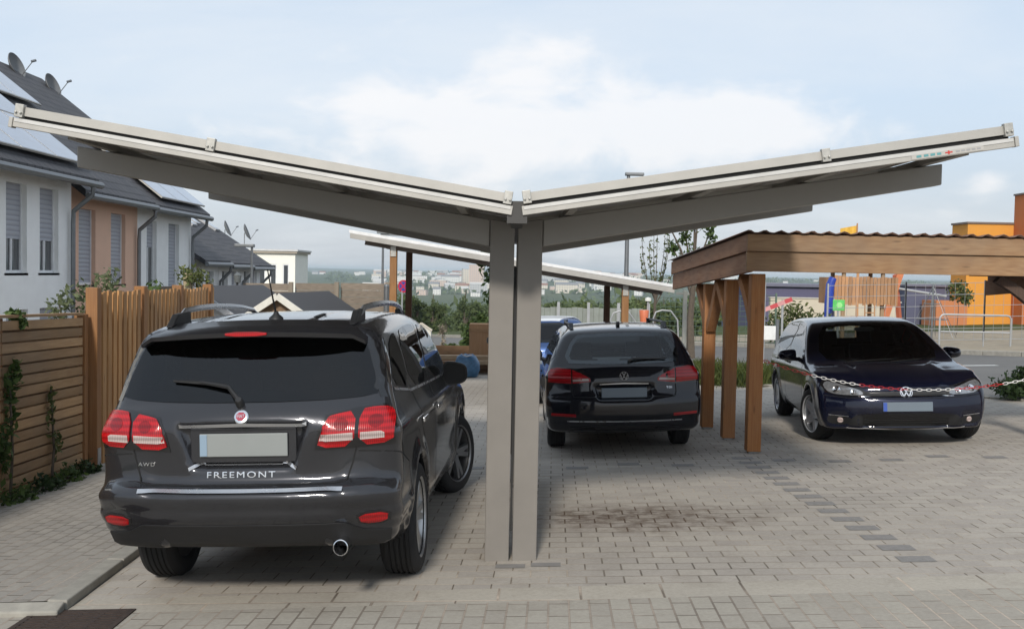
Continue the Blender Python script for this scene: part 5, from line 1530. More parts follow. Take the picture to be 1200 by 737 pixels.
for i, (y, w_) in enumerate(((9.4, .35), (9.95, .34), (10.5, .28), (10.95, .2))):
    plant('weed_clump', ['dark weeds at the foot of the slatted fence where it leaves the picture', 'second low weed clump from the picture edge along the slatted fence foot', 'third low weed clump from the picture edge along the slatted fence foot', 'small weed clump by the post between the two timber fences'][i], 'plant', -4.46, y, [(0, 0, .10, .13, w_, .15), (.08, .1, .06, .10, w_ * .7, .10)], 260, .032, L_DARK if i % 2 else L_GREEN, [[(0, 0, 0), (0, .02, .1)]], seed=20 + i, group='weeds along the fence foot')
# shrubs looking over the picket fence
plant('garden_shrub', 'loose pale leafy shrub behind the picket fence in front of the peach house', 'shrub', -5.6, 13.6, [(0, 0, 1.9, .30, .32, .32), (.2, .4, 2.1, .25, .3, .25), (-.1, -.4, 1.8, .2, .25, .3)], 380, .045, L_PALE, [[(0, 0, 0), (.03, 0, 1.0), (.1, .1, 2.1)], [(0, 0, .4), (-.1, -.2, 1.2), (-.1, -.4, 1.9)]], seed=6)
plant('garden_shrub', 'dark rose-like shrub behind the picket fence with a reaching branch', 'shrub', -5.5, 15.3, [(0, 0, 1.75, .28, .35, .30), (.25, .1, 2.0, .2, .2, .22), (.35, .5, 1.9, .2, .3, .18)], 420, .045, L_GREEN, [[(0, 0, 0), (.05, 0, 1.0), (.3, .4, 2.0)], [(0, 0, .4), (.1, -.1, 1.2), (.2, 0, 2.0)]], seed=7)
plant('garden_shrub', 'yellow-green vine on the pale post at the end of the picket fence', 'shrub', -5.9, 19.3, [(0, 0, 2.35, .35, .35, .22), (.2, .1, 2.15, .2, .2, .3)], 300, .05, L_OLIVE, [[(0, 0, 0), (0, 0, 1.2), (.05, 0, 2.3)]], seed=8)
pp = thing('garden_post', 'pale wooden garden post carrying the yellow-green vine', 'post', (-5.98, 19.35, gz(-5.98, 19.35)))
b = MB(); b.box(-.07, .07, -.07, .07, 0, 2.35); b.box(-.09, .09, -.09, .09, 2.352, 2.39); b.build('post', wood('pale timber', (.35, .28, .17), (.48, .40, .26), 'Z'), pp, bevel=.006)

# ================================================================== terraced houses
def stucco(name, c): return plain(name, c, .9, var=.05, scale=3, bump=.35)
S_WHITE = stucco('white render', (.84, .84, .83)); S_PEACH = stucco('peach render', (.68, .44, .32)); S_CREAM = stucco('cream render', (.80, .79, .72)); S_GREY = stucco('grey render', (.42, .43, .44))
t = NT('dark roof tiles'); t.set(rough=.65, spec=.35)
v = t.coord('Object'); br = t.node('TexBrick'); br.inputs['Scale'].default_value = 1; br.inputs['Brick Width'].default_value = .30; br.inputs['Row Height'].default_value = .26; br.inputs['Mortar Size'].default_value = .022
br.inputs['Color1'].default_value = (.052, .052, .060, 1); br.inputs['Color2'].default_value = (.070, .068, .074, 1); br.inputs['Mortar'].default_value = (.022, .022, .026, 1)
mp = t.node('Mapping'); mp.inputs['Rotation'].default_value = (0, 0, R(90)); t.link(v, mp.inputs['Vector']); t.link(mp.outputs[0], br.inputs['Vector'])
t.base(t.mix(t.ramp(t.noise(v, 1.2, 4), [(.4, (0, 0, 0)), (.8, (.4,) * 3)]), br.outputs['Color'], (.09, .088, .086))); t.bump(br.outputs['Fac'], .6, .02)
M_TILE = t.m
M_PIPE = plain('zinc pipe', (.20, .21, .22), .45, .6)
M_WINF = plain('white window frame', (.70, .71, .72), .4); M_PANE = plain('window pane', (.05, .055, .06), .06, coat=.5, var=.3, scale=1)
t = NT('roller shutter'); t.set(rough=.5); wv = t.node('TexWave'); wv.bands_direction = 'Z'; wv.inputs['Scale'].default_value = 3.4; t.link(t.coord('Object'), wv.inputs['Vector'])
t.base(t.ramp(wv.outputs['Fac'], [(.1, (.27, .28, .32)), (.4, (.36, .37, .41))])); t.bump(wv.outputs['Fac'], .5, .01); M_SHUT = t.m
M_DISH = plain('dish grey', (.15, .155, .16), .6, .1)
M_PV = cells('roof solar cells', (.15, .19, .27), .30)

def window_on(root, x, y0, y1, z0, z1, shut=.5, O=None):
    """window in a facade that faces +x at x: y across, z up; shut = share covered by the shutter"""
    ox, oy, oz = O
    fr = MB(); d = .05
    X_ = x - ox
    zs = z0 + (z1 - z0) * (1 - shut)
    fr.box(X_ - .075, X_ - .02, y0 - oy, y0 + d - oy, z0 - oz, z1 - oz); fr.box(X_ - .075, X_ - .02, y1 - d - oy, y1 - oy, z0 - oz, z1 - oz)
    fr.box(X_ - .075, X_ - .022, y0 + d - oy + .001, y1 - d - oy - .001, z0 - oz, z0 + d - oz)
    if shut < .95:
        fr.box(X_ - .07, X_ - .03, (y0 + y1) / 2 - .025 - oy, (y0 + y1) / 2 + .025 - oy, z0 + d - oz + .001, zs - oz)
    w = fr.build('window', M_WINF, root)
    b = MB(); b.box(X_ - .066, X_ - .055, y0 + d - oy + .001, y1 - d - oy - .001, z0 + d - oz + .001, z1 - oz - .001); b.build('pane', M_PANE, w)
    if shut > 0:
        b = MB(); b.box(X_ - .05, X_ - .034, y0 + d - oy + .002, y1 - d - oy - .002, zs - oz + (.05 if shut > .95 else 0), z1 - oz - .002); b.build('roller_shutter', M_SHUT, w)
    b = MB(); b.box(X_ - .03, X_ + .07, y0 - .06 - oy, y1 + .06 - oy, z0 - .045 - oz, z0 - oz - .001); b.build('sill', M_WINF, w)
    b = MB(); b.box(X_ + .002, X_ + .05, y0 - .05 - oy, y1 + .05 - oy, z1 + .001 - oz, z1 + .16 - oz); b.build('shutter_box', M_WINF, w)

def facade(root, x, ya, yb, z0, z1, wins, mat, O, name='wall', thick=.25):
    """a wall facing +x with real openings for the windows"""
    ox, oy, oz = O
    ysx = sorted(set([ya, yb] + [w[0] for w in wins] + [w[1] for w in wins])); zsx = sorted(set([z0, z1] + [w[2] for w in wins] + [w[3] for w in wins]))
    b = MB()
    for i in range(len(ysx) - 1):
        for j in range(len(zsx) - 1):
            cy = (ysx[i] + ysx[i + 1]) / 2; cz = (zsx[j] + zsx[j + 1]) / 2
            if any(w[0] < cy < w[1] and w[2] < cz < w[3] for w in wins): continue
            X_ = x - ox
            b.add([(X_, ysx[i] - oy, zsx[j] - oz), (X_, ysx[i + 1] - oy, zsx[j] - oz), (X_, ysx[i + 1] - oy, zsx[j + 1] - oz), (X_, ysx[i] - oy, zsx[j + 1] - oz)], [(0, 1, 2, 3)])
    for w in wins:
        X_ = x - ox; q = [(w[0], w[2]), (w[1], w[2]), (w[1], w[3]), (w[0], w[3])]
        for k in range(4):
            a, c = q[k], q[(k + 1) % 4]
            b.add([(X_, a[0] - oy, a[1] - oz), (X_, c[0] - oy, c[1] - oz), (X_ - .16, c[0] - oy, c[1] - oz), (X_ - .16, a[0] - oy, a[1] - oz)], [(0, 1, 2, 3)])
    o = b.build(name, mat, root, fix=False)
    for w in wins: window_on(root, x - .07, *w[:4], shut=w[4], O=O)
    return o

def dish(root, loc, r=.42, az=20):
    M = Matrix.Translation(loc) @ Matrix.Rotation(R(az), 4, 'Z') @ Matrix.Rotation(R(-68), 4, 'X')
    b = MB(); b.lathe([(0, .0), (r * .5, .03), (r * .85, .10), (r, .15), (r * .99, .165), (r * .84, .115), (r * .5, .045), (0, .015)], 24, M)
    d = b.build('satellite_dish', M_DISH, root, smooth=True)
    p = M @ Vector((0, r * .2, .62)); q = M @ Vector((0, r * .95, .13)); c = M @ Vector((0, 0, -.02))
    b = MB(); b.tube([q, p], .014, 6); b.tube([p - Vector((.03, .03, .02)), p + Vector((.06, .05, .03))], .035, 8); b.tube([c, c - Vector((0, 0, .35)), c - Vector((0, .0, .9))], .022, 6)
    b.build('dish_arm', M_PIPE, d)

def house(name, label, ya, yb, x, zg, ze, depth, pitch, wins, mat, over=.45, gable_near=True, gable_far=True, oy_=(.0, .0), group='terraced houses behind the fences'):
    xm = x - depth / 2; zr_ = ze + (depth / 2) * math.tan(R(pitch))
    O = (x, ya, zg); root = thing(name, label, 'house', O, 0, group)
    facade(root, x, ya, yb, zg, ze + .05, wins, mat, O)
    b = MB(); xb = x - depth
    P = lambda a, y, z: (a - x, y - ya, z - zg)
    for (y, on) in ((ya, gable_near), (yb, gable_far)):
        if on: b.add([P(x, y, zg), P(x, y, ze + .05), P(xm, y, zr_ + .02), P(xb, y, ze + .05), P(xb, y, zg)], [(0, 1, 2, 3, 4)])
    b.add([P(xb, ya, zg), P(xb, yb, zg), P(xb, yb, ze), P(xb, ya, ze)], [(0, 1, 2, 3)])
    b.build('side_walls', mat, root)
    # roof: two pitched slabs
    b = MB(); th = .16; tp = math.tan(R(pitch)); y0 = ya - oy_[0]; y1 = yb + oy_[1]
    for s_ in (1, -1):
        e = (x + over) if s_ > 0 else (xb - over); ez = ze - over * tp + .12
        q = [P(e, y0, ez), P(e, y1, ez), P(xm, y1, zr_ + .12), P(xm, y0, zr_ + .12)]
        up = [(a, c, z + th) for a, c, z in q]
        b.hexa(q + up) if s_ > 0 else b.hexa(q[::-1] + up[::-1])
    rf = b.build('roof', M_TILE, root)
    # gutter, downpipe
    b = MB(); gx = x + over + .05; gzv = ze - over * tp + .15
    b.tube([P(gx, y0, gzv), P(gx, y1, gzv)], .07, 8); b.build('gutter', M_PIPE, root, smooth=True)
    b = MB(); py = yb - .12; b.tube([P(gx, py, gzv - .05), P(gx - .02, py, gzv - .22), P(x + .10, py, gzv - .55), P(x + .09, py, gzv - .8), P(x + .09, py, zg)], .05, 8); b.build('downpipe', M_PIPE, root, smooth=True)
    def on_roof(y, s): # s metres up the slope from the eave
        c = math.cos(R(pitch)); d = math.sin(R(pitch))
        return P(x + over - s * c, y, ze - over * tp + .12 + th + s * d + .0)
    return root, rf, on_roof, P, xm, zr_
def roof_panels(root, on_roof, pitch, ya, yb, s0, s1, ny, ns, gap=.02):
    nrm = Vector((math.sin(R(pitch)), 0, math.cos(R(pitch))))
    for i in range(ny):
        for j in range(ns):
            a = ya + (yb - ya) * i / ny + gap / 2; c = ya + (yb - ya) * (i + 1) / ny - gap / 2
            u = s0 + (s1 - s0) * j / ns + gap / 2; w = s0 + (s1 - s0) * (j + 1) / ns - gap / 2
            q = [Vector(on_roof(a, u)), Vector(on_roof(c, u)), Vector(on_roof(c, w)), Vector(on_roof(a, w))]
            b = MB(); b.hexa([p + nrm * .09 for p in q] + [p + nrm * .13 for p in q]); pn = b.build('solar_panel', M_ALU, root)
            ctr = sum(q, Vector()) / 4
            b = MB(); qq = [ctr + (p - ctr) * .965 for p in q]; b.hexa([p + nrm * .131 for p in qq] + [p + nrm * .135 for p in qq]); b.build('cell_glass', M_PV, pn)

# first house: white, nearest
h1, rf, onr, P, xm, zr_ = house('terraced_house', 'nearest white terraced house with half-closed shutters and solar panels on its roof', 11.0, 21.4, -9.0, -2.6, 3.62, 9.0, 38,
    [(18.65, 19.45, 1.62, 3.25, .62), (19.98, 20.8, 1.62, 3.25, .62), (18.65, 19.5, -1.5, .95, 1.0), (19.98, 20.85, -1.5, .95, 1.0), (13.2, 14.0, 1.55, 3.12, .5), (15.2, 16.0, 1.55, 3.12, .5)], S_WHITE, oy_=(.0, .30))
roof_panels(h1, onr, 38, 13.0, 21.5, .30, 3.1, 6, 2)
roof_panels(h1, onr, 38, 15.5, 21.0, 4.1, 5.6, 4, 1)
b = MB(); b.lathe([(0, .10), (.07, .09), (.08, 0)], 10, Matrix.Translation(P(-8.99, 21.15, .75)) @ Matrix.Rotation(R(90), 4, 'Y')); b.build('wall_lamp', M_WINF, h1)
h2, rf, onr, P, xm, zr_ = house('terraced_house', 'peach terraced house with two closed beige shutters beside a zinc downpipe', 21.75, 26.0, -9.30, -2.7, 3.42, 9.0, 38,
    [(22.5, 23.4, 1.35, 3.0, 1.0), (24.3, 25.2, 1.35, 3.0, 1.0), (22.5, 23.4, -1.6, .6, 1.0), (24.3, 25.2, -1.6, .6, 1.0)], S_PEACH, oy_=(.0, .0))
roof_panels(h2, onr, 38, 22.0, 25.9, 3.6, 5.9, 3, 1)
h3, rf, onr, P, xm, zr_ = house('terraced_house', 'white terraced house between the peach house and the lower dark roofs, two tall windows', 26.02, 30.6, -9.38, -2.8, 3.40, 9.0, 38,
    [(26.9, 27.65, 1.0, 2.95, .35), (28.6, 29.5, .6, 2.95, 1.0), (26.9, 27.65, -1.8, .4, 1.0)], S_WHITE, oy_=(.0, .35))
roof_panels(h3, onr, 38, 27.0, 30.75, .2, 2.75, 3, 2)
dish(h3, P(xm + .1, 28.9, zr_ + .22), .36, -95); dish(h3, P(xm + .35, 30.6, zr_ - .02), .36, -95)
# lower terrace further down the slope
far_labels = ['lower white terraced house just past the tall row, dark roof with bright rooflights', 'second lower white terraced house down the slope, dark roof and downpipe', 'last lower white terraced house, its dark roof ending before the flat-roofed house']
for i in range(3):
    ya = 31.6 + i * 2.85
    h4, rf, onr, P, xm, zr_ = house('terraced_house', far_labels[i], ya, ya + 2.82, -9.65, -3.0 - i * .12, 1.98 - i * .06, 8.4, 33,
        [(ya + .4, ya + 1.1, -.2, 1.65, .0 if i else 1.0), (ya + 1.6, ya + 2.3, -.2, 1.65, 1.0 if i != 1 else .3)], S_WHITE, over=.4, oy_=(.02, .02 if i < 2 else .35))
    for (u, w_) in ((.5, 2.6), (1.5, 3.4), (2.1, 2.3)):
        nrm = Vector((math.sin(R(33)), 0, math.cos(R(33))))
        q = [Vector(onr(ya + u, w_)), Vector(onr(ya + u + .55, w_)), Vector(onr(ya + u + .55, w_ + 1.0)), Vector(onr(ya + u, w_ + 1.0))]
        b = MB(); b.hexa([p + nrm * .003 for p in q] + [p + nrm * .08 for p in q]); fr = b.build('rooflight', plain('rooflight frame', (.45, .46, .48), .4, .5), h4)
        c_ = sum(q, Vector()) / 4; qq = [c_ + (p - c_) * .82 for p in q]
        b = MB(); b.hexa([p + nrm * .081 for p in qq] + [p + nrm * .086 for p in qq]); b.build('pane', plain('rooflight glass', (.5, .53, .56), .08, .6), fr)
    if i == 1:
        dish(h4, P(xm + .2, ya + 2.2, zr_ + .6), .36, -82)
    b = MB(); b.tube([P(xm, ya + 2.6, zr_ + .1), P(xm, ya + 2.6, zr_ + .9)], .09, 8); b.build('vent_pipe', M_PIPE, h4)
# lamp post in front of the lower terrace
lp = thing('street_lamp', 'thin grey street lamp standing in front of the lower dark roofs', 'street lamp', (-8.3, 33.4, terrain(-8.3, 33.4)))
b = MB(); b.tube([(0, 0, 0), (0, 0, 3.6)], [.055, .04], 8); b.build('pole', M_PIPE, lp)
b = MB(); b.box(-.55, .08, -.09, .09, 3.6, 3.70); b.build('lamp_head', M_PIPE, lp, bevel=.02)
# flat-roofed cream house
fh = thing('flat_roofed_house', 'cream flat-roofed house with brown parapet edge beyond the dark terrace roofs', 'house', (-11.4, 55, -3.6))
def FP(x, y, z): return (x + 11.4, y - 55, z + 3.6)
b = MB()
wv_ = [(-13.35, -12.95, .9, 2.0), (-12.72, -12.36, .9, 2.0), (-12.05, -11.72, .9, 2.0)]
xsx = sorted({-19, -11.4, *[q for w in wv_ for q in w[:2]]}); zsx = sorted({-3.6, 2.55, .9, 2.0})
for i in range(len(xsx) - 1):
    for j in range(len(zsx) - 1):
        cx = (xsx[i] + xsx[i + 1]) / 2; cz = (zsx[j] + zsx[j + 1]) / 2
        if any(w[0] < cx < w[1] and w[2] < cz < w[3] for w in wv_): continue
        b.add([FP(xsx[i], 55, zsx[j]), FP(xsx[i + 1], 55, zsx[j]), FP(xsx[i + 1], 55, zsx[j + 1]), FP(xsx[i], 55, zsx[j + 1])], [(0, 1, 2, 3)])
b.add([FP(-11.4, 55, -3.6), FP(-11.4, 58.4, -3.6), FP(-11.4, 58.4, 2.55), FP(-11.4, 55, 2.55)], [(0, 1, 2, 3)])
b.add([FP(-19, 58.4, -3.6), FP(-19, 58.4, 2.55), FP(-11.4, 58.4, 2.55), FP(-11.4, 58.4, -3.6)], [(0, 1, 2, 3)])
b.add([FP(-19, 55, 2.55), FP(-11.4, 55, 2.55), FP(-11.4, 58.4, 2.55), FP(-19, 58.4, 2.55)], [(0, 1, 2, 3)])
b.build('wall', S_CREAM, fh, fix=False)
for w in wv_:
    b = MB(); b.box(FP(w[0], 0, 0)[0], FP(w[1], 0, 0)[0], .02, .09, FP(0, 0, w[2])[2], FP(0, 0, w[3])[2]); wn_ = b.build('window', M_WINF, fh)
    b = MB(); b.box(FP(w[0] + .06, 0, 0)[0], FP(w[1] - .06, 0, 0)[0], .012, .0195, FP(0, 0, w[2] + .06)[2], FP(0, 0, w[3] - .06)[2]); b.build('pane', M_PANE, wn_)
b = MB(); b.box(-7.75, .12, -.15, 3.55, 6.16, 6.27); b.build('roof_edge', plain('eave boards', (.36, .32, .26), .7), fh)
b = MB(); b.box(-7.8, .17, -.2, 3.6, 6.272, 6.36); b.build('roof', plain('pale flat roof', (.55, .55, .54), .7), fh)
dish(fh, (-2.7, .2, 7.2), .45, -82); dish(fh, (-4.0, 1.2, 7.4), .45, -82)
b = MB(); b.box(-2.9, -.3, -2.2, -.005, 0, 3.4); b.build('porch', S_CREAM, fh)

# ================================================================== brown privacy fence, garden sheds
pf = thing('privacy_fence', 'weathered grey-brown board fence with square posts behind the garden sheds', 'fence', (-9, 27, gz(-9, 27)))
M_PF = wood('weathered boards', (.19, .155, .12), (.30, .25, .20), 'X', grey=.2)
px_ = [-9.2, -7.05, -5.75, -4.6, -3.3]
for i in range(len(px_) - 1):
    xa, xb = px_[i], px_[i + 1]; ya = 27.0 + i * .25; top = 1.28 + (.10 if i else 0) + .02 * i
    b = MB(); nb = 12; zb = gz((xa + xb) / 2, ya)
    for k in range(nb):
        z0 = zb + .06 + (top - zb - .06) * k / nb; z1 = z0 + (top - zb) / nb - .012
        b.box(xa + .06 + 9, xb - .06 + 9, ya - 27, ya + .025 - 27, z0 - gz(-9, 27), z1 - gz(-9, 27))
    b.build('board_panel', M_PF, pf)
    b = MB(); b.box(xb - .055 + 9, xb + .055 + 9, ya - .06 - 27, ya + .05 - 27, zb - gz(-9, 27), top + .04 - gz(-9, 27)); b.build('post', wood('weathered post', (.20, .17, .13), (.28, .24, .19), 'Z') if i == 0 else bpy.data.materials['weathered post'], pf)
gl_ = thing('garden_lamp', 'small dark lantern on a post above the board fence', 'lamp', (-7.05, 26.9, gz(-7.05, 26.9)))
b = MB(); b.tube([(0, 0, 0), (0, 0, 2.35)], .03, 8); b.build('pole', TRIM, gl_); b = MB(); b.lathe([(0, 2.62), (.10, 2.55), (.08, 2.36), (0, 2.34)], 10); b.build('lantern', plain('lantern', (.12, .13, .13), .4), gl_)
def shed(label, x, y, w, d, zw, zp, wallmat, trim, yawd):
    o = thing('garden_shed', label, 'shed', (x, y, gz(x, y)), yawd)
    b = MB(); b.prism([(-w / 2, 0), (w / 2, 0), (w / 2, zw), (0, zp), (-w / 2, zw)], 0, d, lambda u, v, q: (u, q, v)); b.build('wall', wallmat, o)
    b = MB(); ov = .16; sl = (zp - zw) / (w / 2)
    for s_ in (1, -1):
        e = s_ * (w / 2 + ov); q = [(e, -ov, zw - ov * sl + .03), (e, d + ov, zw - ov * sl + .03), (0, d + ov, zp + .03), (0, -ov, zp + .03)]
        b.hexa(q + [(a, c, z + .05) for a, c, z in q]) if s_ > 0 else b.hexa(q[::-1] + [(a, c, z + .05) for a, c, z in q[::-1]])
    b.build('roof', plain('roofing felt', (.065, .066, .072), .85, var=.15, scale=8), o)
    for s_ in (1, -1):
        b = MB(); b.beam((s_ * (w / 2 + ov + .02), -ov - .015, zw - ov * sl + .0), (0, -ov - .015 - (.001 if s_ > 0 else 0), zp + .02), .03, .12); b.build('barge_board', trim, o)
    b = MB(); b.box(-.35, .35, -.03, -.002, .05, zw - .1); b.build('door', trim, o)
    return o
shed('small garden shed with white barge boards peaking above the dark grey car roof', -4.32, 19.6, 1.15, 2.2, 1.56, 1.92, wood('shed boards', (.16, .10, .06), (.24, .16, .10), 'Z'), plain('white trim', (.66, .64, .58), .6), -12)
shed('dark-roofed garden shed with grey trim beside the end of the picket fence', -6.2, 20.6, 1.9, 2.6, 1.55, 2.10, S_GREY, plain('grey trim', (.36, .37, .39), .6), -14)
plant('garden_bush', 'yellow-green bush in front of the board fence beyond the car', 'shrub', -3.5, 25.0, [(0, 0, .8, .8, .6, .7), (.6, .2, .6, .6, .5, .5)], 900, .08, L_OLIVE, [[(0, 0, 0), (.05, 0, .8)]], seed=9)
# ================================================================== trees and planting beyond
def tree(name, label, x, y, h, cr, n, leaf, mat, trunk_h=.3, group=None, seed=1, zb=None, blobs=None, limbs=6, cat='tree'):
    z = zb if zb is not None else terrain(x, y) - .05
    o = thing(name, label, cat, (x, y, z), random.Random(seed).uniform(0, 360), group)
    rg = np.random.default_rng(seed)
    if blobs is None:
        blobs = []
        for i in range(11):
            a = rg.uniform(0, 6.28); q = rg.uniform(.1, 1) ** .6; zz = trunk_h + (1 - trunk_h) * rg.uniform(.15, .92)
            wd = math.sin(math.pi * min(1, max(.12, (zz - trunk_h) / (1 - trunk_h) * .85 + .12)))
            blobs.append((math.cos(a) * cr * q * .75 * wd, math.sin(a) * cr * q * .75 * wd, zz * h, cr * rg.uniform(.25, .5), cr * rg.uniform(.25, .5), h * rg.uniform(.07, .14)))
    b = MB(); b.tube([(0, 0, 0), (h * .01, 0, h * .25), (-h * .01, h * .01, h * .55), (0, 0, h * .85)], [h * .028, h * .021, h * .014, h * .004], 7)
    for i, bl in enumerate(blobs[:limbs]):
        z0 = max(trunk_h * h * .8, bl[2] * .55); b.tube([(0, 0, z0), (bl[0] * .5, bl[1] * .5, (z0 + bl[2]) / 2 + .03 * h), (bl[0], bl[1], bl[2])], [h * .010, h * .007, h * .003], 5)
    b.build('trunk', BARK, o)
    leaf_cloud(n, blobs, leaf, rg, shell=.25).build('crown', mat, o, fix=False)
    return o
L_FAR = foliage('woodland leaves', (.055, .082, .034), (.15, .19, .07), .8)
L_FAR2 = foliage('pale woodland leaves', (.09, .11, .04), (.21, .23, .09), .8)
G_W = 'trees on the slope below the site'
protos = [tree('broadleaf_tree', 'dark rounded broadleaf tree among many on the slope below the site', 0, 120, 8.0, 3.6, 2200, .20, L_FAR, .12, G_W, 41),
          tree('broadleaf_tree', 'pale loose broadleaf tree among many on the slope below the site', 4, 110, 6.6, 3.0, 2000, .18, L_FAR2, .10, G_W, 42),
          tree('broadleaf_tree', 'tall narrow broadleaf tree among many on the slope below the site', 8, 130, 10.0, 2.6, 2200, .20, L_FAR, .15, G_W, 43)]
rgw = np.random.default_rng(77)
spots = []
for i in range(74):
    y = 78 + 190 * (i / 73) ** 1.25 + rgw.uniform(-5, 5)
    u = rgw.uniform(-.155, .265)                       # bearing, only where the gaps look through
    if i % 2 == 0: u = rgw.uniform(-.12, .0)
    elif i % 4 == 1: u = rgw.uniform(.02, .165)
    spots.append((u * y, y))
for i, (x, y) in enumerate(spots):
    k = i % 3 if y > 100 else (1 if i % 2 else 0)
    o = protos[k] if i < 3 and k == i else copy_tree(protos[k])
    if i < 3: o = protos[i]; k = i
    sc = rgw.uniform(.75, 1.15) * (.52 if y < 100 else .66 if y < 140 else .85)
    o.location = (x, y, terrain(x, y) - .2); o.scale = (sc * 1.15, sc * 1.15, sc); o.rotation_euler = (0, 0, rgw.uniform(0, 6.28))
# far wood in the valley: one mass
bl = []
for i in range(420):
    y = 270 + 750 * rgw.random() ** 1.2; x = rgw.uniform(-.5, .52) * y; s_ = rgw.uniform(5, 10)
    bl.append((x, y, terrain(x, y) + s_ * .55, s_ * 1.6, s_ * 1.3, s_ * .75))
tag(leaf_cloud(15000, bl, 1.9, rgw, shell=.6).build('valley_woodland', L_FAR, None, fix=False), kind='stuff')
bl = []
for i in range(260):
    y = 1050 + 1900 * rgw.random(); x = rgw.uniform(-.5, .5) * y; s_ = rgw.uniform(6, 11)
    bl.append((x, y, terrain(x, y) + s_ * .4, s_ * 3.2, s_ * 2, s_ * .6))
tag(leaf_cloud(6000, bl, 4.0, rgw, shell=.6).build('town_greenery', L_FAR, None, fix=False), kind='stuff')

# single trees near the site
wt = thing('young_tree', 'thin upright young tree with sparse leaves beside the street lamp', 'tree', (4.35, 32, terrain(4.35, 32)))
b = MB(); lb = []; rg = np.random.default_rng(9)
b.tube([(0, 0, 0), (0, 0, 1.6), (.05, 0, 2.2)], [.05, .04, .03], 6)
for k in range(9):
    a = 2 * math.pi * k / 9; sp = rg.uniform(.2, .85); top = rg.uniform(2.9, 4.1)
    p = [(0, 0, 1.5 + .05 * k), (math.cos(a) * sp * .55, math.sin(a) * sp * .55, 2.3), (math.cos(a) * sp * .9, math.sin(a) * sp * .9, (2.3 + top) / 2), (math.cos(a) * sp, math.sin(a) * sp, top)]
    b.tube(p, [.02, .014, .010, .004], 5)
    for t_ in np.linspace(.25, 1, 9):
        i = min(2, int(t_ * 3)); f = t_ * 3 - i; q = np.array(p[i]) * (1 - f) + np.array(p[i + 1]) * f
        lb.append((*q, .10, .10, .14))
b.build('trunk', BARK, wt); leaf_cloud(420, lb, .055, rg, shell=.2).build('crown', L_OLIVE, wt, fix=False)
tree('street_tree', 'slim leafy street tree rising behind the corner of the timber carport', 5.15, 30.0, 4.75, .62, 900, .075, L_GREEN, .30, None, 12,
     blobs=[(-.45, 0, 3.7, .22, .25, .75), (-.1, .1, 4.1, .28, .3, .6), (.25, 0, 3.6, .25, .3, .7), (.75, .1, 3.9, .2, .2, .4), (.0, 0, 2.9, .3, .3, .5), (.6, 0, 3.2, .2, .25, .3)])
tree('dark_tree', 'dark leafy tree half hidden behind the beige-grey posts of the butterfly carport', -.42, 27.5, 3.0, .6, 1000, .085, L_DARK, .3, None, 13, blobs=[(-.15, 0, 2.55, .40, .45, .55), (.15, .2, 2.9, .4, .4, .45), (.2, 0, 1.9, .35, .35, .4), (-.25, 0, 2.0, .2, .3, .25)])
plant('leafy_bush', 'fresh green bush behind the stacked timber near the grey posts', 'shrub', -1.12, 29.0, [(0, 0, .7, .34, .4, .65), (.25, 0, 1.0, .26, .3, .55), (-.5, .1, .35, .4, .3, .25)], 900, .09, L_GREEN, [[(0, 0, 0), (0, 0, .9)]], seed=15)
plant('juniper_bush', 'low dark juniper bush on the paving edge in front of the hatchback side', 'shrub', 8.35, 16.95, [(0, 0, .24, .62, .5, .26), (.5, .1, .22, .5, .4, .24), (-.3, -.1, .15, .35, .3, .16), (.1, 0, .45, .35, .3, .14)], 2600, .045, L_DARK, [[(0, 0, 0), (.1, 0, .35)]], seed=16, shell=.3)
plant('roadside_bush', 'wide olive bush by the far kerb beside the red and white barrier board', 'shrub', 9.9, 37.0, [(0, 0, .8, 1.0, .7, .85), (.9, 0, .6, .8, .6, .65), (-.6, 0, .5, .6, .5, .5)], 1500, .09, L_OLIVE, [[(0, 0, 0), (0, 0, .9)]], seed=17)
plant('roadside_bush', 'small green tree-like bush in front of the orange building', 'shrub', 17.6, 41.5, [(0, 0, 1.8, .5, .45, .5), (.3, 0, 1.5, .35, .4, .4)], 500, .085, L_OLIVE, [[(0, 0, -.0), (.05, 0, 1.0), (0, 0, 2.0)]], seed=18)
for i, (x, y) in enumerate(((2.6, 33.6), (5.6, 38.2), (7.4, 37.6))):
    plant('hedge_bush', ['green bush behind the mesh fence nearest the blue small car', 'green bush behind the mesh fence, middle of the run', 'green bush behind the mesh fence close to the timber posts'][i], 'shrub', x, y + 9, [(0, 0, .9, 1.3, .9, .95), (1.0, .2, .7, 1.0, .8, .8), (-.9, 0, .6, .8, .8, .6)], 1500, .11, L_FAR, [[(0, 0, 0), (0, 0, 1.0)]], seed=30 + i)

# ================================================================== town across the valley
def block_mat(name, wall, win):
    t = NT(name); t.set(rough=.8, spec=.2)
    v = t.coord('Object'); n = t.node('SeparateXYZ'); t.link(v, n.inputs[0])
    br = t.node('TexBrick'); br.offset = 0; br.inputs['Scale'].default_value = 1; br.inputs['Brick Width'].default_value = 3.4; br.inputs['Row Height'].default_value = 3.0; br.inputs['Mortar Size'].default_value = .9; br.inputs['Mortar Smooth'].default_value = 0
    br.inputs['Color1'].default_value = (*win, 1); br.inputs['Color2'].default_value = (*[k * 1.3 for k in win], 1); br.inputs['Mortar'].default_value = (*wall, 1)
    cb_ = t.node('CombineXYZ'); t.link(t.math('ADD', n.outputs[0], n.outputs[1]), cb_.inputs[0]); t.link(n.outputs[2], cb_.inputs[1]); t.link(cb_.outputs[0], br.inputs['Vector'])
    t.base(br.outputs['Color']); return t.m
TM = [block_mat('town white', (.72, .71, .68), (.30, .31, .33)), block_mat('town cream', (.66, .60, .50), (.28, .27, .27)), block_mat('town grey', (.48, .48, .48), (.22, .23, .25)), block_mat('town peach', (.60, .46, .38), (.26, .25, .25))]
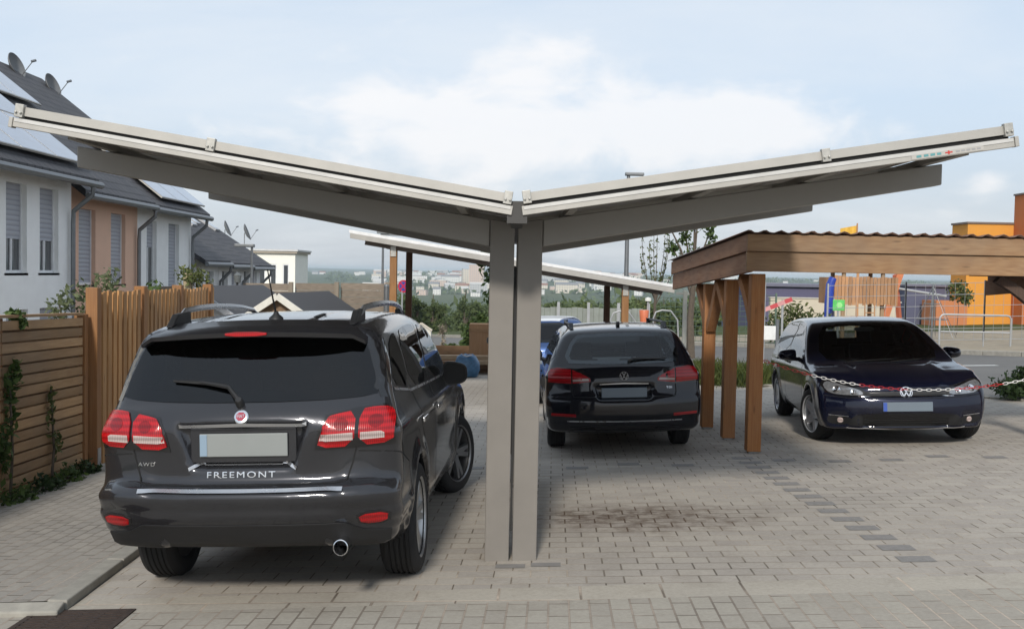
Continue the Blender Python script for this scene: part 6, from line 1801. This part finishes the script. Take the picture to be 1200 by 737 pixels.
RM = [plain('town red roof', (.26, .12, .08), .8), plain('town grey roof', (.20, .20, .21), .8), plain('town pale roof', (.50, .49, .47), .8)]
rgt = np.random.default_rng(5)
KIND = [('white', 0), ('cream', 1), ('grey', 2), ('peach', 3)]
nb = 0
def town_block(x, y, w, d, h, wk, rk, pitched, label=None, sink=3):
    z = terrain(x, y)
    o = thing('town_building', label or f"{KIND[wk][0]} {'pitched-roof' if pitched else 'flat-roofed'} building in the distant town across the valley", 'building', (x, y, z), rgt.uniform(-14, 14), 'buildings of the town across the valley' if not label else None)
    b = MB(); b.box(-w / 2, w / 2, -d / 2, d / 2, -sink, h); b.build('wall', TM[wk], o)
    b = MB()
    if pitched: b.prism([(-d / 2 - .4, h + .02), (d / 2 + .4, h + .02), (0, h + d * .30)], -w / 2 - .4, w / 2 + .4, lambda u, v, q: (q, u, v))
    else: b.box(-w / 2 - .2, w / 2 + .2, -d / 2 - .2, d / 2 + .2, h + .01, h + .5)
    b.build('roof', RM[rk], o)
    return o
for i in range(230):
    y = 1350 + 1600 * (i / 229) ** .9
    u = rgt.uniform(-.135, -.01) if i % 2 == 0 else rgt.uniform(.02, .125) if i % 4 == 1 else rgt.uniform(-.26, .30)
    big = rgt.random() < .3
    town_block(u * y, y, rgt.uniform(18, 34) if big else rgt.uniform(9, 16), rgt.uniform(9, 12), rgt.uniform(8, 13) if big else rgt.uniform(5, 8), int(rgt.choice([0, 0, 0, 0, 1, 1, 2, 3])), int(rgt.choice([0, 1, 2, 2])), bool(rgt.random() < .4))
town_block(-.034 * 1750, 1750, 24, 18, 34, 3, 2, False, 'tall beige tower block standing above the rest of the distant town')
town_block(-.042 * 1780, 1780, 22, 18, 26, 1, 2, False, 'second, lower cream tower block beside the tall one in the distant town')
# ================================================================== street furniture
M_GALV = plain('galvanised steel', (.36, .37, .38), .5, .2, var=.1)
def T0(x, y): return terrain(x, y)
sl_ = thing('street_lamp', 'tall grey street lamp column rising behind the lean-to solar roof', 'street lamp', (3.35, 31, T0(3.35, 31)))
b = MB(); b.tube([(0, 0, 0), (0, 0, 1.2), (0, 0, 5.35)], [.085, .075, .05], 10); b.build('pole', M_PIPE, sl_, smooth=True)
b = MB(); b.box(-.10, .45, -.11, .11, 5.35, 5.44); b.build('lamp_head', M_PIPE, sl_, bevel=.02)
s2 = thing('street_lamp', 'slim lamp mast far off above the board fence and the orange post', 'street lamp', (-5.45, 44, T0(-5.45, 44)))
b = MB(); b.tube([(0, 0, 0), (0, 0, 4.55)], [.07, .045], 8); b.build('pole', M_PIPE, s2); b = MB(); b.box(-.1, 1.1, -.1, .1, 4.55, 4.63); b.box(-.25, .25, -.15, .15, 4.631, 4.72); b.build('lamp_head', M_PIPE, s2)
sg = thing('no_stopping_sign', 'round red and blue no-stopping sign on a post beyond the far canopy', 'sign', (-4.2, 40.0, T0(-4.2, 40.0)))
b = MB(); b.tube([(0, 0, 0), (0, 0, 2.55)], .03, 8); b.build('pole', M_GALV, sg)
Ms = Matrix.Translation((.05, -.045, 2.36)) @ Matrix.Rotation(R(90), 4, 'X') @ Matrix.Rotation(R(-25), 4, 'Y')
b = MB(); b.lathe([(0, -.006), (.24, -.006), (.24, .006), (0, .006)], 32, Ms); fc_ = b.build('sign_face', plain('sign red', (.50, .02, .05), .45, var=.05), sg, smooth=True)
b = MB(); b.lathe([(0, .0065), (.175, .0065), (.175, .0085), (0, .0085)], 32, Ms); b.build('blue_disc', plain('sign blue', (.05, .06, .30), .45, var=.05), fc_, smooth=True)
for a in (45, -45):
    b = MB(); b.box(-.18, .18, -.028, .028, .0088, .0105 + (.001 if a > 0 else 0), Ms @ Matrix.Rotation(R(a), 4, 'Z')); b.build('red_bar', bpy.data.materials['sign red'], fc_)
gp = thing('grey_pole', 'plain grey steel pole between the two timber posts of the far canopy', 'pole', (-2.95, 24.6, T0(-2.95, 24.6)))
b = MB(); b.tube([(0, 0, 0), (0, 0, 2.15)], .065, 10); b.lathe([(0, 2.2), (.05, 2.19), (.07, 2.15)], 10); b.build('pole', M_PIPE, gp, smooth=True)
# white cabinet with an arched top and flower stake
wb = thing('white_cabinet', 'small white cabinet with pitched top and arched opening beside the dark grey car', 'cabinet', (-2.45, 28.6, T0(-2.45, 28.6)))
b = MB(); b.prism([(-.26, 0), (.26, 0), (.26, 1.02), (0, 1.17), (-.26, 1.02)], -.15, .15, lambda u, v, q: (u, q, v)); b.build('cabinet_body', plain('white painted board', (.68, .67, .62), .6), wb, bevel=.01)
b = MB(); b.prism([(-.12, .86)] + [(.12 * math.cos(a), .92 + .07 * math.sin(a)) for a in np.linspace(math.pi, 0, 8)] + [(.12, .86)], -.156, -.151, lambda u, v, q: (u, q, v)); b.build('arched_opening', plain('opening', (.16, .17, .15), .8), wb)
b = MB(); b.beam((-.29, -.16, 1.0), (0, -.161, 1.19), .04, .05); b.beam((.29, -.16, 1.0), (0, -.163, 1.19), .04, .05); b.build('gable_trim', plain('trim cream', (.6, .56, .48), .6), wb)
plant('rose_stem', 'standard rose with pale blooms beside the white cabinet', 'plant', -1.95, 29.4, [(0, 0, .95, .16, .16, .22), (.05, 0, .6, .12, .12, .2)], 220, .04, foliage('pale bloom', (.12, .12, .06), (.55, .45, .38)), [[(0, 0, 0), (0, 0, .6), (.02, 0, 1.05)]], seed=51)
# stacked timber, crate and blue sack
G_T = 'loose timber by the far canopy'
for i, (x0, y0, x1, y1, z, w_, h_, lab) in enumerate((
        (-3.1, 25.0, .3, 25.35, .42, .22, .10, 'long pale beam lying on top of the timber stack'),
        (-3.2, 25.1, .2, 25.5, .24, .24, .16, 'long brown beam under the pale one in the timber stack'),
        (-1.2, 24.9, .4, 25.2, .28, .16, .10, 'short pale beam at the post end of the timber stack'),
        (-3.1, 25.4, .2, 25.8, .07, .30, .14, 'dark bottom beam of the timber stack'))):
    zz = gz((x0 + x1) / 2, y0) + z
    o = thing('timber_beam', lab, 'timber', ((x0 + x1) / 2, (y0 + y1) / 2, zz), 0, G_T)
    b = MB(); b.beam((-(x1 - x0) / 2, -(y1 - y0) / 2, 0), ((x1 - x0) / 2, (y1 - y0) / 2, 0), w_, h_)
    b.build('beam', [wood('pale beam', (.36, .25, .15), (.52, .38, .25), 'X'), wood('brown beam', (.20, .11, .06), (.30, .18, .10), 'X')][0 if i in (0, 2) else 1], o, bevel=.008)
rb = thing('raised_bed', 'brown timber raised bed edge behind the stacked beams', 'planter', (-1.9, 27.4, gz(-1.9, 27.4)))
b = MB(); b.box(-1.15, 1.2, -.03, .03, 0, .62); b.box(-1.15, -1.09, .03, 1.2, 0, .62); b.box(1.14, 1.2, .03, 1.2, 0, .62); b.build('side_boards', wood('bed boards', (.18, .095, .045), (.28, .16, .08), 'X'), rb)
b = MB(); b.box(-1.08, 1.13, .035, 1.2, 0, .5); b.build('soil', plain('soil', (.06, .045, .03), .95, var=.3), rb)
cr = thing('wooden_box', 'upright orange-brown wooden box against the grey posts behind the timber', 'box', (-.72, 26.0, gz(-.72, 26.0)))
b = MB(); b.box(-.32, .32, -.25, .25, 0, 1.2); b.build('box', wood('box boards', (.36, .20, .10), (.48, .29, .16), 'Z'), cr, bevel=.01)
b = MB(); b.box(-.33, .33, -.262, -.252, .05, .13); b.box(-.33, .33, -.262, -.252, 1.0, 1.08); b.build('batten', wood('box batten', (.28, .16, .08), (.36, .22, .12), 'X'), cr)
bs = thing('blue_sack', 'bulging blue plastic sack in front of the stacked timber', 'sack', (-1.02, 24.3, gz(-1.02, 24.3)))
vs = []; fs = []; n_ = 22; rs = [(0, .0), (.24, .02), (.28, .18), (.27, .34), (.23, .47), (.13, .53), (.0, .50)]
rg = np.random.default_rng(3)
for (r_r, h_h) in rs:
    for k in range(n_):
        a = 2 * math.pi * k / n_; q = r_r * (1 + .10 * math.sin(3 * a + h_h * 9) + .05 * math.sin(7 * a - h_h * 14) + rg.uniform(-.03, .03))
        vs.append((q * math.cos(a), q * .8 * math.sin(a), h_h + .02 * math.sin(4 * a) * (r_r > 0)))
for i in range(len(rs) - 1):
    for k in range(n_): fs.append((i * n_ + k, i * n_ + (k + 1) % n_, (i + 1) * n_ + (k + 1) % n_, (i + 1) * n_ + k))
b = MB(); b.add(vs, fs); b.build('sack', plain('blue tarpaulin', (.06, .16, .30), .35, var=.35, scale=10, bump=.4), bs, smooth='all')
b = MB(); b.tube([(-.1, -.15, .53), (.0, -.2, .50), (.12, -.16, .53)], .012, 6); b.build('white_tie', plain('tie', (.6, .6, .6), .5), bs)

# grey board wall and mesh fence behind the estate car
gw = thing('board_wall', 'pale grey-green board wall with posts beyond the blue small car', 'wall', (2.5, 38.5, T0(2.5, 38.5)))
b = MB()
for i in range(22): b.box(-1.9 + i * .20, -1.71 + i * .20, 0, .03, .0, 1.42 + .02 * math.sin(i * 1.7))
b.build('boards', plain('grey green boards', (.24, .26, .235), .8, var=.2, scale=4), gw)
for i in range(5):
    b = MB(); x = -1.9 + i * 1.1; b.box(x - .05, x + .05, -.08, -.002, 0, 1.62); b.build('post', M_GALV, gw)
def mesh_fence(label, pts, h, post_gap, green=True, wire=.008, rows=8, sp=.25):
    o = thing('mesh_fence', label, 'fence', (pts[0][0], pts[0][1], T0(*pts[0])), 0)
    m = plain('green coated wire', (.10, .15, .11), .5) if green else M_GALV
    A = Vector(o.location); wires = MB()
    for (a, c) in zip(pts[:-1], pts[1:]):
        L = math.hypot(c[0] - a[0], c[1] - a[1]); n = max(1, round(L / post_gap))
        P = lambda t, z: Vector((a[0] + (c[0] - a[0]) * t, a[1] + (c[1] - a[1]) * t, T0(a[0] + (c[0] - a[0]) * t, a[1] + (c[1] - a[1]) * t) + z)) - A
        for i in range(n + 1):
            b = MB(); b.tube([P(i / n, 0), P(i / n, h + .06)], .035, 6); b.build('post', m if green else M_GALV, o)
        for r_ in range(rows):
            z = .08 + (h - .1) * r_ / (rows - 1); wires.tube([P(0, z), P(1, z)], wire, 4, cap=False)
        k = int(L / sp)
        for i in range(k + 1): wires.tube([P(i / k, .06), P(i / k, h)], wire * .7, 3, cap=False)
    wires.build('wire_mesh', m, o)
    return o
mesh_fence('green wire mesh fence along the far side of the street behind the timber posts', [(5.6, 41.0), (9.2, 36.6)], 1.75, 2.4, True, .010, 10)
mesh_fence('tall galvanised site fence in front of the climbing tower', [(11.0, 36.6), (13.6, 36.3), (16.2, 36.0), (20.5, 35.4)], 2.05, 2.55, False, .009, 6, .30)
# litter bin
lb_ = thing('litter_bin', 'orange litter bin hanging on a pole with a white cap, beyond the estate car', 'litter bin', (3.75, 29.8, T0(3.75, 29.8)))
b = MB(); b.tube([(.12, .1, 0), (.12, .1, 1.72)], .03, 8); b.build('pole', M_GALV, lb_)
b = MB(); b.lathe([(0, 1.02), (.10, 1.02), (.14, 1.38), (.13, 1.40), (.125, 1.37), (0, 1.30)], 14); b.build('bin_body', plain('orange plastic', (.62, .17, .08), .45), lb_, smooth=True)
b = MB(); b.lathe([(.03, 1.66), (.09, 1.66), (.09, 1.74), (0, 1.77)], 12, Matrix.Translation((.12, .1, 0))); b.build('white_cap', plain('white cap', (.72, .72, .68), .5), lb_, smooth=True)
for i, (x, y) in enumerate(((3.2, 30.2), (4.45, 30.4))):
    o = thing('bike_hoop', ['grey tubular bicycle hoop on the timber-post side of the litter bin', 'grey curved bicycle hoop beyond the litter bin and nearer the street tree'][i], 'bike stand', (x, y, T0(x, y)), 0, 'bicycle hoops')
    b = MB(); b.tube([(-.35, 0, 0), (-.35, 0, 1.15), (-.28, 0, 1.32), (-.1, 0, 1.38), (.15, 0, 1.36), (.35, 0, 1.1), (.42, 0, 0)], .024, 8); b.build('hoop', M_GALV, o, smooth=True)
# wayside posts
for (x, y, h_, lab) in ((6.25, 32.5, 1.95, 'pale concrete fence post with a crossbar beyond the estate car'),):
    o = thing('concrete_post', lab, 'post', (x - .9, y, T0(x - .9, y)))
    b = MB(); b.box(-.06, .06, -.06, .06, 0, h_); b.box(-.28, .28, -.04, .04, h_ - .14, h_ - .06); b.build('post', plain('pale post', (.42, .41, .36), .8), o, bevel=.01)
# barrier board and notice
bb_ = thing('barrier_board', 'red and white slanted barrier board on a post across the street', 'barrier', (8.72, 35.2, T0(8.72, 35.2)))
b = MB(); b.tube([(-.3, 0, 0), (-.3, 0, 1.3)], .04, 8); b.tube([(.35, 0, 0), (.35, 0, 1.6)], .04, 8); b.build('posts', M_GALV, bb_)
for i in range(5):
    b = MB(); p0 = Vector((-.55 + i * .24, -.05, 1.13 + i * .10)); p1 = p0 + Vector((.238, 0, .099)); b.beam(p0, p1, .03, .14); b.build('red_field' if i % 2 == 0 else 'pale_field', plain('red board', (.50, .06, .07), .5) if i % 2 == 0 else plain('pink-white board', (.60, .28, .28), .5), bb_)
np_ = thing('notice_board', 'small white notice on a short grey post beside the timber carport', 'sign', (6.55, 26.7, T0(6.55, 26.7)))
b = MB(); b.tube([(.22, .03, 0), (.22, .03, 1.15)], .05, 8); b.build('post', M_PIPE, np_); b = MB(); b.box(-.19, .17, -.03, -.01, .62, .98); b.build('white_board', plain('white board', (.72, .73, .72), .5), np_, bevel=.01)
b = MB(); b.tube([(-.12, .03, 0), (-.12, .03, 2.1)], .025, 8); b.build('thin_pole', M_GALV, np_)
# tubular railings
for i, (x, y) in enumerate(((13.3, 32.6), (15.85, 32.2))):
    o = thing('tube_railing', ['galvanised tubular railing by the street in front of the orange building', 'second galvanised tubular railing, cut by the picture edge'][i], 'railing', (x, y, T0(x, y)), -4, 'tubular railings by the street')
    b = MB(); L = 2.15
    b.tube([(0, 0, 0), (0, 0, .95), (.06, 0, 1.03), (.15, 0, 1.05), (L - .15, 0, 1.05), (L - .06, 0, 1.03), (L, 0, .95), (L, 0, 0)], .030, 8); b.build('frame_tube', M_GALV, o, smooth=True)
    b = MB(); b.tube([(.03, 0, .52), (L - .03, 0, .52)], .024, 8); b.build('middle_tube', M_GALV, o, smooth=True)
    b = MB(); b.tube([(L * .62, 0, .02), (L * .62, 0, .52)], .018, 8); b.build('short_tube', M_GALV, o)

# ================================================================== playground and buildings across the street
tw = thing('climbing_tower', 'wooden climbing tower with plank parapet on stilts beyond the timber carport', 'play tower', (13.45, 40, T0(13.45, 40)))
zt_ = -T0(13.45, 40)
M_PL = wood('play planks', (.34, .17, .075), (.52, .29, .15), 'Z')
b = MB(); rg = np.random.default_rng(8)
for i in range(18):
    x = -1.19 + i * .135; b.box(x, x + .118, -.03, 0, .22 + zt_ + .58 + rg.uniform(-.03, .06), 1.86 + zt_ + rg.uniform(-.02, .06))
b.build('plank_parapet', M_PL, tw)
b = MB()
for s_ in (-1.215, 1.215):
    b = MB()
    for i in range(14): b.box(s_ - .015, s_ + .015, .01 + i * .135, .128 + i * .135, .82 + zt_, 1.84 + zt_)
    b.build('side_planks', M_PL, tw)
b = MB(); b.box(-1.19, 1.19, .01, 1.9, .88 + zt_, .94 + zt_); b.build('platform', M_PL, tw)
for (x, y) in ((-.75, .3), (.75, .3), (-.75, 1.7), (.75, 1.7)):
    b = MB(); b.tube([(x, y, -.1), (x * 1.0, y, .6), (x, y, 2.0 + zt_ + .3)], .085, 8); b.build('stilt', wood('peeled log', (.30, .20, .12), (.42, .30, .19), 'Z'), tw)
b = MB(); b.beam((-.33, -.10, .0), (-.28, .1, 2.4 + zt_), .10, .07); b.build('raking_post', M_PL, tw)
b = MB(); b.tube([(-.02, -.08, 0), (-.02, -.04, .9 + zt_)], .025, 6); b.tube([(.35, -.08, 0), (.35, -.04, .9 + zt_)], .025, 6)
for z in (.25, .5, .75, 1.0): b.tube([(-.02, -.07, z), (.35, -.07, z)], .02, 6)
b.build('ladder', M_PL, tw)
b = MB(); b.prism([(-1.0, 2.05 + zt_), (1.0, 2.05 + zt_), (0, 2.45 + zt_)], .1, 1.8, lambda u, v, q: (u, q, v)); b.build('roof', plain('play roof red', (.30, .09, .05), .7), tw)
b = MB(); b.tube([(-.10, .9, 2.3 + zt_), (-.10, .9, 3.95 + zt_)], .03, 6); b.build('flag_pole', M_PL, tw)
b = MB()
for i in range(8):
    t0, t1 = i / 8, (i + 1) / 8; w0, w1 = .07 * math.sin(t0 * 7), .07 * math.sin(t1 * 7)
    b.hexa([(-.12 - .62 * t0, .9 + w0, 3.52 + zt_ - .05 * t0), (-.12 - .62 * t1, .9 + w1, 3.52 + zt_ - .05 * t1), (-.12 - .62 * t1, .905 + w1, 3.52 + zt_ - .05 * t1), (-.12 - .62 * t0, .905 + w0, 3.52 + zt_ - .05 * t0),
            (-.12 - .62 * t0, .9 + w0, 3.86 + zt_ - .12 * t0), (-.12 - .62 * t1, .9 + w1, 3.86 + zt_ - .12 * t1), (-.12 - .62 * t1, .905 + w1, 3.86 + zt_ - .12 * t1), (-.12 - .62 * t0, .905 + w0, 3.86 + zt_ - .12 * t0)])
b.build('yellow_flag', plain('yellow cloth', (.70, .42, .06), .7), tw)
sld = thing('blue_slide', 'deep blue slide tube standing beside the wooden climbing tower', 'slide', (11.98, 39.6, T0(11.98, 39.6)))
b = MB(); b.tube([(.10, 0, 2.35), (.0, 0, 2.1), (-.04, 0, 1.4), (-.05, -.02, .8), (-.06, -.1, .3), (.1, -.5, .12)], [.14, .16, .16, .16, .16, .15], 14); b.build('tube', plain('blue plastic', (.02, .05, .34), .35), sld, smooth=True)
b = MB(); b.tube([(.2, 0, 0), (.15, 0, 1.6)], .03, 6); b.build('support', M_GALV, sld)
gs = thing('green_panel', 'bright green square play panel in front of the blue slide', 'play panel', (12.1, 38.9, T0(12.1, 38.9)))
b = MB(); b.box(-.22, .22, -.02, .0, 1.12, 1.52); b.build('panel', plain('green panel', (.10, .50, .12), .5, var=.15), gs, bevel=.03)
b = MB(); b.lathe([(0, .0), (.11, .0), (.11, .008), (0, .008)], 20, Matrix.Translation((.02, -.021, 1.32)) @ Matrix.Rotation(R(90), 4, 'X')); b.build('light_ring', plain('light green', (.30, .70, .25), .5), gs)
b = MB(); b.tube([(0, .03, 0), (0, .03, 1.2)], .04, 8); b.build('post', M_GALV, gs)
ho = thing('orange_climbing_frame', 'leaning orange beams of a climbing frame beside the orange building', 'climbing frame', (16.6, 44, T0(16.6, 44)))
zo_ = -T0(16.6, 44)
b = MB(); b.beam((-1.15, 0, .0), (-.35, 0, 2.15 + zo_), .16, .26); b.build('leaning_beam', plain('orange beam', (.52, .17, .07), .6), ho)
b = MB(); b.beam((-.1, .5, .0), (-.55, .1, 2.0 + zo_), .14, .2); b.build('leaning_beam', plain('orange beam dark', (.44, .12, .06), .6), ho)
b = MB(); b.tube([(-.5, .05, 1.9), (1.6, .05, 1.6)], .05, 8); b.build('cross_pole', M_GALV, ho)
# climbing net / sculpture of tubes by the railing
cn = thing('tube_climber', 'grey tubular rope climber behind the galvanised railing', 'climbing frame', (15.3, 38.2, T0(15.3, 38.2)))
b = MB(); b.tube([(0, 0, 0), (0, 0, 2.0)], .04, 8); b.build('mast', M_PIPE, cn)
b = MB()
for a in range(6):
    q = a * math.pi / 3; b.tube([(0, 0, 1.95), (.9 * math.cos(q), .9 * math.sin(q), .1)], .011, 5)
for k_ in (.35, .65):
    b.tube([(.9 * k_ * math.cos(a * math.pi / 3), .9 * k_ * math.sin(a * math.pi / 3), 1.95 - 1.85 * k_) for a in range(7)], .015, 5, cap=False)
b.build('rope_net', M_PIPE, cn)
# walls and buildings
bw = thing('beige_wall', 'long pale beige wall behind the wooden climbing tower', 'wall', (17.5, 50, T0(17.5, 50)))
b = MB(); zz = -T0(17.5, 50)
b.box(-5.2, -1.4, 0, .3, -.4, .80 + zz); b.box(-1.397, 1.0, .02, .32, -.4, .68 + zz); b.build('wall', stucco('beige render', (.56, .50, .40)), bw)
b = MB(); b.box(-5.25, -1.4, -.04, .34, .802 + zz, .86 + zz); b.box(-1.397, 1.05, -.02, .36, .682 + zz, .74 + zz); b.build('coping', plain('coping', (.48, .45, .40), .8), bw)
ph = thing('violet_hall', 'long low violet-grey building behind the beige wall and climbing tower', 'building', (22, 62, T0(22, 60)))
zz = -T0(22, 60)
M_VIO = stucco('violet render', (.105, .10, .17))
b = MB(); b.box(-7.6, 4.2, 0, 10, -1, 1.25 + zz); b.build('wall', M_VIO, ph)
b = MB(); b.box(-7.8, 4.3, -.2, 10.2, 1.252 + zz, 1.40 + zz); b.build('roof', plain('dull violet roof', (.14, .14, .19), .7), ph)
b = MB(); b.box(-1.0, 9.5, -6, -.3, -1, 1.44 + zz); b.build('wing_wall', stucco('slate violet render', (.10, .105, .165)), ph)
b = MB(); b.box(-1.1, 9.6, -6.15, -.25, 1.442 + zz, 1.54 + zz); b.build('wing_roof', bpy.data.materials['dull violet roof'], ph)
for i in range(2):
    b = MB(); b.box(6.0 + i * 1.6, 7.1 + i * 1.6, -6.03, -6.002, -.3 + zz, .7 + zz); b.build('window', M_PANE, ph)
ob = thing('orange_building', 'bright orange cubic building with a taller red-orange tower at the picture edge', 'building', (26, 54, T0(26, 54)))
zz = -T0(26, 54)
S_OR = stucco('orange render', (.66, .29, .045)); S_RO = stucco('red-orange render', (.50, .155, .045))
b = MB(); b.box(-2.7, 8, 0, 1.9, -.5, 4.72 + zz); b.build('main_wall', S_OR, ob)
b = MB(); b.box(-2.76, 8.06, -.06, 1.96, 4.722 + zz, 4.82 + zz); b.build('parapet_cap', plain('parapet cap', (.16, .12, .10), .6), ob)
b = MB(); b.box(-.35, 5, -1.2, -.003, -.5, 6.18 + zz); b.build('tower', S_RO, ob)
b = MB(); b.box(-.40, 5.05, -1.26, .05, 6.182 + zz, 6.27 + zz); b.build('tower_cap', bpy.data.materials['parapet cap'], ob)
b = MB(); b.box(.15, 1.4, -1.23, -1.202, 5.05 + zz, 5.75 + zz); w_ = b.build('window', plain('grey window frame', (.15, .15, .16), .5), ob)
b = MB(); b.box(.23, 1.32, -1.238, -1.231, 5.13 + zz, 5.67 + zz); b.build('pane', M_PANE, w_)
b = MB(); b.box(.1, 1.45, -1.45, -1.24, 5.78 + zz, 5.84 + zz); b.build('canopy', plain('grey canopy', (.2, .2, .21), .5), ob)
b = MB(); b.box(-4.3, -2.703, -.3, 1.6, -.5, 3.05 + zz - 2.3); b.build('low_wing', stucco('rust render', (.50, .19, .08)), ob)
# ================================================================== air of the valley
b = MB(); b.box(-6400, 6400, -60, 8400, -75, 16)
hz_ = b.build('haze', None); tag(hz_, kind='stuff')
m = bpy.data.materials.new('haze'); m.use_nodes = True; nt_ = m.node_tree; nt_.nodes.clear()
ov = nt_.nodes.new('ShaderNodeOutputMaterial'); pv = nt_.nodes.new('ShaderNodeVolumePrincipled')
pv.inputs['Color'].default_value = (.80, .90, 1, 1); pv.inputs['Density'].default_value = .00021; pv.inputs['Anisotropy'].default_value = .2
nt_.links.new(pv.outputs[0], ov.inputs['Volume']); hz_.data.materials.append(m)
# ================================================================== camera and light
cam = bpy.data.cameras.new('camera'); co = bpy.data.objects.new('camera', cam); COL.objects.link(co)
p_ = math.atan(49.5 / FPX); r_ = math.atan(.0187)
fw = Vector((0, math.cos(p_), -math.sin(p_))); r0 = Vector((1, 0, 0)); u0 = Vector((0, math.sin(p_), math.cos(p_)))
rt = r0 * math.cos(r_) + u0 * math.sin(r_); up = u0 * math.cos(r_) - r0 * math.sin(r_)
co.matrix_world = Matrix.Translation((0, 0, CAM_H)) @ Matrix((rt, up, -fw)).transposed().to_4x4()
cam.sensor_fit = 'HORIZONTAL'; cam.sensor_width = 36; cam.lens = 36 * FPX / 1200; cam.clip_start = .05; cam.clip_end = 40000
scn.camera = co

SUN_DIR = Vector((.115, 1, -.64)).normalized()      # the way the light travels
sl = bpy.data.lights.new('sun', 'SUN'); sl.energy = 2.9; sl.angle = R(6.0); sl.color = (1, .94, .85)
so = bpy.data.objects.new('sun', sl); COL.objects.link(so)
so.rotation_euler = SUN_DIR.to_track_quat('-Z', 'Y').to_euler()
so.location = (0, -5, 30)

w = bpy.data.worlds.new('World'); scn.world = w; w.use_nodes = True
nt = w.node_tree; N_ = nt.nodes; L_ = nt.links
bg = N_['Background']; bg.inputs['Strength'].default_value = .112
sky = N_.new('ShaderNodeTexSky'); sky.sky_type = 'NISHITA'; sky.sun_disc = False
sky.sun_elevation = math.asin(-SUN_DIR.z); sky.sun_rotation = math.atan2(-SUN_DIR.x, -SUN_DIR.y)
sky.air_density = 1.0; sky.dust_density = 2.0; sky.ozone_density = 2.5; sky.altitude = 100
def wn(kind, **kw):
    n = N_.new('ShaderNode' + kind)
    for k, v in kw.items(): setattr(n, k, v)
    return n
def wm(op, a, b=None, clamp=False):
    n = wn('Math', operation=op); n.use_clamp = clamp
    for s_, v in ((n.inputs[0], a), (n.inputs[1], b)):
        if v is None: continue
        if hasattr(v, 'is_output'): L_.new(v, s_)
        else: s_.default_value = v
    return n.outputs[0]
tc = wn('TexCoord'); sp = wn('SeparateXYZ'); L_.new(tc.outputs['Generated'], sp.inputs[0])
X_, Y_, Z_ = sp.outputs
zz_ = wm('ADD', wm('MAXIMUM', Z_, 0.0), .16)
cb = wn('CombineXYZ'); L_.new(wm('DIVIDE', X_, zz_), cb.inputs[0]); L_.new(wm('DIVIDE', Y_, zz_), cb.inputs[1])
def wnoise(vec, scale, detail, rough, off=(0, 0, 0), sc=(1, 1, 1), dist=0.):
    mp = wn('Mapping'); mp.inputs['Location'].default_value = off; mp.inputs['Scale'].default_value = sc; L_.new(vec, mp.inputs['Vector'])
    n = wn('TexNoise'); n.inputs['Scale'].default_value = scale; n.inputs['Detail'].default_value = detail; n.inputs['Roughness'].default_value = rough; n.inputs['Distortion'].default_value = dist
    L_.new(mp.outputs[0], n.inputs['Vector']); return n.outputs['Fac']
def wramp(f, a, b):
    m = wn('MapRange'); m.interpolation_type = 'SMOOTHSTEP'
    m.inputs['From Min'].default_value = a; m.inputs['From Max'].default_value = b
    L_.new(f, m.inputs['Value']); return m.outputs[0]
veil = wramp(wnoise(cb.outputs[0], .55, 7, .6, (3.1, 1.2, 0), (1, 1.6, 1), .4), .34, .72)       # thin high cloud
# cumulus bank low over the valley: heaped tops, flat fading bases
az = wm('ARCTAN2', X_, Y_); el = wm('ARCSINE', Z_)
cv = wn('CombineXYZ'); L_.new(az, cv.inputs[0]); L_.new(el, cv.inputs[1])
pn = wnoise(cv.outputs[0], 9, 9, .58, (4.4, .9, 0), (1, 1.9, 1), .25)
def gauss(v, c, s_): return wm('EXPONENT', wm('MULTIPLY', wm('POWER', wm('ABSOLUTE', wm('DIVIDE', wm('SUBTRACT', v, c), s_)), 2), -1))
def heap(a, sa, e, se, amp): return wm('MULTIPLY', wm('MULTIPLY', gauss(az, a, sa), gauss(el, e, se)), amp)
hp = wm('ADD', wm('ADD', heap(.05, .24, .125, .055, .36), heap(.0, .06, .20, .035, .34)), wm('ADD', heap(.20, .09, .145, .03, .30), heap(.42, .03, .085, .012, .3)))
hp = wm('ADD', hp, heap(-.1, .1, .14, .035, .2))
cum = wramp(wm('ADD', pn, hp),  .60, .90)
mx = wn('Mix', data_type='RGBA'); mx2 = wn('Mix', data_type='RGBA'); mx3 = wn('Mix', data_type='RGBA')
# even milky air
mxh = wn('Mix', data_type='RGBA'); L_.new(wramp(Z_, .0, .17), mxh.inputs[0]); mxh.inputs[6].default_value = (5.35, 5.75, 6.3, 1); mxh.inputs[7].default_value = (6.0, 6.95, 8.05, 1)
mx3.inputs[0].default_value = .80; L_.new(sky.outputs[0], mx3.inputs[6]); L_.new(mxh.outputs[2], mx3.inputs[7])
L_.new(wm('MULTIPLY', veil, .45), mx.inputs[0]); L_.new(mx3.outputs[2], mx.inputs[6]); mx.inputs[7].default_value = (7.5, 7.75, 8.0, 1)
L_.new(wm('MULTIPLY', cum, .66), mx2.inputs[0]); L_.new(mx.outputs[2], mx2.inputs[6]); mx2.inputs[7].default_value = (8.7, 8.5, 8.4, 1)
L_.new(mx2.outputs[2], bg.inputs['Color'])

scn.view_settings.view_transform = 'Standard'; scn.view_settings.look = 'None'; scn.view_settings.exposure = .1; scn.view_settings.gamma = 1
scn.view_settings.use_curve_mapping = False
scn.render.engine = 'CYCLES'
scn.cycles.use_denoising = True
scn.cycles.volume_bounces = 2; scn.cycles.max_bounces = 8; scn.cycles.transparent_max_bounces = 12; scn.cycles.caustics_reflective = False; scn.cycles.caustics_refractive = False
